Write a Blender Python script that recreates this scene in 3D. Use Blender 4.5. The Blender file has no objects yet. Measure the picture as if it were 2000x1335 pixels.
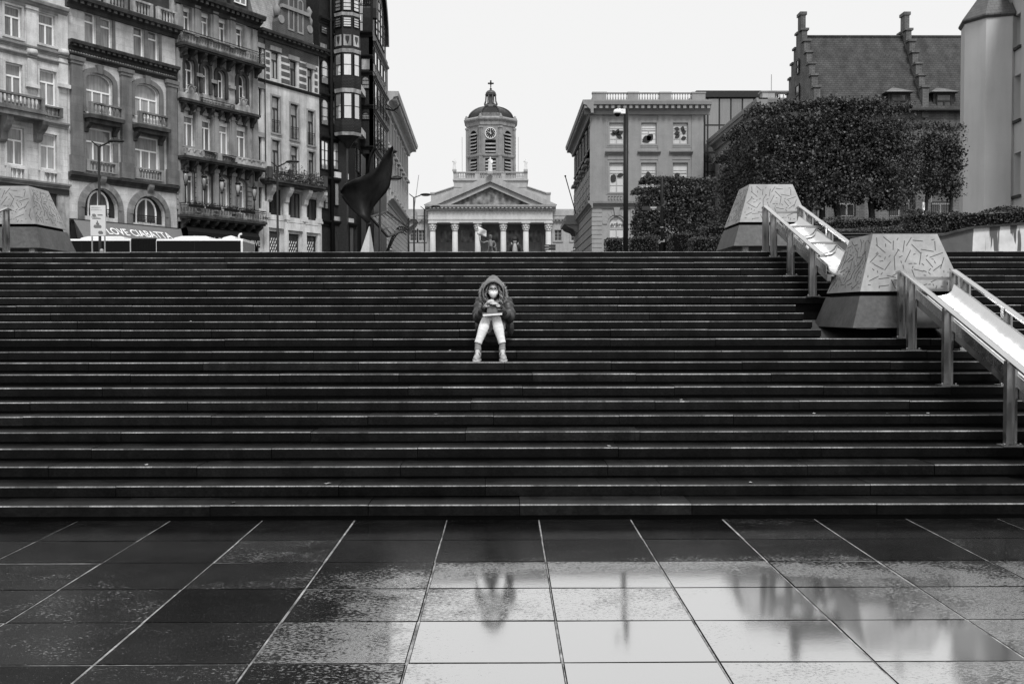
import bpy, bmesh, math, random
from mathutils import Vector, Matrix, Euler
random.seed(7)
R = math.radians
C = bpy.context.scene.collection
SC = bpy.context.scene
# ------------------------------------------------------------------ camera
F = 1944.0                       # focal length in pixels of the 2000 px wide photograph (35 mm lens)
H = 1.95
cam_d = bpy.data.cameras.new('camera'); cam = bpy.data.objects.new('camera', cam_d); C.objects.link(cam)
cam_d.lens = 35.0; cam_d.sensor_width = 36.0; cam_d.clip_start = .1; cam_d.clip_end = 5000
PITCH, YAW, ROLL = math.atan(55.5/F), math.atan(15/F), 0.0013
CM = Matrix.Rotation(-YAW, 3, 'Z') @ Matrix.Rotation(math.pi/2-PITCH, 3, 'X') @ Matrix.Rotation(ROLL*-1, 3, 'Z')
cam.location = (0, 0, H); cam.rotation_euler = CM.to_euler()
SC.camera = cam
# ------------------------------------------------------------------ sky and light (soft overcast, black-and-white photograph)
w = bpy.data.worlds.new('World'); SC.world = w; w.use_nodes = True
nt = w.node_tree; nt.nodes.clear()
SUN_EL, SUN_AZ = R(52), R(166)          # azimuth clockwise from +Y: behind the camera, to the right
sk = nt.nodes.new('ShaderNodeTexSky'); sk.sky_type = 'NISHITA'; sk.sun_disc = False
sk.sun_elevation = SUN_EL; sk.sun_rotation = SUN_AZ; sk.air_density = 2.0; sk.dust_density = 6.0
bw = nt.nodes.new('ShaderNodeRGBToBW')
mx = nt.nodes.new('ShaderNodeMix'); mx.data_type = 'RGBA'; mx.inputs[0].default_value = .94
mx.inputs[7].default_value = (9.4, 9.4, 9.4, 1)   # even cloud deck hides the clear sky
bg = nt.nodes.new('ShaderNodeBackground'); bg.inputs[1].default_value = .1
ow = nt.nodes.new('ShaderNodeOutputWorld')
nt.links.new(sk.outputs[0], bw.inputs[0]); nt.links.new(bw.outputs[0], mx.inputs[6])
nt.links.new(mx.outputs[2], bg.inputs[0]); nt.links.new(bg.outputs[0], ow.inputs[0])
sl = bpy.data.lights.new('sun', 'SUN'); sl.energy = 2.6; sl.angle = R(14); sl.color = (1, 1, 1)
so = bpy.data.objects.new('sun', sl); C.objects.link(so)
sd = Vector((math.sin(SUN_AZ)*math.cos(SUN_EL), math.cos(SUN_AZ)*math.cos(SUN_EL), math.sin(SUN_EL)))
so.rotation_euler = sd.to_track_quat('Z', 'Y').to_euler()
vs = SC.view_settings; vs.view_transform = 'Standard'; vs.look = 'None'; vs.gamma = 1; vs.exposure = 0.0
SC.cycles.max_bounces = 6; SC.cycles.diffuse_bounces = 3; SC.cycles.glossy_bounces = 4
# ------------------------------------------------------------------ helpers
def ray(px, py): return CM @ Vector(((px-1000)/F, -(py-667.5)/F, -1))
def at(px, py, Y):
    r = ray(px, py); t = Y/r.y
    return Vector((r.x*t, Y, H+r.z*t))
class Frame:
    """wall plane: s runs along the wall (left to right seen from outside), d outwards, z up"""
    def __init__(f, o, u):
        f.o = Vector((o[0], o[1])); f.u = Vector(u).normalized(); f.n = Vector((f.u.y, -f.u.x))
    def p(f, s, d, z):
        q = f.o+f.u*s+f.n*d
        return Vector((q.x, q.y, z))
    def pix(f, px, py, d=0.0):
        r = ray(px, py); o = f.o+f.n*d
        t = o.dot(f.n)/Vector((r.x, r.y)).dot(f.n)
        q = Vector((r.x, r.y))*t-o
        return q.dot(f.u), H+r.z*t
    def s(f, px, py=300, d=0.0): return f.pix(px, py, d)[0]
    def z(f, px, py, d=0.0): return f.pix(px, py, d)[1]
class Ident(Frame):
    def __init__(f): pass
    def p(f, s, d, z): return Vector((s, d, z))
ID = Ident()
OFF = {}
def off(o): return OFF[o.name] if o else Vector((0, 0, 0))
def tag(o, label=None, cat=None, group=None, kind=None):
    if label: o['label'] = label
    if cat: o['category'] = cat
    if group: o['group'] = group
    if kind: o['kind'] = kind
    return o
def thing(name, label, cat, loc=(0, 0, 0), group=None):
    o = bpy.data.objects.new(name, None); C.objects.link(o); o.location = loc; o.empty_display_size = .3
    OFF[o.name] = Vector(loc)
    return tag(o, label, cat, group)
class MB:
    def __init__(b, f=ID): b.f = f; b.v = []; b.l = []; b.fc = []; b.t = []; b.sm = []
    def vert(b, s, d, z):
        b.l.append((s, d, z)); b.v.append(b.f.p(s, d, z)); return len(b.v)-1
    def face(b, idx, tone=1.0, sm=False): b.fc.append(tuple(idx)); b.t.append(tone); b.sm.append(sm)
    def poly(b, pts, tone=1.0, sm=False): b.face([b.vert(*p) for p in pts], tone, sm)
    def box(b, s0, s1, d0, d1, z0, z1, tone=1.0):
        i = [b.vert(s, d, z) for z in (z0, z1) for d in (d0, d1) for s in (s0, s1)]
        for q in ((0,1,3,2),(4,6,7,5),(0,4,5,1),(2,3,7,6),(0,2,6,4),(1,5,7,3)): b.face([i[k] for k in q], tone)
    def hexa(b, lo, hi, tone=1.0):
        """lo, hi: four points each, ring order"""
        i = [b.vert(*p) for p in list(lo)+list(hi)]
        for q in ((3,2,1,0),(4,5,6,7),(0,1,5,4),(1,2,6,5),(2,3,7,6),(3,0,4,7)): b.face([i[k] for k in q], tone)
    def prism(b, pts, d0, d1, tone=1.0):
        """pts: polygon in (s,z), extruded over d"""
        n = len(pts); a = [b.vert(s, d0, z) for s, z in pts]; c = [b.vert(s, d1, z) for s, z in pts]
        b.face(a, tone); b.face(c[::-1], tone)
        for k in range(n): b.face((a[k], c[k], c[(k+1) % n], a[(k+1) % n]), tone)
    def extr(b, prof, s0, s1, tone=1.0):
        """prof: polygon in (d,z) swept along s"""
        n = len(prof); a = [b.vert(s0, d, z) for d, z in prof]; c = [b.vert(s1, d, z) for d, z in prof]
        b.face(a, tone); b.face(c[::-1], tone)
        for k in range(n): b.face((a[k], c[k], c[(k+1) % n], a[(k+1) % n]), tone)
    def tube(b, pts, r, seg=8, tone=1.0, caps=True, squash=None):
        """pts in local coordinates; r number or list"""
        P = [Vector(p) for p in pts]; n = len(P)
        rr = r if isinstance(r, (list, tuple)) else [r]*n
        rings = []; up = None
        for k in range(n):
            t = (P[min(k+1, n-1)]-P[max(k-1, 0)]).normalized()
            if up is None:
                up = Vector((0, 0, 1)) if abs(t.z) < .9 else Vector((1, 0, 0))
            x = up.cross(t)
            if x.length < 1e-4: x = Vector((0, 1, 0)).cross(t)
            x.normalize(); y = t.cross(x); up = y
            ring = []
            for j in range(seg):
                a = 2*math.pi*j/seg
                sq = squash or (1, 1)
                ring.append(b.vert(*(P[k]+x*(rr[k]*math.cos(a)*sq[0])+y*(rr[k]*math.sin(a)*sq[1]))))
            rings.append(ring)
        for k in range(n-1):
            for j in range(seg):
                b.face((rings[k][j], rings[k][(j+1) % seg], rings[k+1][(j+1) % seg], rings[k+1][j]), tone, seg > 5)
        if caps: b.face(rings[0][::-1], tone); b.face(rings[-1], tone)
    def lathe(b, s, d, prof, seg=10, tone=1.0, rot=0.0, sm=True):
        """prof: (radius, z) from bottom to top"""
        rings = [[b.vert(s+r*math.cos(2*math.pi*(j+rot)/seg), d+r*math.sin(2*math.pi*(j+rot)/seg), z) for j in range(seg)] for r, z in prof]
        for k in range(len(prof)-1):
            for j in range(seg): b.face((rings[k][j], rings[k][(j+1) % seg], rings[k+1][(j+1) % seg], rings[k+1][j]), tone, sm)
        b.face(rings[0][::-1], tone); b.face(rings[-1], tone)
    def ball(b, c, r, seg=10, rings=7, tone=1.0):
        rx, ry, rz = r if isinstance(r, (tuple, list)) else (r, r, r)
        top = b.vert(c[0], c[1], c[2]+rz); bot = b.vert(c[0], c[1], c[2]-rz); rg = []
        for k in range(1, rings):
            th = math.pi*k/rings
            rg.append([b.vert(c[0]+rx*math.sin(th)*math.cos(2*math.pi*j/seg), c[1]+ry*math.sin(th)*math.sin(2*math.pi*j/seg), c[2]+rz*math.cos(th)) for j in range(seg)])
        for j in range(seg):
            b.face((top, rg[0][j], rg[0][(j+1) % seg]), tone, True); b.face((bot, rg[-1][(j+1) % seg], rg[-1][j]), tone, True)
            for k in range(len(rg)-1): b.face((rg[k][j], rg[k+1][j], rg[k+1][(j+1) % seg], rg[k][(j+1) % seg]), tone, True)
    SPLIT = {'cornice': 'cornice', 'window_surrounds': 'window_surround', 'street_window_surrounds': 'window_surround', 'pilasters': 'pilaster', 'shop_pilasters': 'shop_pilaster', 'arch_rings': 'arch_ring', 'balustrade_pier': 'balustrade_pier', 'mosaic_band': 'mosaic_band', 'mesh_railing': 'mesh_railing', 'ear_loop': 'ear_loop', 'console': 'console', 'pergola_posts': 'pergola_post', 'cartouche': 'cartouche', 'urns': 'urn', 'corner_pier': 'corner_pier', 'belt_course': 'belt_course', 'flower_boxes': 'flower_box', 'post': 'post', 'parapet': 'parapet', 'balcony_pier': 'balcony_pier'}
    def pieces(b):
        """split loose pieces that do not touch into builders of their own"""
        par = list(range(len(b.v)))
        def find(i):
            while par[i] != i: par[i] = par[par[i]]; i = par[i]
            return i
        for f in b.fc:
            r = find(f[0])
            for i in f[1:]: par[find(i)] = r
        box = {}
        for i, p in enumerate(b.l):
            r = find(i); q = box.get(r)
            if q is None: box[r] = [list(p), list(p)]
            else:
                for k in range(3): q[0][k] = min(q[0][k], p[k]); q[1][k] = max(q[1][k], p[k])
        roots = list(box); grp = {r: r for r in roots}
        def gf(i):
            while grp[i] != i: i = grp[i]
            return i
        for x in range(len(roots)):
            for y in range(x):
                A, B_ = box[roots[x]], box[roots[y]]
                if all(A[0][k] <= B_[1][k]+.03 and B_[0][k] <= A[1][k]+.03 for k in range(3)): grp[gf(roots[x])] = gf(roots[y])
        out = {}
        for f, t, s in zip(b.fc, b.t, b.sm):
            g_ = gf(find(f[0])); m, mp = out.setdefault(g_, (MB(b.f), {}))
            idx = []
            for i in f:
                if i not in mp: mp[i] = len(m.v); m.v.append(b.v[i]); m.l.append(b.l[i])
                idx.append(mp[i])
            m.face(idx, t, s)
        return [m for m, _ in out.values()]
    def build(b, name, mat, parent=None, fixn=True):
        if name in MB.SPLIT and len(b.fc) < 20000:
            P = b.pieces(); nm = MB.SPLIT[name]
            if len(P) > 1:
                for m in P: o = m._build(nm, mat, parent, fixn)
                return o
            return b._build(nm, mat, parent, fixn)
        return b._build(name, mat, parent, fixn)
    def _build(b, name, mat, parent=None, fixn=True):
        o0 = off(parent)
        me = bpy.data.meshes.new(name)
        me.from_pydata([v-o0 for v in b.v], [], b.fc)
        uv = me.uv_layers.new(name='UVMap'); L = b.l; k = 0; data = []
        for f in b.fc:
            p0 = Vector(L[f[0]]); nrm = Vector((0, 0, 0))
            for q in range(1, len(f)-1): nrm += (Vector(L[f[q]])-p0).cross(Vector(L[f[q+1]])-p0)
            ax = max(range(3), key=lambda i: abs(nrm[i]))
            for i in f:
                s, d, z = L[i]
                data += (s, z) if ax == 1 else ((d, z) if ax == 0 else (s, d))
        uv.data.foreach_set('uv', data)
        if any(t != 1.0 for t in b.t):
            at_ = me.attributes.new('tone', 'FLOAT', 'FACE'); at_.data.foreach_set('value', b.t)
        else:
            at_ = me.attributes.new('tone', 'FLOAT', 'FACE'); at_.data.foreach_set('value', [1.0]*len(b.t))
        me.polygons.foreach_set('use_smooth', b.sm)
        if fixn:
            bm = bmesh.new(); bm.from_mesh(me); bmesh.ops.recalc_face_normals(bm, faces=bm.faces); bm.to_mesh(me); bm.free()
        me.materials.append(mat); me.update()
        o = bpy.data.objects.new(name, me); C.objects.link(o)
        if parent: o.parent = parent
        OFF[o.name] = o0
        return o
def remesh(o, voxel, smooth=4, fac=.5):
    """fuse the lumps of a mesh object into one continuous skin"""
    m = o.modifiers.new('r', 'REMESH'); m.mode = 'VOXEL'; m.voxel_size = voxel; m.use_smooth_shade = True
    if smooth:
        s = o.modifiers.new('s', 'SMOOTH'); s.iterations = smooth; s.factor = fac
    dg = bpy.context.evaluated_depsgraph_get(); dg.update()
    me = bpy.data.meshes.new_from_object(o.evaluated_get(dg), preserve_all_data_layers=True, depsgraph=dg)
    o.modifiers.clear(); old = o.data; o.data = me; me.name = o.name
    if not me.materials: me.materials.append(old.materials[0])
    if 'tone' in me.attributes: me.attributes.remove(me.attributes['tone'])
    me.attributes.new('tone', 'FLOAT', 'FACE').data.foreach_set('value', [1.0]*len(me.polygons))
    return o
def text(s, name, mat, parent, fr, s0, d, z0, size, shear=0.0, ext=.01, slope=0.0, lean=0.0, align='LEFT', xs=1.0):
    """lettering on a wall frame: baseline start (s0, z0), depth d; lean tilts it outwards at the foot"""
    cu = bpy.data.curves.new('txt', 'FONT'); cu.body = s; cu.size = size; cu.shear = shear; cu.extrude = ext; cu.align_x = align; cu.offset = .012*size
    to = bpy.data.objects.new('txt', cu); C.objects.link(to)
    dg = bpy.context.evaluated_depsgraph_get(); dg.update()
    me = bpy.data.meshes.new_from_object(to.evaluated_get(dg))
    bpy.data.objects.remove(to); bpy.data.curves.remove(cu)
    o0 = off(parent)
    for v in me.vertices:
        x, y, e = v.co
        v.co = fr.p(s0+x*xs, d+e-y*math.sin(lean), z0+y*math.cos(lean)+x*slope)-o0
    me.materials.clear(); me.materials.append(mat); me.name = name
    me.attributes.new('tone', 'FLOAT', 'FACE').data.foreach_set('value', [1.0]*len(me.polygons))
    o = bpy.data.objects.new(name, me); C.objects.link(o); o.parent = parent; OFF[o.name] = o0
    return o
# ------------------------------------------------------------------ materials (all grey: the photograph is black and white)
MATS = {}
class NT:
    def __init__(n, name):
        n.m = bpy.data.materials.new(name); n.m.use_nodes = True; n.t = n.m.node_tree
        n.p = n.t.nodes['Principled BSDF']; MATS[name] = n.m
    def n(n, typ, **kw):
        x = n.t.nodes.new('ShaderNode'+typ)
        for k, v in kw.items():
            if k.startswith('i_'): x.inputs[k[2:].replace('_', ' ')].default_value = v
            else: setattr(x, k, v)
        return x
    def link(n, a, b): n.t.links.new(a, b)
    def math(n, op, a, b=None, clamp=False):
        x = n.t.nodes.new('ShaderNodeMath'); x.operation = op; x.use_clamp = clamp
        for k, v in enumerate((a, b)):
            if v is None: continue
            if isinstance(v, (int, float)): x.inputs[k].default_value = v
            else: n.link(v, x.inputs[k])
        return x.outputs[0]
    def noise(n, scale, vec=None, sc=(1, 1, 1), detail=4, rough=.6):
        x = n.n('TexNoise'); x.inputs['Scale'].default_value = scale; x.inputs['Detail'].default_value = detail; x.inputs['Roughness'].default_value = rough
        if vec is None: vec = n.n('NewGeometry').outputs['Position']
        if sc != (1, 1, 1):
            mp = n.n('Mapping'); mp.inputs['Scale'].default_value = sc; n.link(vec, mp.inputs[0]); vec = mp.outputs[0]
        n.link(vec, x.inputs['Vector']); return x.outputs['Fac']
    def remap(n, v, a, b, c, d):
        x = n.n('MapRange'); n.link(v, x.inputs[0])
        for k, q in enumerate((a, b, c, d)): x.inputs[k+1].default_value = q
        return x.outputs[0]
    def base(n, v):
        cx = n.n('CombineColor')
        for k in range(3): n.link(v, cx.inputs[k])
        n.link(cx.outputs[0], n.p.inputs['Base Color'])
    def bump(n, h, strength=.3, dist=.02):
        x = n.n('Bump'); x.inputs['Strength'].default_value = strength; x.inputs['Distance'].default_value = dist
        n.link(h, x.inputs['Height']); n.link(x.outputs[0], n.p.inputs['Normal'])
def stone(name, v, var=.35, streak=.35, rough=.8, joint=None, bump=.25, spec=.3, nscale=1.3, jd=.55, offs=.5, fine=.2):
    n = NT(name)
    a = n.noise(nscale, detail=6); s = n.noise(1.6, sc=(1, 1, .12), detail=5); g = n.noise(14, detail=3)
    x = n.remap(a, .3, .7, 1-var*.6, 1+var*.4)
    x = n.math('MULTIPLY', x, n.remap(s, .42, .68, 1.0, 1-streak))
    x = n.math('MULTIPLY', x, n.remap(g, .3, .7, 1-fine*.5, 1+fine*.5))
    tn = n.n('Attribute', attribute_name='tone'); x = n.math('MULTIPLY', x, tn.outputs['Fac'])
    hgt = n.math('MULTIPLY', g, .4)
    if joint:
        uv = n.n('UVMap'); br = n.n('TexBrick'); br.offset = offs
        br.inputs['Scale'].default_value = 1; br.inputs['Brick Width'].default_value = joint[0]; br.inputs['Row Height'].default_value = joint[1]
        br.inputs['Mortar Size'].default_value = joint[2]; br.inputs['Color1'].default_value = (1, 1, 1, 1); br.inputs['Color2'].default_value = (.78, .78, .78, 1)
        br.inputs['Mortar'].default_value = (jd, jd, jd, 1); br.inputs['Bias'].default_value = -.2
        n.link(uv.outputs[0], br.inputs['Vector'])
        x = n.math('MULTIPLY', x, br.outputs['Color'])
        hgt = n.math('SUBTRACT', hgt, n.math('MULTIPLY', br.outputs['Fac'], 1.5))
    n.base(n.math('MULTIPLY', x, v)); n.p.inputs['Roughness'].default_value = rough; n.p.inputs['Specular IOR Level'].default_value = spec
    if bump: n.bump(hgt, bump, .03)
    return n.m
def plain(name, v, rough=.5, metal=0.0, var=.2, spec=.5, nscale=6, bump=0, ior=1.5):
    n = NT(name); a = n.noise(nscale, detail=5)
    x = n.remap(a, .3, .7, 1-var, 1+var*.6)
    tn = n.n('Attribute', attribute_name='tone'); x = n.math('MULTIPLY', x, tn.outputs['Fac'])
    n.base(n.math('MULTIPLY', x, v))
    n.link(n.remap(n.noise(nscale*2.3), .3, .7, max(.02, rough-.12*min(1, rough*3)), min(1, rough+.1)), n.p.inputs['Roughness'])
    n.p.inputs['Metallic'].default_value = metal; n.p.inputs['Specular IOR Level'].default_value = spec; n.p.inputs['IOR'].default_value = ior
    if bump: n.bump(n.noise(nscale*4), bump, .01)
    return n.m
def glassm(name, lo, hi, refl=.0, ior=1.5, vert=True):
    """window pane with whatever hangs behind it: curtains, dark rooms"""
    n = NT(name); oi = n.n('ObjectInfo')
    uv = n.n('UVMap'); a = n.noise(2.2, uv.outputs[0], sc=(3.2, .25, 1), detail=3)
    x = n.math('ADD', n.math('MULTIPLY', oi.outputs['Random'], .7), n.math('MULTIPLY', n.remap(a, .35, .65, 0, 1), .3))
    n.base(n.remap(x, .1, .9, lo, hi)); n.p.inputs['Roughness'].default_value = .04
    n.p.inputs['IOR'].default_value = ior; n.p.inputs['Metallic'].default_value = refl
    n.bump(n.noise(.9, detail=2), .12, .02)
    return n.m
M_PALE = stone('pale_stone', .68, joint=(1.3, .42, .012), jd=.7)
M_PALE_PLAIN = stone('pale_stone_plain', .66)
M_MID = stone('mid_stone', .30)
M_MIDJ = stone('mid_stone_blocks', .60, joint=(1.25, .5, .012), jd=.75, streak=.3)
M_DKP = stone('dark_pilaster_stone', .19, joint=(4, .55, .012), jd=.8)
M_SOOT = stone('sooty_stone', .06, streak=.6, var=.6)
M_SOOTL = stone('sooty_light_stone', .43, streak=.65, var=.75)
M_RENDER = stone('patched_render', .62, var=.5, nscale=.7, streak=.35)
M_BRICK = stone('dark_brick', .075, joint=(.26, .085, .014), jd=2.2, streak=.3)
M_BALC = stone('weathered_balcony_stone', .21, var=.6, streak=.6)
M_MUSEUM = stone('grey_render', .29, var=.15, streak=.12, joint=None, bump=.08)
M_MUSEUMJ = stone('grey_rusticated', .36, var=.15, streak=.12, bump=.08)
M_MUSF = stone('pale_render_street', .46, var=.15, streak=.15, bump=.08)
M_CHURCH = stone('church_stone', .40, var=.2, streak=.18, bump=.1)
M_CHURCHG = stone('church_tower_stone', .29, var=.3, streak=.3, bump=.1)
M_COL = stone('column_stone', .55, var=.15, streak=.12, bump=.1)
M_OLDB = stone('old_brick', .20, joint=(.34, .11, .022), jd=.55, var=.6, streak=.4)
M_ROOF = stone('roof_tiles', .075, joint=(.3, .17, .02), jd=.55, var=.5, streak=.45, bump=.5)
M_SLATE = stone('slate', .10, joint=(.3, .18, .02), jd=.6, var=.4, rough=.45, spec=.6)
M_STUCCO = stone('stucco', .50, var=.10, streak=.10, bump=0, nscale=.5, fine=.03)
M_WHITE = plain('white_paint', .90, .4, var=.06)
M_GREYP = plain('grey_paint', .40, .4, var=.1)
M_DARKP = plain('dark_window_paint', .03, .5, spec=.2)
M_IRON = plain('black_iron', .012, .45, spec=.2)
M_IRONB = plain('dark_ironwork', .022, .45, var=.5, spec=.2)
M_DARKR = plain('dark_interior', .006, .8, spec=.05)
M_GLASS = glassm('window_glass', .08, .40, ior=1.55)
M_GLASSD = glassm('window_glass_dark', .015, .10, ior=1.6)
M_GLASSB = glassm('window_glass_sky', .55, .88, refl=.72)
M_GLASSBLIND = glassm('window_glass_blinds', .50, .70)
M_GLASSM = glassm('curtain_wall_glass', .22, .32, refl=.7)
M_BLIND = plain('roller_blind', .75, .6, var=.05)
M_DOME = plain('dome_lead', .014, .4, spec=.3, var=.4, nscale=1)
M_STATUE = stone('statue_stone', .75, var=.3, streak=.2)
M_BRONZE = plain('bronze', .14, .4, var=.4)
M_STEEL = plain('stainless_steel', .68, .24, metal=1.0, var=.06, nscale=3)
M_STEELP = plain('steel_posts', .40, .38, metal=1.0, var=.08, nscale=2)
M_PANEL = stone('cast_panel', .31, var=.6, streak=.35, rough=.45, spec=.5, bump=.05, nscale=2.0)
M_SKIRT = stone('granite_skirt', .08, var=.35, streak=.25, rough=.5, nscale=3, bump=.05, fine=.5)
M_GROOVE = plain('pattern_groove', .085, .7, spec=.1)
M_BLACKST = plain('black_painted_steel', .010, .5, var=.6, nscale=3, spec=.15)
M_CANV = plain('awning_canvas', .16, .7, var=.12)
M_CANVD = plain('dark_awning_canvas', .012, .7, spec=.1)
M_BUSW = plain('bus_roof_paint', .72, .3, var=.08)
M_BUSG = plain('bus_tinted_glass', .004, .06, spec=.12)
M_RUB = plain('bellows_rubber', .018, .6, spec=.15)
M_POSTER = plain('poster_paper', .62, .4, var=.05)
M_INK = plain('print_grey', .16, .6)
M_INKD = plain('print_black', .02, .6)
M_SOIL = stone('soil', .05)
def leafm(name, v):
    n = NT(name); tn = n.n('Attribute', attribute_name='tone')
    n.base(n.math('MULTIPLY', tn.outputs['Fac'], v)); n.p.inputs['Roughness'].default_value = .45; n.p.inputs['Specular IOR Level'].default_value = .3
    return n.m
M_LEAF = leafm('tree_leaf', .040); M_LEAFH = leafm('hedge_leaf', .045); M_LEAFL = leafm('plant_leaf', .07)
M_BARK = stone('bark', .03, streak=.5)
# ================================================================== ground, paving, stairs
NY = [986.5,948.6,910,874.8,843,811.6,783.7,755.6,730,707,685.5,661.5,643.6,627.3,611.5,596,580,565.7,551.5,538.7,525.7,512.7,502.8,491.7]
D0, WT = 8.924, .4224
SY = [D0+WT*(n+1) for n in range(24)]
SZ = [H-(NY[n]-612)*SY[n]/F for n in range(24)]
PZ = SZ[23]                                                # level of the upper square
def terrain():
    b = MB(); prof = [(-400,-.06),(9.3,-.06),(9.6,-.1),(18.9,2.72),(19.6,PZ-.03),(58,PZ-.03),(85,5.2),(105,6.3),(150,8),(260,9),(3000,9)]
    xs = (-2500,-60,-30,0,30,60,2500)
    g = [[b.vert(x, y, z) for x in xs] for y, z in prof]
    for i in range(len(prof)-1):
        for j in range(len(xs)-1): b.face((g[i][j], g[i][j+1], g[i+1][j+1], g[i+1][j]))
    return b
tag(terrain().build('ground', stone('ground', .06, rough=.6)), kind='structure')
def paving_material():
    n = NT('wet_paving'); P = n.n('NewGeometry').outputs['Position']
    tn = n.n('Attribute', attribute_name='tone').outputs['Fac']
    big = n.noise(.55, P, detail=5, rough=.65); mid = n.noise(3.2, P, sc=(1, 1.3, 1), detail=6, rough=.7); fine = n.noise(55, P, sc=(.6, 1, 1), detail=4, rough=.75)
    sx = n.n('SeparateXYZ'); n.link(P, sx.inputs[0])
    wet = n.remap(sx.outputs['X'], -1.7, .1, .09, 1)         # the puddled middle of the floor
    wr = n.remap(sx.outputs['X'], 2.3, 4.6, 1, .12); wet = n.math('MULTIPLY', wet, wr)
    wy = n.remap(sx.outputs['Y'], 8.1, 7.2, 0, 1); wet = n.math('MULTIPLY', wet, wy)
    m = n.math('ADD', n.math('MULTIPLY', wet, .62), n.math('MULTIPLY', n.math('SUBTRACT', mid, .5), .55))
    m = n.math('ADD', m, n.math('MULTIPLY', n.math('SUBTRACT', big, .5), .55))
    m = n.math('ADD', m, n.math('MULTIPLY', n.math('SUBTRACT', tn, 1), .22))
    m = n.math('ADD', m, n.math('MULTIPLY', n.math('SUBTRACT', fine, .5), 1.3))
    film = n.math('MULTIPLY', n.remap(m, .22, .46, 0, 1), n.remap(tn, .4, .5, 0, 1))  # 1 = standing film of water
    dry = n.math('MULTIPLY', n.remap(n.noise(2.1, P, detail=6), .35, .7, .5, 1.5), n.math('MULTIPLY', tn, .009))
    spk = n.remap(n.noise(90, P, detail=1), .69, .74, 0, .12); dry = n.math('ADD', dry, spk)
    mixv = n.n('Mix'); n.link(film, mixv.inputs[0]); n.link(dry, mixv.inputs[2]); mixv.inputs[3].default_value = .66
    n.base(mixv.outputs[0]); n.link(n.math('MULTIPLY', film, .93), n.p.inputs['Metallic'])
    rg = n.n('Mix'); n.link(film, rg.inputs[0]); n.link(n.remap(mid, .3, .7, .05, .15), rg.inputs[2]); rg.inputs[3].default_value = .06
    n.link(rg.outputs[0], n.p.inputs['Roughness']); n.p.inputs['IOR'].default_value = 1.45; n.link(n.remap(tn, .5, 1.7, .06, .36), n.p.inputs['Specular IOR Level'])
    hh = n.math('MULTIPLY', fine, n.remap(film, 0, 1, .6, .055)); hh = n.math('ADD', hh, n.math('MULTIPLY', n.noise(6, P, sc=(.8, 1, 1), detail=3), .10))
    n.bump(hh, .13, .010)
    return n.m
def paving():
    b = MB(); rnd = random.Random(3); pitch, row = .872, .757
    for j in range(-1, 15):
        y1 = 8.538-row*j; y0 = y1-row
        if j == -1: y1 = 9.40
        for i in range(-17, 17):
            x0 = .325+pitch*i; x1 = x0+pitch; g = .0048
            t = rnd.choice((.55, .75, .9, 1, 1, 1.15, 1.4, 1.7))
            zc = rnd.uniform(-.0003, .0006); tx, ty = rnd.gauss(0, .0011), rnd.gauss(0, .0011)
            j0, j1, j2, j3 = [rnd.uniform(-.004, .004) for _ in range(4)]
            pts = []
            for sx, sy, jx, jy in ((x0+g, y0+g, j0, j1), (x1-g, y0+g, j2, j1), (x1-g, y1-g, j2, j3), (x0+g, y1-g, j0, j3)):
                pts.append((sx+jx, sy+jy, zc+tx*(sx-x0-pitch/2)*2+ty*(sy-(y0+y1)/2)*2))
            inn = [(p[0]+(.006 if k in (0, 3) else -.006), p[1]+(.006 if k < 2 else -.006), p[2]) for k, p in enumerate(pts)]
            out = [(p[0], p[1], p[2]-.005) for p in pts]; low = [(p[0], p[1], -.05) for p in pts]
            ia = [b.vert(*p) for p in inn]; oa = [b.vert(*p) for p in out]; la = [b.vert(*p) for p in low]
            b.face(ia, t)
            for k in range(4):
                k2 = (k+1) % 4
                b.face((oa[k], oa[k2], ia[k2], ia[k]), .3); b.face((la[k], la[k2], oa[k2], oa[k]), .3)
    return b
tag(paving().build('pavement', paving_material()), kind='structure')
b = MB(); b.poly([(-14.3,-2.9,-.0046),(14.9,-2.9,-.0046),(14.9,9.39,-.0046),(-14.3,9.39,-.0046)])
tag(b.build('paving_joint_mortar', stone('joint_mortar', .26, var=1.5, nscale=6, rough=.5, streak=.0, fine=.8)), kind='structure')
def stair_material():
    n = NT('wet_stair_stone'); P = n.n('NewGeometry').outputs['Position']
    tn = n.n('Attribute', attribute_name='tone').outputs['Fac']
    a = n.noise(2.4, P, sc=(1, 1, 1), detail=6, rough=.7); st = n.noise(5, P, sc=(1.2, .15, .25), detail=4); sp = n.noise(42, P, detail=3, rough=.7)
    x = n.math('MULTIPLY', n.remap(a, .3, .7, .55, 1.5), n.remap(st, .35, .7, .75, 1.3)); x = n.math('MULTIPLY', x, n.remap(sp, .35, .75, .7, 1.7))
    n.base(n.math('MULTIPLY', n.math('MULTIPLY', x, tn), .0050))
    n.link(n.remap(a, .32, .68, .3, .6), n.p.inputs['Roughness']); n.p.inputs['Specular IOR Level'].default_value = .10
    n.bump(n.math('ADD', sp, n.math('MULTIPLY', a, .8)), .25, .006)
    return n.m
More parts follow.
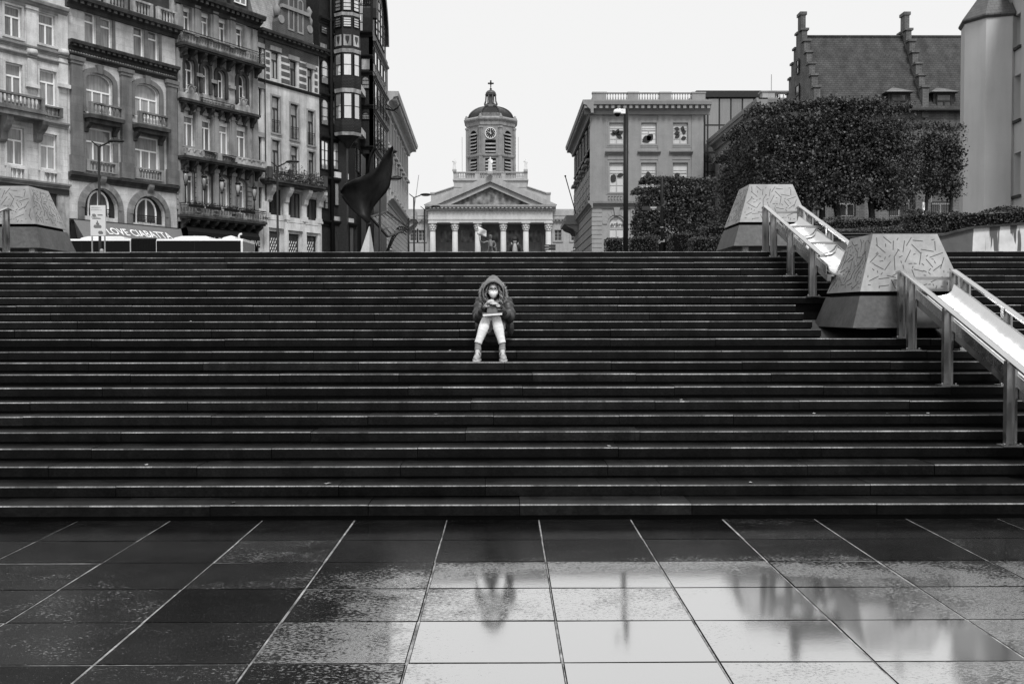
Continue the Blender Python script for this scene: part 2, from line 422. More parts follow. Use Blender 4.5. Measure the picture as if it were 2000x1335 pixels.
def stairs():
    b = MB(); rnd = random.Random(11)
    X0, X1 = -26, 28
    for n in range(24):
        Y, z = SY[n], SZ[n]; yb = SY[n+1]+.07 if n < 23 else SY[n]+.50
        zp = SZ[n-1] if n else 0
        # the block is let into a recess cut out of four steps
        for XA, XB in (((X0, 4.60), (6.95, X1)) if 12 <= n <= 15 else ((X0, X1),)):
            b.box(XA, XB, Y+.05, yb, zp-.3, z-.101, .35)       # undercut below the tread slab, its shade put into a darker tone
            x = XA+rnd.uniform(-.8, 0)
            while x < XB:
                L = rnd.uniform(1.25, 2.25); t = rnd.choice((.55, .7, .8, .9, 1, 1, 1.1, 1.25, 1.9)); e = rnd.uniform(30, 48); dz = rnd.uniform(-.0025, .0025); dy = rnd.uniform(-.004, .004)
                g = .003; ys = Y+.30                           # nosing slab, then a filler strip behind it
                k = len(b.fc); zz = z+dz
                r = rnd.uniform(.0085, .012)
                prof = [(Y+dy, zz-.102), (Y+dy, zz-r), (Y+dy+.25*r, zz-.25*r), (Y+dy+r, zz), (ys, zz), (ys, zz-.102)]
                nseg = max(2, int(L/.22)); cuts = [x+g]+sorted(rnd.uniform(x+.05, x+L-.05) for _ in range(nseg-1))+[x+L-g]
                for a, c in zip(cuts[:-1], cuts[1:]):
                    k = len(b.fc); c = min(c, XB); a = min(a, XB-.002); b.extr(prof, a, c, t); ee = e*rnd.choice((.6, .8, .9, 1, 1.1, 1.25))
                    b.t[k+3] = ee; b.t[k+4] = ee*.85; b.t[k+5] = t*1.2  # much paler bevel tone paints the sky's glint along each nosing
                k = len(b.fc); b.box(x+g, min(x+L-g, XB), ys+.008, yb, zz-.1, zz-.004+rnd.uniform(-.002, .002), t*rnd.choice((.8, 1.2, 1.8, 2.4)))
                x += L
    return b
def recess(b):
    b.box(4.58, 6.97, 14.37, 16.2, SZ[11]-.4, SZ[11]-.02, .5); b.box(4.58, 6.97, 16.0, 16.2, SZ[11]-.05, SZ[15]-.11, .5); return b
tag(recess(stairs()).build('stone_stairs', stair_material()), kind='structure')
b = MB(); b.poly([(-60, SY[23]+.5, PZ-.004),(60, SY[23]+.5, PZ-.004),(60, 58, PZ-.004),(-60, 58, PZ-.004)])
tag(b.build('upper_square', stone('square_paving', .07, joint=(.9, .6, .012), rough=.35, spec=.5)), kind='structure')

# ================================================================== truncated pyramids
def tread_z(y):
    z = 0
    for n in range(24):
        if y >= SY[n]-.001: z = SZ[n]
    return z
def pyramid(x0, y0, zb, label, feet):
    S, INS, HT = 1.81, .445, 1.362
    root = thing('truncated_pyramid', label, 'fountain block', (x0+S/2, y0+S/2, zb-feet), 'patterned truncated pyramids beside the steps')
    def ring(z, grow=0.0):
        i = INS*z/HT-grow
        return [(x0+i, y0+i, zb+z), (x0+S-i, y0+i, zb+z), (x0+S-i, y0+S-i, zb+z), (x0+i, y0+S-i, zb+z)]
    b = MB(); b.hexa(ring(0), ring(.455)); b.build('skirt', M_SKIRT, root)
    b = MB(); b.hexa(ring(.45, -.05), ring(.53, -.05)); b.build('shadow_gap_core', M_DARKR, root)
    b = MB(); b.hexa(ring(.52, .012), ring(HT, .012)); cs = b.build('casing', M_PANEL, root)
    rnd = random.Random(5)
    g = MB()
    for side in range(4):
        rg0, rg1 = ring(.52, .012), ring(HT, .012); A, B, Cc, D = [Vector(q) for q in (rg0[side], rg0[(side+1) % 4], rg1[(side+1) % 4], rg1[side])]
        nrm = (B-A).cross(D-A).normalized(); wd = (B-A).length; ht = ((D+Cc)/2-(A+B)/2).length
        xh = (B-A).normalized(); yh = nrm.cross(xh)
        placed = []; tries = 0
        while len(placed) < 78 and tries < 5000:
            tries += 1; long_ = len(placed) < 34
            L = rnd.uniform(.13, .22) if long_ else rnd.uniform(.03, .06)
            v = rnd.uniform(.06, ht-.06); hw = wd/2-(INS*(v*.927)/HT)-.06
            u = rnd.uniform(-hw, hw); a = rnd.uniform(0, math.pi)
            e0 = (u+math.cos(a)*L/2, v+math.sin(a)*L/2); e1 = (u-math.cos(a)*L/2, v-math.sin(a)*L/2)
            ok = all(.03 < q[1] < ht-.03 and abs(q[0]) < wd/2-INS*q[1]*.927/HT-.035 for q in (e0, e1))
            if ok:
                for (pu, pv, pl) in placed:
                    if math.hypot(pu-u, pv-v) < .42*(L+pl)*.5+.035: ok = False; break
            if not ok: continue
            placed.append((u, v, L)); c0 = (A+B)/2; hw2 = .0050
            du, dv = math.cos(a), math.sin(a)
            def P(q, side_, hgt): return tuple(c0+xh*(q[0]-dv*hw2*side_)+yh*(q[1]+du*hw2*side_)+nrm*hgt)
            lo = [P(e1, -1, -.004), P(e0, -1, -.004), P(e0, 1, -.004), P(e1, 1, -.004)]; hi = [P(e1, -1, .003), P(e0, -1, .003), P(e0, 1, .003), P(e1, 1, .003)]
            g.hexa(lo, hi)
    g.build('groove_pattern', M_GROOVE, cs)
    for dx in (.28, S-.28-.12):
        for dy in (.35, S-.35-.12):
            b = MB(); tz = tread_z(y0+dy); b.box(x0+dx, x0+dx+.12, y0+dy, y0+dy+.12, tz, zb+.02); b.box(x0+dx-.05, x0+dx+.17, y0+dy-.05, y0+dy+.17, tz, tz+.015); b.build('foot', M_STEELP, root)
    return root
pyramid(4.95, 14.1, 1.74, 'patterned grey truncated pyramid standing on the middle of the steps at right', .16)
pyramid(4.91, 21.3, 3.39, 'patterned grey truncated pyramid on the upper square in front of the dark trees', .27)
pyramid(-9.87-1.81, 21.3, 3.36, 'patterned grey truncated pyramid at the left edge in front of the old house fronts', .24)

# ================================================================== steel water channels with handrails
def channel(label, xa, ya, za, xb, yb, zb, width, posts, steps, side=1):
    """left rail runs from (xa,ya,za) down to (xb,yb,zb)"""
    root = thing('steel_water_channel', label, 'water channel', (xa, ya, tread_z(ya)), 'steel water channels with handrails')
    def X(y): return xa+(y-ya)*(xb-xa)/(yb-ya)
    def Z(y): return za+(y-ya)*(zb-za)/(yb-ya)
    for o in (0, width):
        b = MB(); c = o
        pts = [(ya+.22, Z(ya)-.012), (ya+.06, Z(ya)+.0), (yb, zb)]
        pr = [(-.045, -.02), (.045, -.02), (.045, .004), (.02, .014), (-.02, .014), (-.045, .004)]
        rings = []
        for y, z in pts: rings.append([b.vert(X(y)+c+q[0], y, z+q[1]) for q in pr])
        for k in range(len(pts)-1):
            for j in range(6): b.face((rings[k][j], rings[k][(j+1) % 6], rings[k+1][(j+1) % 6], rings[k+1][j]))
        b.face(rings[0]); b.face(rings[-1])
        b.build('handrail', M_STEEL, root)
    # trough in one or more stepped lengths
    yy = [ya-.12+(yb-ya+.12)*k/steps for k in range(steps+1)]
    for k in range(steps):
        y0, y1 = yy[k], yy[k+1]; drop = .05*(k % 2) if steps > 1 else 0
        b = MB(); W = width
        top = [(.075, -.15), (.085, -.17), (.11, -.25), (.17, -.30), (.27, -.32), (W-.27, -.32), (W-.17, -.30), (W-.11, -.25), (W-.085, -.17), (W-.075, -.15)]
        low = [(q[0]+(.012 if q[0] > W/2 else -.012), q[1]-.014) for q in top]
        tilt = .018 if steps > 1 else 0
        def pt(q, y, t): return (X(y)+q[0], y, Z(y)+q[1]+tilt*t)
        r0 = [b.vert(*pt(q, y0, -1)) for q in top]; r1 = [b.vert(*pt(q, y1, 1)) for q in top]
        l0 = [b.vert(*pt(q, y0, -1)) for q in low]; l1 = [b.vert(*pt(q, y1, 1)) for q in low]
        for j in range(len(top)-1):
            b.face((r0[j], r0[j+1], r1[j+1], r1[j]), 1, True); b.face((l0[j], l0[j+1], l1[j+1], l1[j]), 1, True)
        for a, c in ((r0, l0), (r1, l1)):
            for j in range(len(top)-1): b.face((a[j], a[j+1], c[j+1], c[j]))
        for j in (0, -1): b.face((r0[j], r1[j], l1[j], l0[j]))
        b.build('trough', M_STEEL, root, fixn=False)
    for o in (.05, width-.062):
        b = MB(); lo = [(X(ya-.1)+o, ya-.1, Z(ya-.1)-.29), (X(ya-.1)+o+.012, ya-.1, Z(ya-.1)-.29), (X(yb)+o+.012, yb, zb-.29), (X(yb)+o, yb, zb-.29)]
        b.hexa(lo, [(p[0], p[1], p[2]+.13) for p in lo]); b.build('side_plate', M_STEEL, root)
        b = MB(); lo = [(p[0]+(.02 if o < .1 else -.07), p[1], p[2]-.11) for p in lo]; lo[1] = (lo[1][0]+.05, *lo[1][1:]); lo[2] = (lo[2][0]+.05, *lo[2][1:])
        b.hexa(lo, [(p[0], p[1], p[2]+.105) for p in lo]); b.build('support_beam', M_STEELP, root)
    for y, zt in posts:
        for o in (0, width):
            tz = tread_z(y); ztop = Z(min(y, ya))-.02; x = X(y)+o
            b = MB(); d = .038
            for s in (-1, 1):                              # two flats with a web: an open section
                b.box(x+s*.044-.014, x+s*.044+.014, y-d, y+d, tz, ztop)
            b.box(x-.031, x+.031, y-.0, y+.02, tz, ztop-.01)
            b.box(x-.105, x+.105, y-.09, y+.09, tz, tz+.014)
            for sx in (-1, 1): b.lathe(x+sx*.085, y-.06, [(.012, tz+.014), (.012, tz+.035)], 6)
            b.build('post', M_STEELP, root)
    for y in [ya+.12]+([yy[k]+.02 for k in range(1, steps)] if steps > 1 else []):
        b = MB(); b.box(X(y)+.04, X(y)+width-.04, y-.03, y+.03, Z(min(y, ya))-.13, Z(min(y, ya))-.09); b.build('cross_bar', M_STEELP, root)
    return root
channel('steel water channel with handrails running out of frame at the lower right', 5.63, 14.0, 2.55, 5.36, 8.7, .80, .74, [(14.06, 0), (13.68, 0), (12.42, 0), (10.68, 0), (9.45, 0)], 1)
channel('steel water channel with handrails between the two right pyramids', 5.09, 19.35, 4.03, 4.98, 15.55, 2.85, .68, [(19.4, 0), (18.75, 0), (17.5, 0), (16.12, 0)], 3)
channel('steel water channel with handrails cut off by the left edge', -10.35, 19.35, 4.0, -10.23, 15.25, 2.72, .70, [(19.42, 0), (18.8, 0), (17.5, 0), (16.1, 0)], 3)
# ================================================================== people
def fabric(name, v, rough=.6, var=.25, bump=.15, spec=.4, ns=30):
    n = NT(name); tn = n.n('Attribute', attribute_name='tone').outputs['Fac']
    a = n.noise(ns*.4, detail=5); n.base(n.math('MULTIPLY', n.math('MULTIPLY', n.remap(a, .3, .7, 1-var, 1+var), v), tn))
    n.p.inputs['Roughness'].default_value = rough; n.p.inputs['Specular IOR Level'].default_value = spec
    n.bump(n.noise(ns, detail=4), bump, .01); return n.m
M_SKIN = fabric('skin', .46, .5, .1, .03, .35)
M_JACK = fabric('nylon_jacket', .036, .45, .35, .12, .5)
M_TROU = fabric('pale_trousers', .74, .8, .12, .3, .2, 40)
M_SHOE = fabric('grey_trainers', .33, .6, .3, .15)
M_SOCK = fabric('grey_socks', .25, .8)
M_SOLE = plain('trainer_sole', .55, .6)
M_FUR = fabric('fur_trim', .22, .8, .5, .1, .2, 60)
M_HAIR = fabric('curly_hair', .11, .35, .5, .1, .6, 60)
M_HAIRD = fabric('dark_hair', .015, .5)
M_MASK = fabric('face_mask', .9, .7, .04, .05, .2)
M_BAG = fabric('grey_bag', .17, .6, .15, .1)
M_CLOTHD = fabric('dark_clothing', .02, .7)
M_PACK = fabric('pale_backpack', .30, .6, .2, .15)
def smooth_path(pts, k=6):
    """Catmull-Rom through (x,y,z,r)"""
    out = []; P = [pts[0]]+list(pts)+[pts[-1]]
    for i in range(1, len(P)-2):
        for j in range(k):
            t = j/k; q = []
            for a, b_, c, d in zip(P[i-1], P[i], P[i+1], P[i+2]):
                q.append(.5*(2*b_+(c-a)*t+(2*a-5*b_+4*c-d)*t*t+(3*b_-3*c+d-a)*t**3))
            out.append(q)
    out.append(list(pts[-1])); return out
def limb(b, pts, k=5, seg=12, ripple=0, ripk=0.0, ball=True, tone=1.0, squash=None):
    S = smooth_path(pts, k); n = len(S); r = [p[3]*(1+ripk*abs(math.sin(math.pi*ripple*i/(n-1)))-ripk*.5 if ripple else 1) for i, p in enumerate(S)]
    b.tube([p[:3] for p in S], r, seg, tone, squash=squash)
    if ball: b.ball(S[0][:3], r[0]*.98, seg, 7, tone); b.ball(S[-1][:3], r[-1]*.98, seg, 7, tone)
def g(px, py, Y): return tuple(at(px, py, Y))
def gr(px, py, Y, r): return (*at(px, py, Y), r)
def seated_person():
    root = thing('person', 'seated person in fur-hooded quilted jacket, white mask and pale trousers on the dark steps', 'person', g(960, 655, 14.0))
    b = MB(); hc = Vector(g(963.5, 566, 13.80))
    # one continuous body: head, neck, trunk, arms, hands with fingers, legs, feet
    b.ball(hc+Vector((0, .015, .01)), (.076, .095, .108), 18, 12); b.ball(hc+Vector((0, -.02, -.06)), (.056, .07, .06), 14, 8)
    b.ball(hc+Vector((0, -.098, -.018)), (.013, .018, .02), 8, 6); b.ball(hc+Vector((0, -.085, .0)), (.010, .014, .03), 8, 6)
    for s in (-1, 1): b.ball(hc+Vector((s*.078, .01, -.01)), (.012, .02, .03), 8, 6)
    limb(b, [(hc.x, hc.y+.03, hc.z-.05, .05), gr(964, 584, 13.9, .055)])
    limb(b, [gr(964, 584, 13.92, .10), gr(964, 610, 14.0, .125), gr(965, 640, 14.06, .14)], squash=(1.15, .9))
    sh = [(gr(942, 588, 13.92, .05), gr(935, 615, 13.76, .042), gr(947, 600, 13.47, .028)), (gr(987, 588, 13.92, .05), gr(995, 615, 13.76, .042), gr(974, 598, 13.47, .028))]
    for q in sh: limb(b, q)
    # image-left hand: palm over the bag, fingers pointing to image right
    def hand(w, k, tipdir, up, flip, curl):
        w = Vector(w); k = Vector(k); ax = (k-w).normalized(); sd = Vector(up).cross(ax).normalized()*flip; upv = ax.cross(sd)*flip
        limb(b, [(*w, .026), (*(w+(k-w)*.55), .030), (*k, .026)], squash=(1.15, .75))
        for j in (-1.3, -.45, .4, 1.25): b.ball(k+sd*(j*.019), .0145, 8, 6)
        for j, L in ((-1.35, .062), (-.45, .074), (.45, .070), (1.3, .054)):
            p0 = k+sd*(j*.019); d1 = (ax*.9+Vector(tipdir)*.35).normalized(); d2 = (ax*.45+Vector(tipdir)*curl).normalized(); d3 = (ax*.0+Vector(tipdir)*curl).normalized()
            p1 = p0+d1*L*.48; p2 = p1+d2*L*.32; p3 = p2+d3*L*.28
            limb(b, [(*p0, .0115), (*p1, .0105), (*p2, .0095), (*p3, .0085)], 3, 8)
        t0 = w+(k-w)*.35+sd*(-.030); t1 = t0+(ax*.6-sd*.55+Vector(tipdir)*.3).normalized()*.042; t2 = t1+(ax*.9+Vector(tipdir)*.4).normalized()*.032
        limb(b, [(*t0, .014), (*t1, .012), (*t2, .0095)], 3, 8)
    hand(g(947, 599.5, 13.46), g(955.5, 589, 13.39), (.75, .1, -.35), (0, -.6, .8), 1, .9)
    hand(g(974.5, 598, 13.46), g(967.5, 593, 13.38), (-.8, .1, -.25), (0, -.6, .8), -1, .9)
    kn = [(950.3, 623, 13.56), (969.5, 622, 13.54)]; an = [(933.5, 675, 13.43), (981, 675, 13.43)]; hp = [(953, 645, 14.02), (976, 645, 14.02)]
    for h_, k_, a_, sx in zip(hp, kn, an, (-1, 1)):
        A = Vector(g(*a_)); limb(b, [gr(*h_, .075), gr(*k_, .052), gr((k_[0]*.6+a_[0]*.4), 640, 13.5, .05), (*A, .036)])
        limb(b, [(A.x, A.y+.02, A.z-.02, .034), (A.x+sx*.01, A.y-.10, 1.345, .032)])
    body = remesh(b.build('body', M_SKIN, root), .0062, 3)
    # eyes
    for s in (-1, 1):
        e = MB(); e.ball(hc+Vector((s*.031, -.083, .016)), (.014, .008, .009), 10, 7); e.build('eye', M_DARKP, root)
    # trousers
    b = MB()
    for h_, k_, a_ in zip(hp, kn, an):
        A = Vector(g(a_[0], 670.5, a_[2])); K = Vector(g(*k_))
        S = [gr(*h_, .10), gr((h_[0]*.5+k_[0]*.5), 632, 13.8, .088), gr(*k_, .064), gr(k_[0]*.68+a_[0]*.32, 639, 13.49, .072), gr(k_[0]*.3+a_[0]*.7, 657, 13.45, .057), (*A, .050)]
        P = smooth_path(S, 8); n = len(P)
        r = [p[3]*(1+.018*math.sin(i*1.9)+.012*math.sin(i*3.1)) for i, p in enumerate(P)]; r[-1] *= 1.05; r[-2] *= 1.06
        b.tube([p[:3] for p in P], r, 18); b.ball(P[0][:3], r[0], 14, 8)
    b.ball(g(964, 648, 14.06), (.17, .13, .09), 16, 9)
    remesh(b.build('trousers', M_TROU, root), .0085, 2)
    for (x, y, z), sx in zip((g(*an[0]), g(*an[1])), (-1, 1)):
        b = MB(); limb(b, [(x, z and y+.005, z+.03, .041), (x, y+.005, z-.02, .043), (x, y, z-.05, .046)]); b.build('sock', M_SOCK, root)
        # trainer: sole, upper, tongue and laces
        zt = 1.309; dx = sx*.022
        def outline(f, zz):
            o = []
            for t, wd in ((.06, .030), (.03, .036), (-.02, .036), (-.07, .038), (-.12, .045), (-.165, .046), (-.20, .036), (-.218, .018)):
                o.append((t, wd*f))
            pts = [(x+dx*(-t/.2)+w_, y+.03+t, zz) for t, w_ in o]+[(x+dx*(-t/.2)-w_, y+.03+t, zz) for t, w_ in o[::-1]]
            return pts
        so_ = MB(); lo, hi = outline(1.10, zt), outline(1.12, zt+.028); a = [so_.vert(*p) for p in lo]; c = [so_.vert(*p) for p in hi]; m = len(a)
        so_.face(a); so_.face(c)
        for q in range(m): so_.face((a[q], a[(q+1) % m], c[(q+1) % m], c[q]))
        so_.build('sole', M_SOLE, root)
        up = MB(); limb(up, [(x, y+.055, zt+.06, .044), (x+dx*.2, y, zt+.075, .046), (x+dx*.5, y-.07, zt+.055, .044), (x+dx*.9, y-.13, zt+.042, .043), (x+dx*1.05, y-.165, zt+.034, .030)], 6, 14)
        up.ball((x, y+.03, zt+.095), (.046, .055, .05), 12, 8); up.ball((x+dx*.5, y-.045, zt+.098), (.026, .02, .035), 10, 7)
        sh_ = remesh(up.build('shoe', M_SHOE, root), .0075, 2)
        lc = MB()
        for q in range(4):
            yy = y-.055-q*.022; zz = zt+.112-q*.013; lc.tube([(x+dx*.6-.03, yy+.006, zz-.012), (x+dx*.6, yy-.004, zz+.003), (x+dx*.6+.03, yy+.006, zz-.012)], .0035, 6)
        for s in (-1, 1): lc.tube([(x+dx*.6, y-.062, zt+.115), (x+dx*.6+s*.03, y-.085, zt+.11), (x+dx*.6+s*.045, y-.075, zt+.075)], .003, 6)
        lc.build('laces', M_CLOTHD, sh_)
    # quilted jacket
    b = MB()
    limb(b, [gr(964, 580, 13.93, .115), gr(964, 592, 13.95, .165), gr(964, 612, 14.0, .185), gr(964, 634, 14.06, .20), gr(965, 652, 14.08, .195)], 7, 20, 6, .12, squash=(1.12, .85))
    for s, q in ((-1, (941, 935, 944.5)), (1, (988, 994.5, 976.5))):
        limb(b, [gr(q[0]+s*-6, 583.5, 13.93, .075), gr(q[0], 590, 13.9, .088), gr((q[0]+q[1])/2-s*-1.5, 603, 13.82, .084), gr(q[1], 619, 13.72, .080), gr((q[1]*.5+q[2]*.5), 613.5, 13.58, .068), gr(q[2], 602, 13.48, .046)], 8, 18, 7, .26)
    b.ball(g(996, 640, 13.95), (.06, .11, .12), 12, 8); b.ball(g(934, 637, 13.97), (.05, .11, .10), 12, 8); b.ball(g(984, 650, 13.97), (.10, .1, .07), 12, 8)
    jk = remesh(b.build('jacket', M_JACK, root), .009, 2)
    for (px, py, Y), ax in (((944, 602.3, 13.475), (8, -9)), ((976.8, 601.5, 13.475), (-8, -9))):
        b = MB(); p0 = Vector(g(px, py, Y)); p1 = Vector(g(px+ax[0]*.35, py+ax[1]*.35, Y-.02)); b.tube([p0, p1], [.044, .041], 14); b.build('cuff', M_CLOTHD, jk)
    b = MB(); b.tube([g(963.5, 583, 13.74), g(963.6, 588, 13.76)], .004, 6); b.build('zip_pull', M_STEEL, jk)
    b = MB(); b.ball(g(964, 586, 13.83), (.085, .06, .06), 14, 8); b.build('collar', M_CLOTHD, jk)
    # hood, fur and hair
    b = MB(); nu = 26; rows = []
    for y_, zc, rx, rt, rb in ((.150, .02, .03, .03, .03), (.128, .02, .085, .10, .09), (.06, .02, .122, .165, .15), (0, .015, .134, .188, .165), (-.045, .0, .142, .186, .165), (-.085, -.025, .148, .172, .16), (-.105, -.049, .150, .158, .155)):
        row = []
        for i in range(nu):
            a = 2*math.pi*i/nu; sa = math.sin(a); rip = 1+.02*math.sin(5*a)*(y_ > -.08)
            row.append(b.vert(hc.x+rx*math.cos(a)*(1-.08*max(0, sa)**4)*rip, hc.y+y_+.02*max(0, -sa), hc.z+zc+(rt if sa > 0 else rb)*sa*rip))
        rows.append(row)
    for j in range(len(rows)-1):
        for i in range(nu): b.face((rows[j][i], rows[j][(i+1) % nu], rows[j+1][(i+1) % nu], rows[j+1][i]), 4.5, True)
    b.face(rows[0], 1, True)
    hd = b.build('hood', M_JACK, root); md = hd.modifiers.new('thick', 'SOLIDIFY'); md.thickness = .012
    b = MB(); rnd = random.Random(2); fc = Vector(g(963.3, 573, 13.77)); ring = []
    for i in range(33):
        a = math.radians(-62+i*(304/32)); rz = .158 if math.sin(a) > 0 else .155; ring.append((fc.x+.150*math.cos(a), fc.y-.012*math.sin(a)+.035*(abs(math.cos(a))), fc.z+rz*math.sin(a)))
    b.tube(ring, .020, 8, .5)
    for i in range(3600):
        k = rnd.randrange(32); t = rnd.random(); p = Vector(ring[k]).lerp(Vector(ring[k+1]), t); o = (p-fc); o.y = 0; o.normalize()
        d = (o*rnd.uniform(-.25, 1.0)+Vector((rnd.gauss(0, .35), rnd.uniform(-1.0, .25), rnd.gauss(0, .35)))).normalized(); L = rnd.uniform(.03, .06)
        sd = d.cross(Vector((rnd.gauss(0, 1), rnd.gauss(0, 1), rnd.gauss(0, 1)))).normalized()*.0028
        q = p+d*.012; e = q+d*L+Vector((0, 0, -.006)); tn = rnd.uniform(.4, 1.0)+2.4*max(0, d.dot(o))**1.5
        b.face([b.vert(*(q-sd)), b.vert(*(q+sd)), b.vert(*(e))], tn)
    b.build('fur_trim', M_FUR, hd, fixn=False)
    b = MB(); b.ball(hc+Vector((0, .045, .03)), (.098, .10, .112), 16, 10); b.build('hair_cap', M_HAIRD, root)
    b = MB()
    for s, n in ((-1, 13), (1, 17)):
        for k in range(n):
            u = k/(n-1); x0 = hc.x+s*(.068+.052*u+rnd.uniform(-.006, .006)); y0 = hc.y-.045+.05*u+rnd.uniform(-.02, .02); z0 = hc.z+.055-.05*u
            L = rnd.uniform(.19, .25) if s > 0 else rnd.uniform(.17, .25); ph = rnd.uniform(0, 6.28); pts = []; rr = rnd.uniform(.007, .012)
            for j in range(26):
                t = j/25; w_ = min(1, t*2.5); pts.append((x0+s*(.02*t+.015*math.sin(t*3))+rr*w_*math.cos(ph+t*20), y0-.055*min(1, t*1.6)+rr*w_*math.sin(ph+t*20), z0-L*t))
            b.tube(pts, [.0048]*25+[.002], 5, rnd.choice((.35, .6, 1, 1.6, 2.4)))
    b.build('curly_hair', M_HAIR, root, fixn=False)
    # mask and glasses
    b = MB(); nu, nv = 12, 10; gd = []
    for j in range(nv+1):
        v = j/nv; row = []
        for i in range(nu+1):
            u = i/nu*2-1; hw = .064*(1-.42*max(0, v-.35)**1.3*2.0); x = u*hw; zt = -.006-.094*v+(.012*(1-abs(u)*1.4) if v < .5 else 0)*(1-2*v) - (.012*(1-abs(u))*max(0, v-.5)*2)
            bul = math.cos(u*1.25)**.8; y = -.050-.062*bul*(math.sin(math.pi*(.22+.62*v)))
            row.append(b.vert(hc.x+x, hc.y+y, hc.z+zt+(.008*abs(u) if v < .3 else 0)))
        gd.append(row)
    for j in range(nv):
        for i in range(nu): b.face((gd[j][i], gd[j][i+1], gd[j+1][i+1], gd[j+1][i]), 1, True)
    mk = b.build('face_mask', M_MASK, root); mk.modifiers.new('thick', 'SOLIDIFY').thickness = .003
    b = MB()
    for s in (-1, 1): b.tube([(hc.x+s*.06, hc.y-.066, hc.z-.015), (hc.x+s*.08, hc.y+.005, hc.z-.004)], .002, 6); b.tube([(hc.x+s*.052, hc.y-.066, hc.z-.07), (hc.x+s*.08, hc.y+.005, hc.z-.02)], .002, 6)
    b.build('ear_loop', M_MASK, mk)
    b = MB()
    for s in (-1, 1):
        pts = [(hc.x+s*.034+.027*math.cos(t*math.pi/8), hc.y-.104+.006*abs(math.cos(t*math.pi/8)), hc.z+.012+.020*math.sin(t*math.pi/8)*(1 if t < 9 else 1.05)) for t in range(17)]
        b.tube(pts, .0036, 6, caps=False); b.tube([(hc.x+s*.06, hc.y-.098, hc.z+.022), (hc.x+s*.082, hc.y+.01, hc.z+.014)], .003, 6)
    b.tube([(hc.x-.009, hc.y-.105, hc.z+.016), (hc.x, hc.y-.109, hc.z+.019), (hc.x+.009, hc.y-.105, hc.z+.016)], .0036, 6)
    b.build('glasses', M_IRON, root)
    # what she holds: bag and book, both resting on the knees
    bg_ = thing('shoulder_bag', 'small grey bag under the clasped hands of the seated person', 'bag', g(961, 611, 13.45))
    b = MB(); z0 = g(960, 611.5, 13.42)[2]; P = [(951, 611.3), (951.6, 600), (953.5, 596.2), (957, 595.4), (964, 598), (972, 602), (979, 604.4), (983, 606.5), (984, 609), (983, 611)]
    b2 = [g(px, py, 13.40) for px, py in P]; pl = [(p[0], p[2]) for p in b2]
    b.prism(pl, 13.38, 13.50); o = b.build('bag_body', M_BAG, bg_); mv = o.modifiers.new('bev', 'BEVEL'); mv.width = .012; mv.segments = 3
    b = MB(); b.tube([g(971, 606, 13.365), g(978, 605.3, 13.36), (*g(986, 607.5, 13.37),), g(989.5, 610.5, 13.40), g(988, 613.5, 13.44), g(984, 613, 13.46)], .006, 8); b.build('strap', M_CLOTHD, bg_)
    b = MB(); b.prism([(p[0], p[1]) for p in [(g(x, y, 13.37)[0], g(x, y, 13.37)[2]) for x, y in ((972, 608.5), (973.5, 605.2), (980, 605.4), (984.5, 607.8), (984, 610.6), (978, 609.6))]], 13.366, 13.379); b.build('zip_opening', M_CLOTHD, bg_)
    bk = thing('book', 'thick pale book lying across the knees of the seated person', 'book', g(963, 615, 13.5))
    b = MB(); a0, a1, a2, a3 = g(942.8, 612.9, 13.36), g(981, 610.3, 13.36), g(980.5, 614.6, 13.36), g(943.2, 617.0, 13.36)
    lo = [a3, a2, (a2[0], 13.57, a2[2]+.02), (a3[0], 13.57, a3[2]+.02)]; hi = [a0, a1, (a1[0], 13.57, a1[2]+.02), (a0[0], 13.57, a0[2]+.02)]
    b.hexa(lo, hi); b.build('pages', M_MASK, bk)
    b = MB(); e = .006
    b.hexa([(p[0]+(-e if k in (0, 3) else e), p[1]+(-e if k < 2 else e), p[2]+.0005) for k, p in enumerate(hi)], [(p[0]+(-e if k in (0, 3) else e), p[1]+(-e if k < 2 else e), p[2]+.005) for k, p in enumerate(hi)]); b.build('cover', M_BAG, bk)
    # loose jacket hem / satchel at her side
    return root
seated_person()
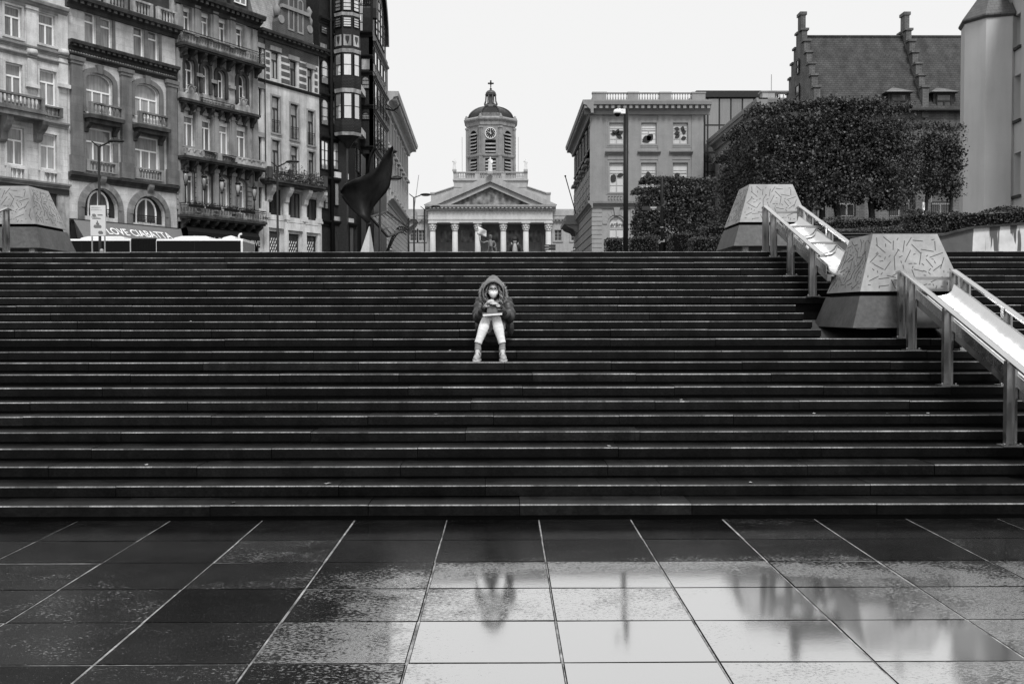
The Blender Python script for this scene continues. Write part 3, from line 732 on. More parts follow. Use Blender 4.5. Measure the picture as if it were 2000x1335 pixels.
def walker(label, x, y, ztop, hgt, back=True, clothes=None, hair=M_HAIRD, name='person', cap=False):
    """standing or walking figure on the upper ground; the steps hide most of it"""
    k = hgt/1.74; zb = ztop-hgt
    root = thing(name, label, 'person', (x, y, zb)); s = 1 if back else -1
    b = MB(); f = lambda X, Y, Z, r: (x+X*k, y+s*Y*k, zb+Z*k, r*k)
    b.ball((x, y, zb+1.62*k), (.078*k, .098*k, .118*k), 14, 10)
    limb(b, [f(0, 0, 1.55, .055), f(0, 0, 1.42, .06)])
    limb(b, [f(0, 0, 1.40, .12), f(0, .01, 1.25, .145), f(0, 0, 1.0, .135), f(0, 0, .9, .15)], squash=(1.25, .8))
    for q in (-1, 1):
        limb(b, [f(q*.19, 0, 1.40, .06), f(q*.26, -.02, 1.12, .05), f(q*.25, .1, .88, .036)]); b.ball(f(q*.25, .12, .80, 0)[:3], (.035*k, .045*k, .07*k), 8, 6)
        for j in range(4): limb(b, [f(q*.25+(j-1.5)*.012, .14, .76, .010), f(q*.25+(j-1.5)*.012, .16, .70, .008)], 2, 6)
        limb(b, [f(q*.27-q*.05, .14, .80, .012), f(q*.2, .16, .75, .009)], 2, 6)
        limb(b, [f(q*.1, 0, .88, .09), f(q*.11, .02, .48, .06), f(q*.11, -.05, .09, .042)]); limb(b, [f(q*.11, -.06, .05, .045), f(q*.13, .14, .04, .04)])
    remesh(b.build('body', M_SKIN, root), .016, 2)
    b = MB(); limb(b, [f(0, 0, 1.46, .10), f(0, .01, 1.38, .165), f(0, .01, 1.2, .175), f(0, 0, .98, .17), f(0, 0, .82, .185)], squash=(1.28, .85))
    for q in (-1, 1): limb(b, [f(q*.15, 0, 1.42, .085), f(q*.225, 0, 1.32, .083), f(q*.28, -.02, 1.10, .072), f(q*.26, .08, .9, .055)], 6, 14, 5, .08)
    remesh(b.build('jacket', clothes or M_CLOTHD, root), .02, 2)
    b = MB()
    for q in (-1, 1): limb(b, [f(q*.1, 0, .90, .11), f(q*.11, .02, .48, .08), f(q*.11, -.05, .08, .07)])
    remesh(b.build('trousers', M_CLOTHD, root), .02, 2)
    b = MB(); b.ball((x, y-s*.012*k, zb+1.66*k), (.088*k, .104*k, .10*k), 14, 9)
    if cap: b.lathe(x, y, [(.092*k, zb+1.67*k), (.09*k, zb+1.72*k), (.05*k, zb+1.765*k), (.01*k, zb+1.77*k)], 12)
    b.build('knitted_hat' if cap else 'hair', hair, root)
    return root, f
p = at(1005.5, 463.5, 37.8)
wk, f = walker('person in dark jacket and hat walking away with a pale backpack towards the church', p.x, 37.8, p.z, p.z-PZ, True, M_CLOTHD, M_CLOTHD, cap=True)
bp = thing('backpack', 'pale backpack worn by the person walking towards the church', 'backpack', f(0, -.22, 1.0, 0)[:3])
b = MB(); limb(b, [f(0, -.24, .98, .12), f(0, -.25, 1.15, .15), f(0, -.22, 1.36, .12), f(0, -.2, 1.44, .07)], squash=(1.0, .7)); remesh(b.build('pack_body', M_PACK, bp), .015, 2)
for q in (-1, 1):
    b = MB(); b.tube([f(q*.11, -.2, 1.45, 0)[:3], f(q*.13, 0, 1.535, 0)[:3], f(q*.14, .17, 1.38, 0)[:3], f(q*.15, .1, 1.1, 0)[:3], f(q*.11, -.16, 1.0, 0)[:3]], .018, 8); b.build('strap', M_PACK, bp)
b = MB(); limb(b, [f(0, -.345, 1.02, .07), f(0, -.35, 1.14, .08)], squash=(1.2, .4)); b.build('front_pocket', M_BAG, bp)
p = at(199, 486.5, 46); walker('grey-haired person standing in front of the bus, only the head showing over the steps', p.x, 46, p.z, 1.75, True, M_CLOTHD, M_PACK)
p = at(763.5, 482.5, 66); walker('dark-capped pedestrian beside the iron canopy, head just over the steps', p.x, 66, p.z, 1.72, False, M_CLOTHD, M_CLOTHD, cap=True)
p = at(1121.5, 482.5, 66); walker('dark-capped pedestrian in front of the grey corner building, head just over the steps', p.x, 66, p.z, 1.72, False, M_CLOTHD, M_CLOTHD, cap=True)
# ================================================================== facade kit
def arch_pts(s0, s1, zs, rise, n=10):
    c, r = (s0+s1)/2, (s1-s0)/2
    return [(c-r*math.cos(math.pi*k/n), zs+rise*math.sin(math.pi*k/n)) for k in range(n+1)]
def wall(b, s0, s1, z0, z1, ops, d=0.0, rev=.28, tone=1.0):
    """front sheet with real openings and reveals; ops: (s0,s1,z0,z1,rise)"""
    S = sorted({s0, s1}|{min(max(o[k], s0), s1) for o in ops for k in (0, 1)}); Z = sorted({z0, z1}|{min(max(o[k], z0), z1) for o in ops for k in (2, 3)})
    for a, c in zip(S[:-1], S[1:]):
        run = None
        for e, f in zip(Z[:-1], Z[1:]):
            hole = any(o[0]-1e-6 <= a and c <= o[1]+1e-6 and o[2]-1e-6 <= e and f <= o[3]+1e-6 for o in ops)
            if hole:
                if run is not None: b.poly([(a, d, run), (c, d, run), (c, d, e), (a, d, e)], tone); run = None
            elif run is None: run = e
        if run is not None: b.poly([(a, d, run), (c, d, run), (c, d, z1), (a, d, z1)], tone)
    for o in ops:
        a, c, e, f, r = o; zs = f-r
        b.poly([(a, d, e), (a, d-rev, e), (a, d-rev, zs), (a, d, zs)], tone); b.poly([(c, d, e), (c, d, zs), (c, d-rev, zs), (c, d-rev, e)], tone)
        b.poly([(a, d, e), (c, d, e), (c, d-rev, e), (a, d-rev, e)], tone)
        if r <= 0: b.poly([(a, d, f), (a, d-rev, f), (c, d-rev, f), (c, d, f)], tone)
        else:
            P = arch_pts(a, c, zs, r)
            for (x0, y0), (x1, y1) in zip(P[:-1], P[1:]):
                b.poly([(x0, d, y0), (x1, d, y1), (x1, d-rev, y1), (x0, d-rev, y0)], tone); b.poly([(x0, d, y0), (x0, d, f), (x1, d, f), (x1, d, y1)], tone)
def solid(b, s0, s1, z0, z1, depth, rev=.28):
    """the body of the building behind its front sheet"""
    b.box(s0, s1, -depth, -rev-.06, z0, z1); 
    for s in (s0, s1): b.poly([(s, -rev-.06, z0), (s, 0, z0), (s, 0, z1), (s, -rev-.06, z1)])
    b.poly([(s0, -rev-.06, z1), (s0, 0, z1), (s1, 0, z1), (s1, -rev-.06, z1)])
def window(f, root, o, fm=None, gm=None, trans=.70, mull=1, fw=.085, d=-.16, blind=0.0, bars=0, label=None):
    """one window: frame (part) with its pane (sub-part); trans = height of transom, mull lights below it"""
    fm = fm or M_WHITE; gm = gm or M_GLASS
    a, c, e, f_, r = o; b = MB(f); zs = f_-r; t = .07
    b.box(a, a+fw, d-t, d, e, zs); b.box(c-fw, c, d-t, d, e, zs); b.box(a+fw, c-fw, d-t, d, e, e+fw)
    if r > 0:
        P, Q = arch_pts(a, c, zs, r), arch_pts(a+fw, c-fw, zs, max(.02, r-fw))
        for k in range(len(P)-1): b.hexa([(P[k][0], d-t, P[k][1]), (P[k+1][0], d-t, P[k+1][1]), (Q[k+1][0], d-t, Q[k+1][1]), (Q[k][0], d-t, Q[k][1])], [(P[k][0], d, P[k][1]), (P[k+1][0], d, P[k+1][1]), (Q[k+1][0], d, Q[k+1][1]), (Q[k][0], d, Q[k][1])])
    else: b.box(a+fw, c-fw, d-t, d, f_-fw, f_)
    zt = None
    if trans: zt = e+(f_-e)*trans; b.box(a+fw, c-fw, d-t*.9, d+.012, zt-fw*.6, zt+fw*.6)
    for k in range(mull):
        sc = a+(c-a)*(k+1)/(mull+1); b.box(sc-fw*.55, sc+fw*.55, d-t*.85, d+.008, e+fw, (zt or f_)-fw*.5)
    for k in range(bars):
        zz = e+(f_-e)*(k+1)/(bars+1); b.box(a+fw, c-fw, d-t*.7, d-.005, zz-.022, zz+.022)
    fr = b.build('window', fm, root); p = MB(f)
    if r > 0:
        P = arch_pts(a+.02, c-.02, zs, r-.02); p.poly([(a+.02, d-.045, e), (c-.02, d-.045, e)]+[(s, d-.045, z) for s, z in P[::-1]])
    else: p.poly([(a+.02, d-.045, e), (c-.02, d-.045, e), (c-.02, d-.045, f_), (a+.02, d-.045, f_)])
    p.build('pane', gm, fr)
    if blind:
        q = MB(f); q.box(a+.01, c-.01, d+.02, d+.07, f_-blind, f_ if r <= 0 else f_-r*.3)
        if r > 0: q = MB(f); P = arch_pts(a+.02, c-.02, zs, r-.03); q.prism([(a+.02, f_-blind), (c-.02, f_-blind)]+P[::-1], d+.02, d+.06)
        q.build('roller_blind', M_BLIND, fr)
    return fr
def cornice(b, s0, s1, z, h, proj, d=0.0, tone=1.0, dent=0.0, back=-.02, ends=0.0):
    """moulded band whose top is at z"""
    P = [(back, z-h), (d+proj*.22, z-h), (d+proj*.28, z-h*.72), (d+proj*.55, z-h*.55), (d+proj*.62, z-h*.40), (d+proj*.94, z-h*.34), (d+proj, z-h*.10), (d+proj, z), (back, z+.02)]
    b.extr(P, s0-ends, s1+ends, tone)
    if dent:
        s = s0+dent*.4
        while s < s1-dent*.6: b.box(s, s+dent*.5, d+proj*.3, d+proj*.84, z-h*.62, z-h*.36, tone); s += dent
def baluster_prof(z0, z1, r):
    h = z1-z0
    return [(r*.9, z0), (r*.9, z0+h*.06), (r*.5, z0+h*.1), (r*1.0, z0+h*.30), (r*.85, z0+h*.42), (r*.42, z0+h*.72), (r*.5, z0+h*.85), (r*.9, z0+h*.93), (r*.9, z1)]
def balustrade(f, root, s0, s1, z0, z1, d0, mat, spacing=.24, name='balustrade', ends=True, seg=7):
    b = MB(f); h = z1-z0; t = .13
    b.box(s0, s1, d0-t, d0+t, z1-h*.14, z1); b.box(s0, s1, d0-t*.9, d0+t*.9, z0, z0+h*.12)
    if ends:
        for a in (s0, s1-.22): b.box(a, a+.22, d0-t*.95, d0+t*.95, z0+h*.12, z1-h*.14)
    a, c = (s0+.22, s1-.22) if ends else (s0, s1); n = max(1, int((c-a)/spacing))
    for k in range(n): b.lathe(a+(c-a)*(k+.5)/n, d0, baluster_prof(z0+h*.12, z1-h*.14, .075), seg)
    return b.build(name, mat, root)
def railing(f, root, s0, s1, z0, z1, d0, ends=True, back=0.0, sp=.13, scroll=True, mat=None, name='iron_railing'):
    """wrought iron balcony railing with scrolls"""
    b = MB(f); rt = .016
    segs = [((s0, d0), (s1, d0))]
    if ends: segs += [((s0, back), (s0, d0)), ((s1, d0), (s1, back))]
    for (a, da), (c, dc) in segs:
        L = math.hypot(c-a, dc-da); n = max(2, int(L/sp))
        for z in (z0+.06, z1, z1-.16): b.tube([(a, da, z), (c, dc, z)], rt*(1.7 if z == z1 else 1), 4)
        for k in range(n+1):
            t = k/n; x, y = a+(c-a)*t, da+(dc-da)*t; b.tube([(x, y, z0), (x, y, z1)], rt*(1.5 if k % 8 == 0 else .75), 4, caps=False)
            if scroll and k < n and k % 2 == 0:
                x2, y2 = a+(c-a)*(k+1)/n, da+(dc-da)*(k+1)/n; zm = (z0+z1)/2; hh = (z1-z0)*.22
                P = [(x+(x2-x)*(.5+.5*math.cos(q*.9)*(1-q*.06)), y+(y2-y)*(.5+.5*math.cos(q*.9)*(1-q*.06)), zm-.06+hh*math.sin(q*.9)*(1-q*.05)) for q in range(9)]
                b.tube(P, rt*.8, 4, caps=False)
    return b.build(name, mat or M_IRON, root)
def console(b, s, w, z0, z1, dp, tone=1.0):
    h = z1-z0; P = [(-.02, z1), (dp, z1), (dp, z1-h*.18), (dp*.82, z1-h*.38), (dp*.42, z1-h*.62), (dp*.34, z0+h*.10), (dp*.16, z0), (-.02, z0)]
    b.extr(P, s-w/2, s+w/2, tone)
def op(f, p0, p1, yt, yb, rise=0.0):
    ym = (yt+yb)/2; pc = (p0+p1)/2
    return (f.s(p0, ym), f.s(p1, ym), f.z(pc, yb), f.z(pc, yt), rise)
def surround(b, o, w=.16, d=.05, sill=.12, tone=1.0, ears=False):
    a, c, e, f_, r = o
    b.box(a-w, a-.002, -.01, d, e, f_-r); b.box(c+.002, c+w, -.01, d, e, f_-r)
    if r > 0:
        P, Q = arch_pts(a-w, c+w, f_-r, r+w), arch_pts(a, c, f_-r, r+.002)
        for k in range(len(P)-1): b.hexa([(P[k][0], -.01, P[k][1]), (P[k+1][0], -.01, P[k+1][1]), (Q[k+1][0], -.01, Q[k+1][1]), (Q[k][0], -.01, Q[k][1])], [(P[k][0], d, P[k][1]), (P[k+1][0], d, P[k+1][1]), (Q[k+1][0], d, Q[k+1][1]), (Q[k][0], d, Q[k][1])], tone)
    else: b.box(a-w, c+w, -.01, d+.004, f_+.002, f_+w, tone)
    if sill: b.box(a-w*1.1, c+w*1.1, -.01, d+.07, e-sill, e-.002, tone)
def cartouche(b, s, z, r, d=.1):
    """carved oval shield in a scrolled frame with a garland to each side"""
    n = 16; ov = lambda k, q, w_, h: (s+r*w_*math.cos(2*math.pi*k/n), d+q, z+r*h*math.sin(2*math.pi*k/n))
    a = [b.vert(*ov(k, 0, .62, .80)) for k in range(n)]; c = [b.vert(*ov(k, .05, .42, .56)) for k in range(n)]; m = b.vert(s, d+.08, z)
    for k in range(n): b.face((a[k], a[(k+1) % n], c[(k+1) % n], c[k]), 1, True); b.face((c[k], c[(k+1) % n], m), 1, True)
    b.tube([ov(k, .03, .60, .78) for k in range(n+1)], r*.11, 6)
    for q in (-1, 1):
        b.tube([(s+q*r*(.7+.16*j+.10*math.sin(j*1.7)), d+.02, z-r*.15-r*.11*j+r*.16*math.cos(j*1.7)) for j in range(8)], [r*.15, r*.17, r*.14, r*.16, r*.13, r*.13, r*.1, r*.05], 6)
        b.tube([(s+q*r*(.55+.22*math.cos(t*.8)*(1-t*.08)), d+.04, z+r*.62+r*.22*math.sin(t*.8)*(1-t*.08)) for t in range(8)], r*.07, 5)
    b.ball((s, d+.05, z+r*.95), (r*.2, .08, r*.16), 8, 5)
# ================================================================== the row of old houses on the left
ROW = Frame((-25.83, 67.5), (.515, .857))
GZ = 3.05
def rect(b, f, p0, p1, yt, yb, d0, d1, pc=None):
    o = op(f, p0, p1, yt, yb); b.box(o[0], o[1], d0, d1, o[2], o[3])
def band(f, px, y): return f.z(px, y)
def house_a():
    f = ROW; root = thing('town_house', 'pale stone town house with balustraded bays at the far left edge', 'town house', f.p(f.s(60), 0, GZ))
    sL, sR = f.s(-95), f.s(132.5)
    rows = [[(8.5,42,12,72),(75,107.5,28,88)], [(10.5,44,124,196),(77,110,138,206)], [(13,47,249,322),(79,111,262,331)]]
    ops = [op(f, *w) for r in rows for w in r]
    ds = ops[1][0]-ops[0][0]
    for k in (0, 2, 4):
        for j in (1, 2): o = ops[k]; ops.append((o[0]-ds*1.08*j, o[1]-ds*1.08*j, o[2], o[3], 0))
    ztop = 29.5; z_fascia = f.z(60, 362)
    b = MB(f); wall(b, sL, sR, z_fascia, ztop, ops); solid(b, sL, sR, GZ-1, ztop, 9)
    b.build('wall', M_PALE, root)
    for i, o in enumerate(ops): window(f, root, o, trans=.66, mull=1, gm=M_GLASS)
    b = MB(f)
    for y, h, pr in ((3, .55, .45), (93.5, .30, .22), (111, .22, .18), (233, .35, .30), (355, .35, .35)): cornice(b, sL, sR, f.z(60, y-3), h, pr)
    cornice(b, sL, sR, ztop, .8, .7, dent=.5); b.build('cornice', M_MID, root)
    b = MB(f)
    for p in (60.5, 121.5):
        o0, o1 = f.z(p, 176), f.z(p, 8); s = f.s(p, 90)
        b.box(s-.34, s+.34, -.01, .12, f.z(p, 112), f.z(p, 20)); b.box(s-.30, s+.30, -.01, .14, f.z(p, 165), f.z(p, 116)); b.box(s-.42, s+.42, -.01, .22, f.z(p, 20), f.z(p, 14)); b.box(s-.42, s+.42, -.01, .26, f.z(p, 172), f.z(p, 165))
        b.lathe(s, .12, [(.3, f.z(p, 108)), (.36, f.z(p, 104)), (.3, f.z(p, 98))], 12)
    b.build('pilasters', M_PALE_PLAIN, root)
    b = MB(f)
    for i, o in enumerate(ops): surround(b, o, .15, .06, .14)
    b.build('window_surrounds', M_PALE_PLAIN, root)
    # balcony of the left bay on two big consoles, shallow one on the right bay
    sa, sb = f.s(-30, 208, 1.0), f.s(77, 212, .6); zb, zt = f.z(40, 215, .8), f.z(40, 189, .8)
    b = MB(f); b.box(sa, sb, -.02, 1.15, zb-.42, zb-.1); b.box(sa-.05, sb+.08, -.02, 1.25, zb-.1, zb+.04)
    for p in (2, 71): console(b, f.s(p, 240), .42, f.z(p, 278), zb-.42, .95)
    bl = b.build('balcony', M_BALC, root); balustrade(f, bl, sa, sb, zb+.04, zt+.1, 1.05, M_BALC)
    o = ops[3]; balustrade(f, root, o[0]-.2, o[1]+.25, f.z(98, 229), f.z(98, 209), .2, M_BALC)
    for o in (ops[4], ops[5]): balustrade(f, root, o[0]-.1, o[1]+.1, o[2]-.95, o[2]-.12, .10, M_PALE_PLAIN)
    b = MB(f); b.box(sL, sR, -.02, .12, f.z(60, 374), z_fascia-.02); b.box(sL, sR-.9, -.02, -.005, GZ-1, f.z(60, 374)); b.build('shop_front', M_DARKP, root)
    b = MB(f); b.box(sR-.85, sR, -.02, .06, GZ-1, f.z(125, 375)-.02); b.box(sL, sL+.5, -.02, .06, GZ-1, f.z(60, 375)-.02); b.build('corner_pier', M_SOOTL, root)
house_a()
def house_b():
    f = ROW; root = thing('town_house', 'pale town house with dark pilasters, segmental windows and a lettered awning', 'town house', f.p(f.s(240), 0, GZ))
    sL, sR = f.s(133.5), f.s(344.5)
    top = [(165.5,187.5,25,90),(195.5,219,36,98),(261,281.5,53,112),(288.5,310,61,119)]
    mid = [(166,219.5,144,224),(261.5,310,164,231)]; low = [(167,221,252,318),(262.5,311.5,268,334)]; gr_ = [(163,230,368,424),(258,322,383,437)]
    oT = [op(f, *w) for w in top]; oM = [op(f, *w, .55) for w in mid]; oL = [op(f, *w) for w in low]; oG = []
    for w in gr_:
        o = op(f, *w); oG.append((o[0], o[1], o[2], o[3], min(1.35, o[3]-o[2]-.1)))
    zt = f.z(240, 24); zg = f.z(240, 442); ops = oT+oM+oL+oG
    b = MB(f); wall(b, sL, sR, zg, zt, ops, rev=.34); solid(b, sL, sR, GZ-1, zt, 9, .34); b.build('wall', M_MIDJ, root)
    for o in oT: window(f, root, o, trans=.72, mull=0, fm=M_WHITE, gm=M_GLASS, d=-.2)
    for o in oM: window(f, root, o, trans=.56, mull=2, gm=M_GLASS, d=-.2)
    for o in oL: window(f, root, o, trans=.60, mull=2, gm=M_GLASS, d=-.2)
    for o in oG:
        o2 = (o[0]+.5, o[1]-.5, o[2], o[3]-.12, 1.0); window(f, root, o2, trans=0, mull=1, gm=M_GLASSD, d=-.26, fw=.12)
        b = MB(f); b.poly([(o[0], -.33, o[2]), (o[1], -.33, o[2])]+[(s, -.33, z) for s, z in arch_pts(o[0], o[1], o[3]-o[4], o[4])[::-1]]); b.build('arch_infill', M_DARKP, root)
        railing(f, root, o2[0], o2[1], o[2]+.02, o[2]+.55, -.1, ends=False)
    b = MB(f)
    cornice(b, sL, sR, f.z(240, 106), .6, .55, dent=.42); cornice(b, sL, sR, f.z(240, 128), .3, .25); cornice(b, sL, sR, f.z(240, 350), .5, .35); cornice(b, sL-.1, sR+.1, zt, .75, .75, dent=.5); cornice(b, sL, sR, f.z(240, 436), .25, .2)
    b.build('cornice', M_SOOT, root)
    b = MB(f); s = sL+.15
    while s < sR-.2: b.box(s, s+.10, -.01, .06, f.z(240, 127), f.z(240, 115)); s += .2
    b.build('fluted_frieze', M_PALE_PLAIN, root)
    b = MB(f)
    for p, w in ((148, .55), (244.5, .55), (333.5, .55)):
        s = f.s(p, 250); hh = f.z(240, 134), f.z(240, 318), f.z(240, 344)
        b.box(s-w*.72, s+w*.72, -.01, .24, hh[1], hh[0]-.5); b.box(s-w*.9, s+w*.9, -.01, .30, hh[2]-.15, hh[1]); b.box(s-w*.85, s+w*.85, -.01, .30, hh[0]-.5, hh[0]-.3); b.box(s-w, s+w, -.01, .36, hh[0]-.3, hh[0]-.05)
    b.build('pilasters', M_DKP, root)
    b = MB(f)
    for o in oM: surround(b, o, .34, .12, 0); c = (o[0]+o[1])/2; b.hexa([(c-.16, 0, o[3]-.05), (c+.16, 0, o[3]-.05), (c+.16, .22, o[3]-.05), (c-.16, .22, o[3]-.05)], [(c-.24, 0, o[3]+.5), (c+.24, 0, o[3]+.5), (c+.24, .26, o[3]+.5), (c-.24, .26, o[3]+.5)])
    for o in oL: b.box(o[0]-.34, o[0], -.01, .08, o[2], o[3]); b.box(o[1], o[1]+.34, -.01, .08, o[2], o[3]); b.box(o[0]-.34, o[1]+.34, -.01, .085, o[3]+.003, o[3]+.85)
    b.box(oT[0][1], oT[1][0], -.01, .06, oT[0][2]-.1, oT[0][3]+.2); b.box(oT[2][1], oT[3][0], -.01, .06, oT[2][2]-.1, oT[2][3]+.2)
    for o in (oT[1], oT[3]): b.box(o[1], o[1]+.22, -.01, .06, o[2]-.1, o[3]+.2)
    for o in (oT[0], oT[2]): b.box(o[0]-.3, oT[oT.index(o)+1][1]+.3, -.01, .16, o[2]-.25, o[2]-.003)
    b.build('window_surrounds', M_DKP, root)
    b = MB(f)
    for o in oG:
        P, Q = arch_pts(o[0]-.42, o[1]+.42, o[3]-o[4], o[4]+.42, 16), arch_pts(o[0], o[1], o[3]-o[4], o[4]+.003, 16)
        for k in range(16): b.hexa([(P[k][0], 0, P[k][1]), (P[k+1][0], 0, P[k+1][1]), (Q[k+1][0], 0, Q[k+1][1]), (Q[k][0], 0, Q[k][1])], [(P[k][0], .1, P[k][1]), (P[k+1][0], .1, P[k+1][1]), (Q[k+1][0], .18, Q[k+1][1]), (Q[k][0], .18, Q[k][1])], 1+.25*(k % 2))
        for q, x in ((o[0]-.42, o[0]), (o[1], o[1]+.42)): b.box(q, x, 0, .12, o[2]-.3, o[3]-o[4])
        c = (o[0]+o[1])/2; console(b, c, .4, o[3]-.1, o[3]+.75, .4)
    b.build('arch_rings', M_DKP, root)
    for o, (yt, yb) in zip(oM, ((203, 230), (221, 249))):
        pc = (192, 286)[oM.index(o)]; zb = f.z(pc, yb, .5); ztt = f.z(pc, yt, .5); b = MB(f); b.box(o[0]-.25, o[1]+.35, -.02, .85, zb-.12, zb+.12); b.box(o[0]-.1, o[1]+.2, -.02, .65, zb-.4, zb-.12)
        for q in (o[0], o[1]+.05): console(b, q, .28, zb-1.0, zb-.4, .5)
        bl = b.build('balcony', M_SOOT, root); balustrade(f, bl, o[0]-.2, o[1]+.3, zb+.12, ztt, .72, M_BALC)
    for o, (pc, yt, yb) in zip(oL, ((198, 315, 337), (292, 330, 352))): balustrade(f, root, o[0]-.1, o[1]+.15, f.z(pc, yb, .2), f.z(pc, yt, .2), .2, M_MID)
    # attic with balustrade and dormers, above the frame for the most part
    for k in range(4): balustrade(f, root, sL+.5+k*2.1, sL+2.2+k*2.1, zt, zt+1.0, .35, M_SOOTL)
    b = MB(f); b.box(sL, sR, -8, -.6, zt, zt+3.4); b.build('attic', M_SOOT, root)
    # awning with its lettering
    b = MB(f); za, zb = f.z(240, 437), f.z(240, 470, 1.9); dp = 1.9; a, c = f.s(141, 430), f.s(351, 445); a2, c2 = f.s(164, 468, dp), f.s(361, 468, dp)
    b.hexa([(a2, dp, zb), (c2, dp, zb), (c-.1, .13, zb-.05), (a+.3, .13, zb-.05)], [(a2, dp, zb+.03), (c2, dp, zb+.03), (c, .13, za), (a, .13, za)]); b.box(a2, c2, dp-.01, dp+.02, zb-.35, zb+.03)
    aw = b.build('awning', M_CANV, root)
    lean = -math.atan2(dp-.13, za-zb)
    L = math.hypot(dp-.13, za-zb); t0 = .30
    text('R LOVE CIABATTA', 'awning_lettering', M_WHITE, aw, f, f.s(197, 465, 1.4), .13+(dp-.13)*(1-t0)+.03, za+(zb-za)*(1-t0)+.03, 1.12, lean=-lean, shear=.12, xs=.63, ext=.004)
    b = MB(f); b.box(sL+.1, sR-.1, -.02, .06, GZ-1, zg-.02); b.build('shop_front', M_DARKP, root)
house_b()
def house_c():
    f = ROW; root = thing('town_house', 'dark sooty town house with four bays, iron balconies and roller blinds', 'town house', f.p(f.s(425), 0, GZ))
    sL, sR = f.s(346), f.s(503)
    r1 = [(356,373,14,62),(391.5,409.5,25,72),(425.5,442.5,36,84),(459,475.5,49,94)]
    r2 = [(359,379,114,176),(394,407,128,184),(423,438.5,138,192),(464,479.5,147,205)]
    r3 = [(357.5,380.5,217,286),(393,413.5,227,294),(426.5,447.5,236,302),(460.5,482,245,310)]
    r4 = [(357.5,379.5,331,400),(393,412.5,338,406),(428,447.5,345,411),(460.5,479.5,352,417)]
    o1 = [op(f, *w) for w in r1]; o3 = [op(f, *w) for w in r3]; o2 = []
    for w in r2: o = op(f, *w); o2.append((*o[:4], (o[1]-o[0])/2))
    o4 = [op(f, *w, .28) for w in r4]
    zt = f.z(425, 12); zg = f.z(425, 440)
    b = MB(f); wall(b, sL, sR, zg, zt, o1+o2+o3+o4, rev=.4); solid(b, sL, sR, GZ-1, zt, 9, .4); b.build('wall', M_SOOTL, root)
    for o in o1: window(f, root, o, trans=.62, mull=1, blind=.32, d=-.24, gm=M_GLASS)
    for o in o2: window(f, root, o, trans=.64, mull=1, d=-.24, gm=M_GLASSD)
    for o in o3: window(f, root, o, trans=.66, mull=1, blind=.42, d=-.24, gm=M_GLASS)
    for o in o4: window(f, root, o, trans=.68, mull=1, blind=.42, d=-.24, gm=M_GLASS)
    b = MB(f); cornice(b, sL-.1, sR+.15, zt+.1, .9, .95, dent=.5); b.build('cornice', M_SOOT, root)
    b = MB(f)
    for o in o2: surround(b, o, .26, .16, 0)
    for o in o4: surround(b, o, .15, .07, 0)
    b.build('window_surrounds', M_SOOT, root); b = MB(f)  # soot-dark stone here paints in deeper shade around the recessed windows
    for o in o1+o3: surround(b, o, .2, .12, .12)
    for k in range(3):
        for A in (o1, o3, o4): s = (A[k][1]+A[k+1][0])/2; b.box(s-.2, s+.2, -.01, .2, A[k][2]-.2, A[k][3]+.4); b.box(s-.27, s+.27, -.01, .26, A[k][3]+.1, A[k][3]+.35)
        s = (o2[k][1]+o2[k+1][0])/2; b.box(s-.26, s+.26, -.01, .25, o2[k][3]-1.2, o2[k][3]-.95)
    for s in (sL+.25, sR-.3):
        b.box(s-.25, s+.25, -.01, .16, zg, zt-.9)
    b.build('window_surrounds', M_MID, root)
    b = MB(f)
    for o in o4:                                            # rusticated blocks beside the lower windows
        z = o[2]-.4
        while z < o[3]-.2:
            for a, c in ((o[0]-.62, o[0]-.16), (o[1]+.16, o[1]+.62)): b.box(a, c, -.01, .09, z, z+.30)
            z += .36
    b.build('rustication', M_SOOTL, root)
    def bal(pt, yt, pb, yb, dp, a, c, parapet=None, rail=True, mat=M_SOOT):
        zb = f.z(pb, yb, dp*.9)
        b = MB(f); b.box(a, c, -.02, dp, zb+.12, zb+.3); b.box(a+.05, c-.05, -.02, dp-.12, zb, zb+.12)
        n = 9
        for k in range(n): console(b, a+.35+(c-a-.7)*k/(n-1), .24, zb-.7, zb, dp*.8)
        bl = b.build('balcony', mat, root); zr = f.z(pt, yt, dp)
        return bl, zb+.3, zr
    bl, z0, z1 = bal(425, 77, 425, 109, .95, sL-.05, sR+.05); railing(f, bl, sL+.02, sR-.02, z0, z1, .88)
    bl, z0, z1 = bal(425, 199, 425, 214, .7, sL, sR-.3); railing(f, bl, f.s(394, 200, .7), f.s(459, 210, .7), z0, z1+.05, .66)
    b = MB(f)
    for p in (376, 477): cartouche(b, f.s(p, 195, .6), z0+.55, .55, .5); s = f.s(p, 195, .6); b.box(s-1.1, s+1.0, .40, .60, z0, z0+.38)
    b.build('cartouche', M_SOOTL, bl)
    bl, z0, z1 = bal(425, 298, 425, 321, .95, sL-.05, sR)
    b = MB(f)
    for a, c in ((sL+.02, f.s(397, 290, .9)), (f.s(464, 300, .9), sR-.05)):
        b.box(a, c, .70, .90, z0, z0+.12); b.box(a, c, .68, .92, z1-.12, z1); b.box(a, c, .74, .86, z0+.12, z1-.12)
        for k in range(4): b.box(a+(c-a)*k/3-.12, a+(c-a)*k/3+.12, .705, .905, z0+.1, z1-.1)
        for k in range(3): b.lathe(a+(c-a)*(k+.5)/3, .80, [(.05, z0+.15), (.14, z0+.35), (.13, z0+.5), (.05, z1-.15)], 8)
    c0 = f.s(430, 295, .9); b.box(c0-.2, c0+.2, .70, .92, z0, z1); b.build('parapet', M_SOOTL, bl); railing(f, bl, f.s(398, 290, .9), f.s(463, 300, .9), z0, z1-.03, .82, ends=False)
    bl, z0, z1 = bal(425, 402, 425, 432, 1.0, sL-.02, sR); railing(f, bl, sL+.05, sR-.05, z0, z1, .93)
    b = MB(f); rnd = random.Random(4)
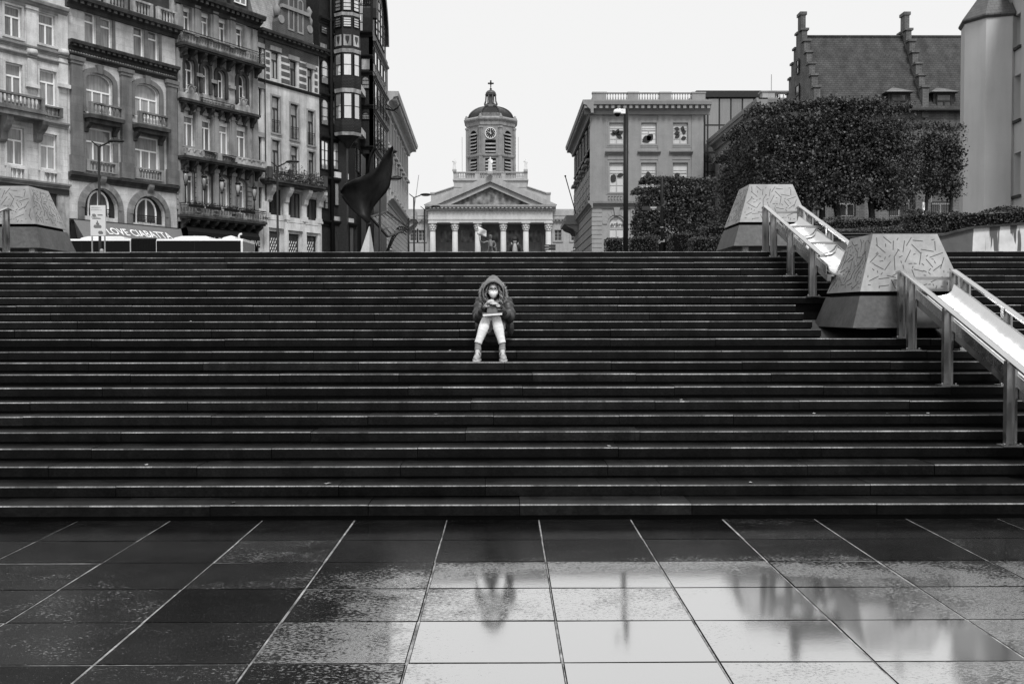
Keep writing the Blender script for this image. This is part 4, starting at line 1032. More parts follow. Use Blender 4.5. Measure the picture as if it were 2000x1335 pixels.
    for q in range(4):
        s = (o4[q][0]+o4[q][1])/2-.6; b.box(s, s+1.3, .62, .84, z0+.55, z0+.75)
        for k in range(60):
            x, y, z = s+rnd.uniform(0, 1.3), .73+rnd.uniform(-.15, .15), z0+.75+rnd.uniform(0, .25); e = .05
            b.poly([(x-e, y, z-e), (x+e, y+rnd.uniform(-e, e), z-e*.5), (x+rnd.uniform(-e, e), y+e, z+e)], rnd.uniform(.8, 6))
    b.build('flower_boxes', M_IRONB, bl)
    for p, yh in ((363, 349), (399, 358), (433.5, 365), (465, 371), (497, 379)):
        s = f.s(p, yh, .93); zz = f.z(p, yh, .93); lm = thing('balcony_lantern', {363: 'black globe lantern nearest the left end of the iron balcony rail', 399: 'second black globe lantern from the left on the iron balcony rail', 433.5: 'middle black globe lantern on the iron balcony rail', 465: 'fourth black globe lantern from the left on the iron balcony rail', 497: 'black globe lantern at the right corner of the iron balcony rail'}[p], 'lantern', f.p(s, .93, z1), 'lanterns on the balcony rail of the dark town house')
        b = MB(f); b.tube([(s, .93, z1), (s, .93, zz-.45)], .035, 6); b.lathe(s, .93, [(.05, zz+.38), (.22, zz+.42), (.2, zz+.52), (.08, zz+.62), (.05, zz+.8), (.01, zz+.95)], 8); b.lathe(s, .93, [(.1, zz-.5), (.12, zz-.42), (.04, zz-.38)], 8)
        for k in range(4):
            a = k*math.pi/2; b.tube([(s+.1*math.cos(a), .93+.1*math.sin(a), zz-.42), (s+.24*math.cos(a), .93+.24*math.sin(a), zz+.05), (s+.2*math.cos(a), .93+.2*math.sin(a), zz+.42)], .018, 4)
        b.build('lantern_frame', M_IRON, lm)
        b = MB(f); b.lathe(s, .93, [(.06, zz-.38), (.17, zz-.05), (.19, zz+.2), (.15, zz+.38)], 10); b.build('glass_globe', M_GLASS, lm)
    b = MB(f); b.hexa([(sL, -.2, zt+.1), (sR, -.2, zt+.1), (sR, -8, zt+.1), (sL, -8, zt+.1)], [(sL, -1.6, zt+4.6), (sR, -1.6, zt+4.6), (sR, -6.6, zt+4.6), (sL, -6.6, zt+4.6)]); rf = b.build('mansard_roof', M_SLATE, root)
    for p in (375, 425, 468): s = f.s(p, 10); o = (s-.6, s+.6, zt+.7, zt+2.6, .4); b = MB(f); b.box(s-.9, s+.9, -1.4, .0, zt+.3, zt+2.9); b.box(s-1.05, s+1.05, -1.6, .15, zt+2.9, zt+3.2); dm = b.build('dormer', M_SOOT, rf); window(Frame(f.p(0, .12, 0)[:2], f.u), root, (o[0], o[1], o[2], o[3], 0), d=-.02)
    b = MB(f); za, zb = f.z(425, 446), f.z(430, 458, 1.6); a, c = f.s(360, 435), f.s(500, 453); a2, c2 = f.s(368, 450, 1.7), f.s(508, 465, 1.7)
    b.hexa([(a2, 1.7, zb), (c2, 1.7, zb), (c, .13, zb-.02), (a+.3, .13, zb-.02)], [(a2, 1.7, zb+.03), (c2, 1.7, zb+.03), (c, .13, za), (a, .13, za)]); b.box(a2, c2, 1.66, 1.70, zb-.75, zb+.02)
    aw = b.build('awning', M_CANVD, root)
    for t, p in (('CD', 375), ('LA BD', 410), ('DVD', 490)): text(t, 'awning_lettering', M_GREYP, aw, f, f.s(p, 462, 1.7), 1.705, zb-.62, .55, ext=.004)
    b = MB(f); b.box(sL+.1, sR-.1, -.02, .05, GZ-1, zg-.02); b.build('shop_front', M_DARKR, root)
house_c()
def house_d():
    f = ROW; root = thing('town_house', 'patched pale town house with brick-striped top storey and ornate brick gable', 'town house', f.p(f.s(572), 0, GZ))
    sL, sR = f.s(504.5), f.s(624)
    nar = [(505.5,511.5,94,143),(505.5,511.5,173,228),(505.5,511.5,268,325),(505.5,512,366,407)]
    r1 = [(530,544.5,101,154),(566.5,580,119,169),(600.5,611.5,135,183)]; r2 = [(531,546.5,189,260),(567.5,582.5,204,273),(601,614,217,284)]
    r3 = [(531.5,547,274,338),(568.5,582.5,286,343),(602.5,614.5,297,348)]; r4 = [(525,550.5,369,427),(563,588,377,438),(599,620.5,389,444)]; r5 = [(526,547,452,500),(563,585,457,500),(599,619,461,500)]
    O = [[op(f, *w) for w in r] for r in (r1, r2, r3, r4, r5, nar)]
    zt = f.z(572, 82); zg = f.z(572, 505); allo = [o for r in O for o in r]
    z_str = f.z(572, 173)
    b = MB(f); wall(b, sL, sR, zg, z_str, [o for o in allo if o[3] < z_str+.2], rev=.3); solid(b, sL, sR, GZ-1, zt, 9, .3); b.build('wall', M_RENDER, root)
    b = MB(f); wall(b, sL, sR, z_str+.002, zt, [o for o in allo if o[2] > z_str-.8 and o[3] > z_str+.2], rev=.3); b.build('striped_top_storey', M_PALE_PLAIN, root)
    b = MB(f)
    piers = [(f.s(519.5, 130), f.s(527, 130)), (f.s(549.5, 140), f.s(566, 150)), (f.s(584.5, 150), f.s(598.5, 150)), (f.s(614.5, 165), f.s(620.5, 165))]
    for a, c in piers:
        for k in range(4):
            h = (zt-1.5-z_str); z0 = z_str+.2+h*k/4; z1 = z0+h/4*.66
            b.box(a, c, -.01, .008, z0, z1); b.box(a-.08, c+.08, -.01, .006, z0+.18, z1-.18)
    b.box(sL+.05, sR-.05, -.01, .01, zt-1.35, zt-.5); b.build('brick_bands', M_BRICK, root)
    for r in O[:3]:
        for o in r: window(f, root, o, fm=M_DARKP, trans=.68, mull=1, gm=M_GLASS, fw=.09)
    for o in O[5]: window(f, root, o, fm=M_DARKP, trans=.68, mull=1, gm=M_GLASS, fw=.09)
    for o in O[3]: window(f, root, o, fm=M_DARKP, trans=.0, mull=2, gm=M_GLASSD, fw=.10)
    rnd = random.Random(9)
    for o in O[4]:
        w_ = window(f, root, o, fm=M_DARKP, trans=0, mull=0, gm=M_GLASSD, fw=.1)
        b = MB(f)
        z = o[2]+.3
        while z < o[3]-.5:
            s = o[0]+.25+(.12 if int(z*4) % 2 else 0)
            while s < o[1]-.25:
                b.poly([(s, -.185, z), (s+.08, -.185, z-.02), (s+.15, -.185, z+.16), (s+.07, -.185, z+.18)]); s += .26
            z += .25
        b.build('window_pattern', M_WHITE, w_)
        b = MB(f); b.box(o[0]-.2, o[1]+.2, -.02, .25, o[3]+.25, o[3]+.85); b.build('shop_sign', M_PALE_PLAIN, root)
    for o in O[1]+O[2][:0]: railing(f, root, o[0], o[1], o[2]+.05, o[2]+1.0, .05, ends=False, scroll=False)
    b = MB(f); cornice(b, sL-.1, sR+.75, zt+.1, .6, .7, dent=.55); cornice(b, sL, sR, z_str+.06, .22, .2); b.build('cornice', M_SOOT, root)
    b = MB(f)
    for o in O[0]+O[5]: b.box(o[0]-.2, o[1]+.2, -.01, .14, o[3]+.002, o[3]+.36)
    for r in (O[1], O[2], O[3]):
        for o in r: surround(b, o, .14, .04, .14)
    b.build('window_surrounds', M_MID, root)
    b = MB(f); s = f.s(517, 250); b.tube([(s, .08, zg), (s, .08, zt)], .05, 6); b.build('drainpipe', M_SOOT, root)
    # balcony with plants on carved consoles
    zb = f.z(580, 361, 1.0); a, c = f.s(524, 350, .9), f.s(634, 372, .9)
    b = MB(f); b.box(a, c, -.02, 1.05, zb, zb+.2); b.box(a+.1, c-.1, -.02, .9, zb-.2, zb)
    bl = b.build('balcony', M_SOOT, root); b = MB(f)
    for p in (523.5, 556.5, 593.5, 622): console(b, f.s(p, 380), .45, zb-1.5, zb-.2, .8)
    b.build('console', M_PALE_PLAIN, bl); zr = f.z(580, 343, 1.0)
    railing(f, bl, a+.05, c-.05, zb+.2, zr+.1, .98); b = MB(f); s = a+.02
    for p in (527.5, 568, 610, 635): q = f.s(p, 345, 1.0); b.box(q-.22, q+.22, .85, 1.1, zb+.2, zr+.35)
    b.build('balcony_pier', M_SOOT, bl)
    b = MB(f)
    for k in range(900):
        x, y, z = rnd.uniform(a+1, c-.3), rnd.uniform(.5, 1.15), zb+.3+abs(rnd.gauss(0, .45)); e = rnd.uniform(.05, .1)
        b.poly([(x-e, y, z-e), (x+e, y+rnd.uniform(-e, e), z-e*.5), (x+rnd.uniform(-e, e), y+rnd.uniform(-e, e), z+e)], rnd.uniform(.4, 2.2))
    b.build('balcony_plants', M_LEAFL, bl, fixn=False)
    b = MB(f)
    for p in (518.5, 557, 592.5, 622): s = f.s(p, 440); b.box(s-.26, s+.26, -.01, .14, zg, zb-1.5); b.box(s-.34, s+.34, -.01, .24, zb-2.8, zb-2.4)
    for r in O[4]: b.box(r[0]-.3, r[1]+.3, -.01, .2, r[3]+.9, r[3]+1.3)
    b.build('shop_pilasters', M_PALE_PLAIN, root)
    # brick gable over the cornice
    gl, gr2 = f.s(541, 60), f.s(611, 100); gc = (gl+gr2)/2; hw = (gr2-gl)/2; z0 = zt+.12
    prof = [(-1, 0), (1, 0), (1, 1.1), (.86, 1.9), (.70, 2.3), (.70, 2.6), (.62, 2.6), (.58, 4.4), (.66, 4.5), (.66, 4.9), (.36, 5.4), (.32, 7.0), (.1, 8.0), (-.1, 8.0), (-.32, 7.0), (-.36, 5.4), (-.66, 4.9), (-.66, 4.5), (-.58, 4.4), (-.62, 2.6), (-.70, 2.6), (-.70, 2.3), (-.86, 1.9), (-1, 1.1)]
    b = MB(f); b.prism([(gc+x*hw, z0+z) for x, z in prof], -.5, .05); gb = b.build('gable', M_BRICK, root)
    b = MB(f)
    for y, x in ((2.45, .78), (4.7, .70), (6.9, .38)): b.box(gc-x*hw, gc+x*hw, -.55, .22, z0+y-.14, z0+y+.14)
    for x in (-1, 1): b.lathe(gc+x*hw*.9, -.2, [(.25, z0+1.6), (.3, z0+2.2), (.12, z0+2.5), (.28, z0+2.9), (.05, z0+3.3)], 8); b.lathe(gc+x*hw*.6, -.2, [(.2, z0+4.9), (.25, z0+5.3), (.1, z0+5.5), (.24, z0+5.9), (.04, z0+6.2)], 8)
    for x in (-.8, .8): b.prism([(gc+x*hw+.33*math.cos(k*.5236), z0+1.35+.33*math.sin(k*.5236)) for k in range(12)], .04, .12)
    b.build('gable_mouldings', M_MID, gb)
    for x in (-.26, .26): o = (gc+x*hw-.36, gc+x*hw+.36, z0+.7, z0+3.5, .36); window(f, root, o, fm=M_MID, gm=M_GLASSD, trans=0, mull=0, fw=.14, d=.10)
    b = MB(f); b.hexa([(sL, -.3, zt+.1), (sR, -.3, zt+.1), (sR, -8, zt+.1), (sL, -8, zt+.1)], [(sL+.5, -3.0, zt+6.4), (sR-.5, -3.0, zt+6.4), (sR-.5, -6, zt+6.4), (sL+.5, -6, zt+6.4)]); b.build('roof', stone('pale_slate', .42, joint=(.3, .2, .02), jd=.7, rough=.4), root)
house_d()
# ================================================================== dark iron shop building on the street corner
def pane_on(f, root, s0, s1, z0, z1, d=.03, rise=0, mat=None, fm=None, fw=.07, mull=0, bars=0):
    return window(f, root, (s0, s1, z0, z1, rise), fm=fm or M_IRON, gm=mat or M_GLASSB, trans=0, mull=mull, fw=fw, d=d+.07, bars=bars)
def iron_building():
    f = ROW; root = thing('iron_department_store', 'tall dark iron and glass corner building with round turret bay', 'shop building', f.p(f.s(680), 0, GZ))
    sL = f.s(624.6); sC = f.s(694); ztop = 36.0
    b = MB(f); b.box(sL, sC, -8, 0, GZ-1, ztop); b.build('wall', M_IRONB, root)
    for p0, p1, yt, yb, rise in ((621,638,52,67,0),(625.3,640,118,165,.55),(625.3,640,194,245,.5),(625.3,640,275,332,0),(625.3,640,370,408,0),(648.5,655.5,121,163,0),(648.5,655.5,196,244,0),(649,660,278,332,0),(649,655,46,70,0)):
        o = op(f, max(p0, 625.5), p1, yt, yb); pane_on(f, root, o[0], o[1], o[2], o[3], .05, min(rise, (o[1]-o[0])/2), mull=0 if p1-p0 < 12 else 1 if rise == 0 and yt > 250 else 0, bars=2)
    b = MB(f)
    for y, h in ((38,.5),(108,.4),(185,.4),(267,.45),(346,.5),(430,.5)): cornice(b, sL, sC, f.z(640, y), h, .3)
    b.build('cornice', M_IRON, root)
    b = MB(f); s = f.s(643.5, 200); b.lathe(s, .22, [(.16, GZ-1), (.16, f.z(643, 345)), (.2, f.z(643, 344)), (.13, f.z(643, 262)), (.2, f.z(643, 258)), (.13, f.z(643, 182)), (.2, f.z(643, 178)), (.13, f.z(643, 100)), (.1, ztop)], 10); b.build('iron_column', M_IRON, root)
    o = op(f, 626, 638, 86, 104); b = MB(f); b.box(o[0], o[1], 0, .04, o[2], o[3]); b.build('shield_panel', M_SOOTL, root)
    for p0, p1, yt, yb in ((652, 661, 357, 402), (664, 676, 360, 404)):
        o = op(f, p0, p1, yt, yb); pane_on(f, root, *o[:4], .05)
    o = op(f, 650, 676, 338, 349); b = MB(f); b.box(o[0], o[1], 0, .3, o[2], o[3]); b.build('sign_board', M_PALE_PLAIN, root)
    o = op(f, 650, 688, 425, 433); b = MB(f); b.box(o[0], o[1], 0, .2, o[2], o[3]); b.build('mosaic_band', M_SOOTL, root)
    for p0, p1 in ((652, 664), (667, 678), (681, 690)): o = op(f, p0, p1, 437, 500); pane_on(f, root, *o[:4], .05, mat=M_GLASSD)
    # turret bay: eight-sided, hung on the corner
    sc = f.s(679, 150, .9); P = f.p(sc, .9, 0); tx, ty = P.x, P.y; Rr = 1.12
    zt = lambda y: H+(612-y)*ty/F
    rot = 8*((-.5*math.pi-math.atan2(-ty, -tx))/(2*math.pi))
    a0 = math.atan2(-ty, -tx)+math.pi/8
    def octo(b, prof): 
        b.lathe(tx, ty, prof, 8, rot=a0*8/(2*math.pi), sm=False)
    b = MB(); octo(b, [(.15, zt(292)), (.5, zt(280)), (Rr*.98, zt(269)), (Rr, zt(264)), (Rr, zt(-90))]); tb = b.build('turret', M_IRONB, root)
    b = MB()
    for y0, y1, g_ in ((113, 106, .08), (188.5, 181, .06), (270, 264, .08), (43, 37, .05)): octo(b, [(Rr+.01, zt(y0)), (Rr+g_, zt(y0)), (Rr+g_+.04, zt(y1)), (Rr+.01, zt(y1))])
    b.build('mosaic_band', M_SOOTL, tb)
    b = MB()
    for y0, y1 in ((181, 157.5), (263.5, 239.5)): octo(b, [(Rr+.10, zt(y0)), (Rr+.13, zt((y0+y1)/2)), (Rr+.10, zt(y1))])
    b.build('mesh_railing', stone('iron_mesh', .06, joint=(.12, .12, .03), jd=.15), tb)
    ap = Rr*math.cos(math.pi/8); hw = Rr*math.sin(math.pi/8)
    for k in (-2, -1, 0, 1, 2):
        a = math.atan2(-ty, -tx)+k*math.pi/4; n = Vector((math.cos(a), math.sin(a))); u = Vector((-n.y, n.x))
        tf = Frame((tx+n.x*ap, ty+n.y*ap), u)
        for y0, y1 in ((157, 115), (239, 190), (65, 46), (34, 5), (-2, -40)): pane_on(tf, root, -hw*.80, hw*.80, zt(y0), zt(y1), .03, fw=.05, bars=1 if y0 > 70 else 3, mat=M_GLASSB)
        b = MB(tf); b.box(-hw*.75, hw*.75, 0, .03, zt(100), zt(79)); b.build('shield_panel', M_SOOTL, tb)
        b = MB(tf); b.prism([(-.16, zt(88)), (0, zt(97)), (.16, zt(88)), (.16, zt(82)), (-.16, zt(82))], .03, .06); b.build('shield', M_SOOT, tb)
    # street wing with recess, projecting bay and round-arched gable
    rc = Frame((-13.6, 0), (0, 1)); bay = Frame((-13.6, 95.2), (1, 0)); st = Frame((-12.40, 0), (0, 1))
    b = MB(rc); b.box(86.5, 95.2, -6, 0, GZ-1, zt(-10)); b.build('recess_wall', M_IRONB, root)
    zr = lambda y: rc.z(706, y)
    for y0, y1 in ((345, 297), (240, 200), (160, 118)): pane_on(rc, root, 90.0, 91.4, zr(y0), zr(y1), .04, fw=.12); pane_on(rc, root, 92.2, 93.8, zr(y0), zr(y1), .04, fw=.12)
    for y in (182, 262): b = MB(rc); b.box(87.5, 95, 0, .5, zr(y+12), zr(y)); b.build('sign_board', M_PALE_PLAIN, root)
    zb = lambda y: bay.z(722, y)
    b = MB(bay); b.box(0, 1.2, -12, 0, zb(300), zb(60)); 
    b.build('bay', M_IRONB, root)
    b = MB(bay); b.box(.3, 1.2, -10, -1.0, GZ-1, zb(300)-.01); b.build('shop_floor_wall', M_IRONB, root)
    for y0, y1, r in ((174, 149, .38), (234, 219, .38)): pane_on(bay, root, .12, .86, zb(y0), zb(y1), .04, rise=r, bars=2)
    b = MB(bay); b.box(.12, .86, 0, .03, zb(136), zb(115)); b.build('shield_panel', M_SOOTL, root)
    b = MB(bay)
    for y in (108, 140, 205, 285): cornice(b, -.05, 1.2, zb(y), .35, .25)
    cornice(b, -.05, 1.2, zb(62), .5, .35)
    b.build('cornice', M_IRON, root)
    # arched heads (front and street side)
    n = 14; zs = zb(62); b = MB(bay); P = arch_pts(-.9, 1.2, zs+3.2, 1.6, n); Q = arch_pts(-.7, 1.0, zs+3.2, 1.35, n)
    for k in range(n): b.hexa([(P[k][0], -.3, P[k][1]), (P[k+1][0], -.3, P[k+1][1]), (Q[k+1][0], -.3, Q[k+1][1]), (Q[k][0], -.3, Q[k][1])], [(P[k][0], .05, P[k][1]), (P[k+1][0], .05, P[k+1][1]), (Q[k+1][0], .05, Q[k+1][1]), (Q[k][0], .05, Q[k][1])])
    for x in (-.9, 1.0): b.box(x, x+.2, -.3, .05, zs, zs+3.2)
    for z in (zs+.9, zs+1.7, zs+2.5, zs+3.3, zs+4): b.box(-.7, 1.0, -.15, -.09, z-.04, z+.04)
    for x in (-.3, .12, .55): b.box(x-.03, x+.03, -.15, -.09, zs, zs+4.4)
    for k in range(7):
        c = (-.5+.2*k*1.1, zs+3.0+.25*math.sin(k*2)); b.tube([(c[0]+.22*math.cos(q*.7), -.12, c[1]+.3*math.sin(q*.7)) for q in range(10)], .03, 4)
    b.build('arch_tracery', M_IRON, root)
    s0, s1 = 95.2, 105.6; zst = lambda y: st.z(745, y)
    b = MB(st); b.box(s0, s1, -.4, -.002, GZ-1, zb(60)); b.build('street_wall', M_IRONB, root)
    b = MB(st); n = 18; P = arch_pts(s0, s1, zb(60)+1.2, 5.4, n); b.prism([(s0, zb(60)), (s1, zb(60))]+P[::-1], -1.0, 0); b.build('arched_gable', M_IRONB, root)
    b = MB(st); Q = arch_pts(s0+.7, s1-.7, zb(60)+1.2, 4.6, n)
    for k in range(n): b.hexa([(P[k][0], 0, P[k][1]), (P[k+1][0], 0, P[k+1][1]), (Q[k+1][0], 0, Q[k+1][1]), (Q[k][0], 0, Q[k][1])], [(P[k][0], .35, P[k][1]), (P[k+1][0], .35, P[k+1][1]), (Q[k+1][0], .35, Q[k+1][1]), (Q[k][0], .35, Q[k][1])])
    b.build('arch_rim', M_IRON, root)
    for k in range(4): pane_on(st, root, s0+1.6+k*1.9, s0+3.1+k*1.9, zb(58), zb(58)+2.6+(1.4 if k in (1, 2) else 0), .04, fw=.12, bars=3)
    for y0, y1 in ((118, 92), (205, 150), (281, 221), (345, 300)):
        for k in range(4): pane_on(st, root, s0+.5+k*2.4, s0+2.3+k*2.4, zb(y0+6), zb(y1), .04, fw=.14)
    b = MB(st)
    for y in (80, 148, 214, 290): cornice(b, s0, s1, zb(y), .45, .35)
    b.build('cornice', M_IRON, root)
    b = MB(st); b.box(s0+.2, s1-.2, 0, .06, zb(138), zb(124)); fz = b.build('frieze', M_SOOTL, root)
    text('OLD ENGLAND', 'frieze_lettering', M_IRON, fz, st, s0+.6, .07, zb(135.5), .62, xs=2.0, ext=.01)
    for y in (200, 278): railing(st, root, s0+.3, s1-.3, zb(y+7), zb(y+7)+.8, .35, scroll=False, sp=.3)
    b = MB(st); b.tube([(104.8, 0, zb(160)), (104.8, 1.2, zb(181))], .05, 5); b.tube([(104.8, 0, zb(172)), (104.8, .8, zb(176)), (104.8, 1.3, zb(170)), (104.8, 1.5, zb(163))], .09, 6); b.build('dragon_bracket', M_IRON, root)
    b = MB(); b.tube([tuple(at(714, 352, 95)), tuple(at(724, 300, 95)), tuple(at(735, 283, 95)), tuple(at(745, 275, 95))], [.14, .12, .1, .08], 6); b.build('spout_bracket', M_IRON, root)
    for p, y in ((765, 296), (775, 347.5)):
        b = MB(); q = at(p, y, 98); b.ball(q, (.55, .3, .22), 8, 5); b.tube([(q.x-.4, q.y, q.z), (-12.4, q.y, q.z+.25)], .06, 5); b.build('spout_bracket', M_IRON, root)
    # roof terrace with fretwork in front of the upper floors
    b = MB(f)
    for k in range(14):
        s = f.s(500+k*12, 5, -5); b.tube([(s, -5, zt(60)), (s, -5, zt(-60))], .12, 4)
    b.build('pergola_posts', M_IRON, root)
iron_building()
# upper part of a neighbouring block seen over the gable
def back_block():
    f = ROW; root = thing('rear_block', 'grey block with railed balcony rising behind the pale slate roof', 'building', f.p(f.s(545), -13, GZ))
    sL, sR = f.s(478, 0, -12), f.s(640, 0, -12)
    b = MB(f); b.box(sL, sR, -20, -12, GZ-1, 38); b.build('wall', M_MUSEUM, root)
    for k in range(5):
        s = sL+.6+k*(sR-sL-.6)/5; pane_on(f, root, s, s+(sR-sL)/5-1.0, f.z(545, 12, -12), 37, -11.95, mat=M_GLASSM, fm=M_GREYP, mull=1, fw=.12)
    railing(f, root, sL, sR, f.z(545, 24, -11), f.z(545, 11, -11), -11, ends=False, sp=.25)
    b = MB(f); b.box(sL, sR, -12.1, -10.8, f.z(545, 24, -11)-.3, f.z(545, 24, -11)); b.build('balcony_slab', M_SOOT, root)
back_block()
M_CANOPY = plain('canopy_glass', .25, .08); M_CANOPY.node_tree.nodes['Principled BSDF'].inputs['Alpha'].default_value = .3
def entrance_canopy():
    root = thing('iron_canopy', 'iron and glass entrance canopy on curved brackets over the street', 'canopy', (-11.5, 93, GZ))
    A, B_, Cc, D = at(724, 424, 92), at(755, 413, 100), at(797, 446, 100), at(757, 462, 92)
    def L(u, v): return tuple((A*(1-u)+B_*u)*(1-v)+(D*(1-u)+Cc*u)*v)
    b = MB()
    for k in range(6): b.tube([L(k/5, 0), L(k/5, 1)], .11 if k in (0, 5) else .07, 4)
    for k in range(4): b.tube([L(0, k/3), L(1, k/3)], .11 if k in (0, 3) else .07, 4)
    b.build('frame', M_IRON, root)
    b = MB()
    for k in range(24): b.tube([L(0, k/24), L(1, k/24)], .028, 4)
    b.build('glazing_bars', M_IRON, root)
    b = MB(); b.poly([L(0, 0), L(1, 0), L(1, 1), L(0, 1)]); b.build('glass', M_CANOPY, root)
    b = MB()
    for q in range(3):
        P0, P1 = at(755+q*2, 490, 94), at(797-q*2, 450+q*4, 99); b.tube([tuple(P0.lerp(P1, t)+Vector((0, 0, (1.6-q*.25)*math.sin(t*math.pi)*.75))) for t in [k/10 for k in range(11)]], .06, 5)
    for k in range(9):
        t = .1+k*.09; P0, P1, Q0, Q1 = at(755, 490, 94), at(797, 450, 99), at(759, 490, 94), at(793, 458, 99); b.tube([tuple(P0.lerp(P1, t)+Vector((0, 0, 1.2*math.sin(t*math.pi)))), tuple(Q0.lerp(Q1, t)+Vector((0, 0, .82*math.sin(t*math.pi))))], .035, 4)
    b.build('curved_bracket', M_IRON, root)
    for p, Y in ((741.5, 92), (798, 100)):
        b = MB(); q = at(p, 450, Y); b.tube([(q.x, q.y, 3.5), (q.x, q.y, q.z+1.2)], .1, 6); b.build('post', M_IRON, root)
entrance_canopy()
# ================================================================== classical blocks flanking the street
def sash(f, root, o, fm=M_GREYP, gm=None): return window(f, root, o, fm=fm, gm=gm or M_GLASSBLIND, trans=.66, mull=1, d=-.16, fw=.09, bars=3)
def street_block():
    u = Vector((-.0273, 1)).normalized(); f = Frame((-12.65, 107.5), u)
    root = thing('classical_block', 'pale classical street block with steep receding cornice beyond the iron building', 'building', (-12.65, 107.5, 6))
    Ls = 32.6; ztop = 25.3; ops = []
    for k in range(8):
        s = 1.6+k*3.95
        ops += [(s, s+1.6, 20.6, 24.0-.6, 0), (s, s+1.6, 15.9, 19.6, 0)]
    b = MB(f); wall(b, 0, Ls, 5, ztop-.2, ops, rev=.35); solid(b, 0, Ls, 5, ztop-.2, 12, .35); b.build('wall', M_MUSF, root)
    for o in ops: window(f, root, o, fm=M_GREYP, gm=M_GLASSD, trans=.66, mull=1, bars=0, d=-.2)
    b = MB(f); cornice(b, -1.0, Ls+.9, ztop+.25, 1.5, 1.45, dent=.7); cornice(b, 0, Ls+.3, 14.6, .8, .8); b.build('cornice', M_MUSF, root)
    b = MB(f)
    for o in ops:
        surround(b, o, .22, .12, .2)
        if o[3] < 20: b.box(o[0]-.4, o[1]+.4, 0, .45, o[3]+.35, o[3]+.6)
    b.build('window_surrounds', M_MUSF, root)
    b = MB(f)
    for k in range(9): b.box(k*3.95-.05+.3, k*3.95+.95+.3-.35, -.01, .14, 14.6, ztop-1.3)
    b.build('pilasters', M_MUSF, root)
    b = MB(f)
    for k in range(14): b.box(0, Ls, -.01, .09, 6+k*.56, 6+k*.56+.5)
    b.build('rustication', M_MUSF, root)
    b = MB(f); b.box(Ls-6.2, Ls+.3, -.02, 1.6, 14.6, 15.0); b.box(Ls-5.6, Ls-.4, 0, 1.4, 15.0, 16.0)
    for s in (Ls-5.4, Ls-.6): console(b, s, .6, 12.9, 14.6, 1.4)
    b.build('balcony', M_MUSF, root)
    b = MB(f); b.tube([(Ls-3, 1.0, 15.3), tuple((lambda q: (f.u.dot(Vector((q.x, q.y))-f.o), f.n.dot(Vector((q.x, q.y))-f.o), q.z))(at(818, 342, 138)))], .05, 5); b.build('flagpole', M_GREYP, root)
street_block()
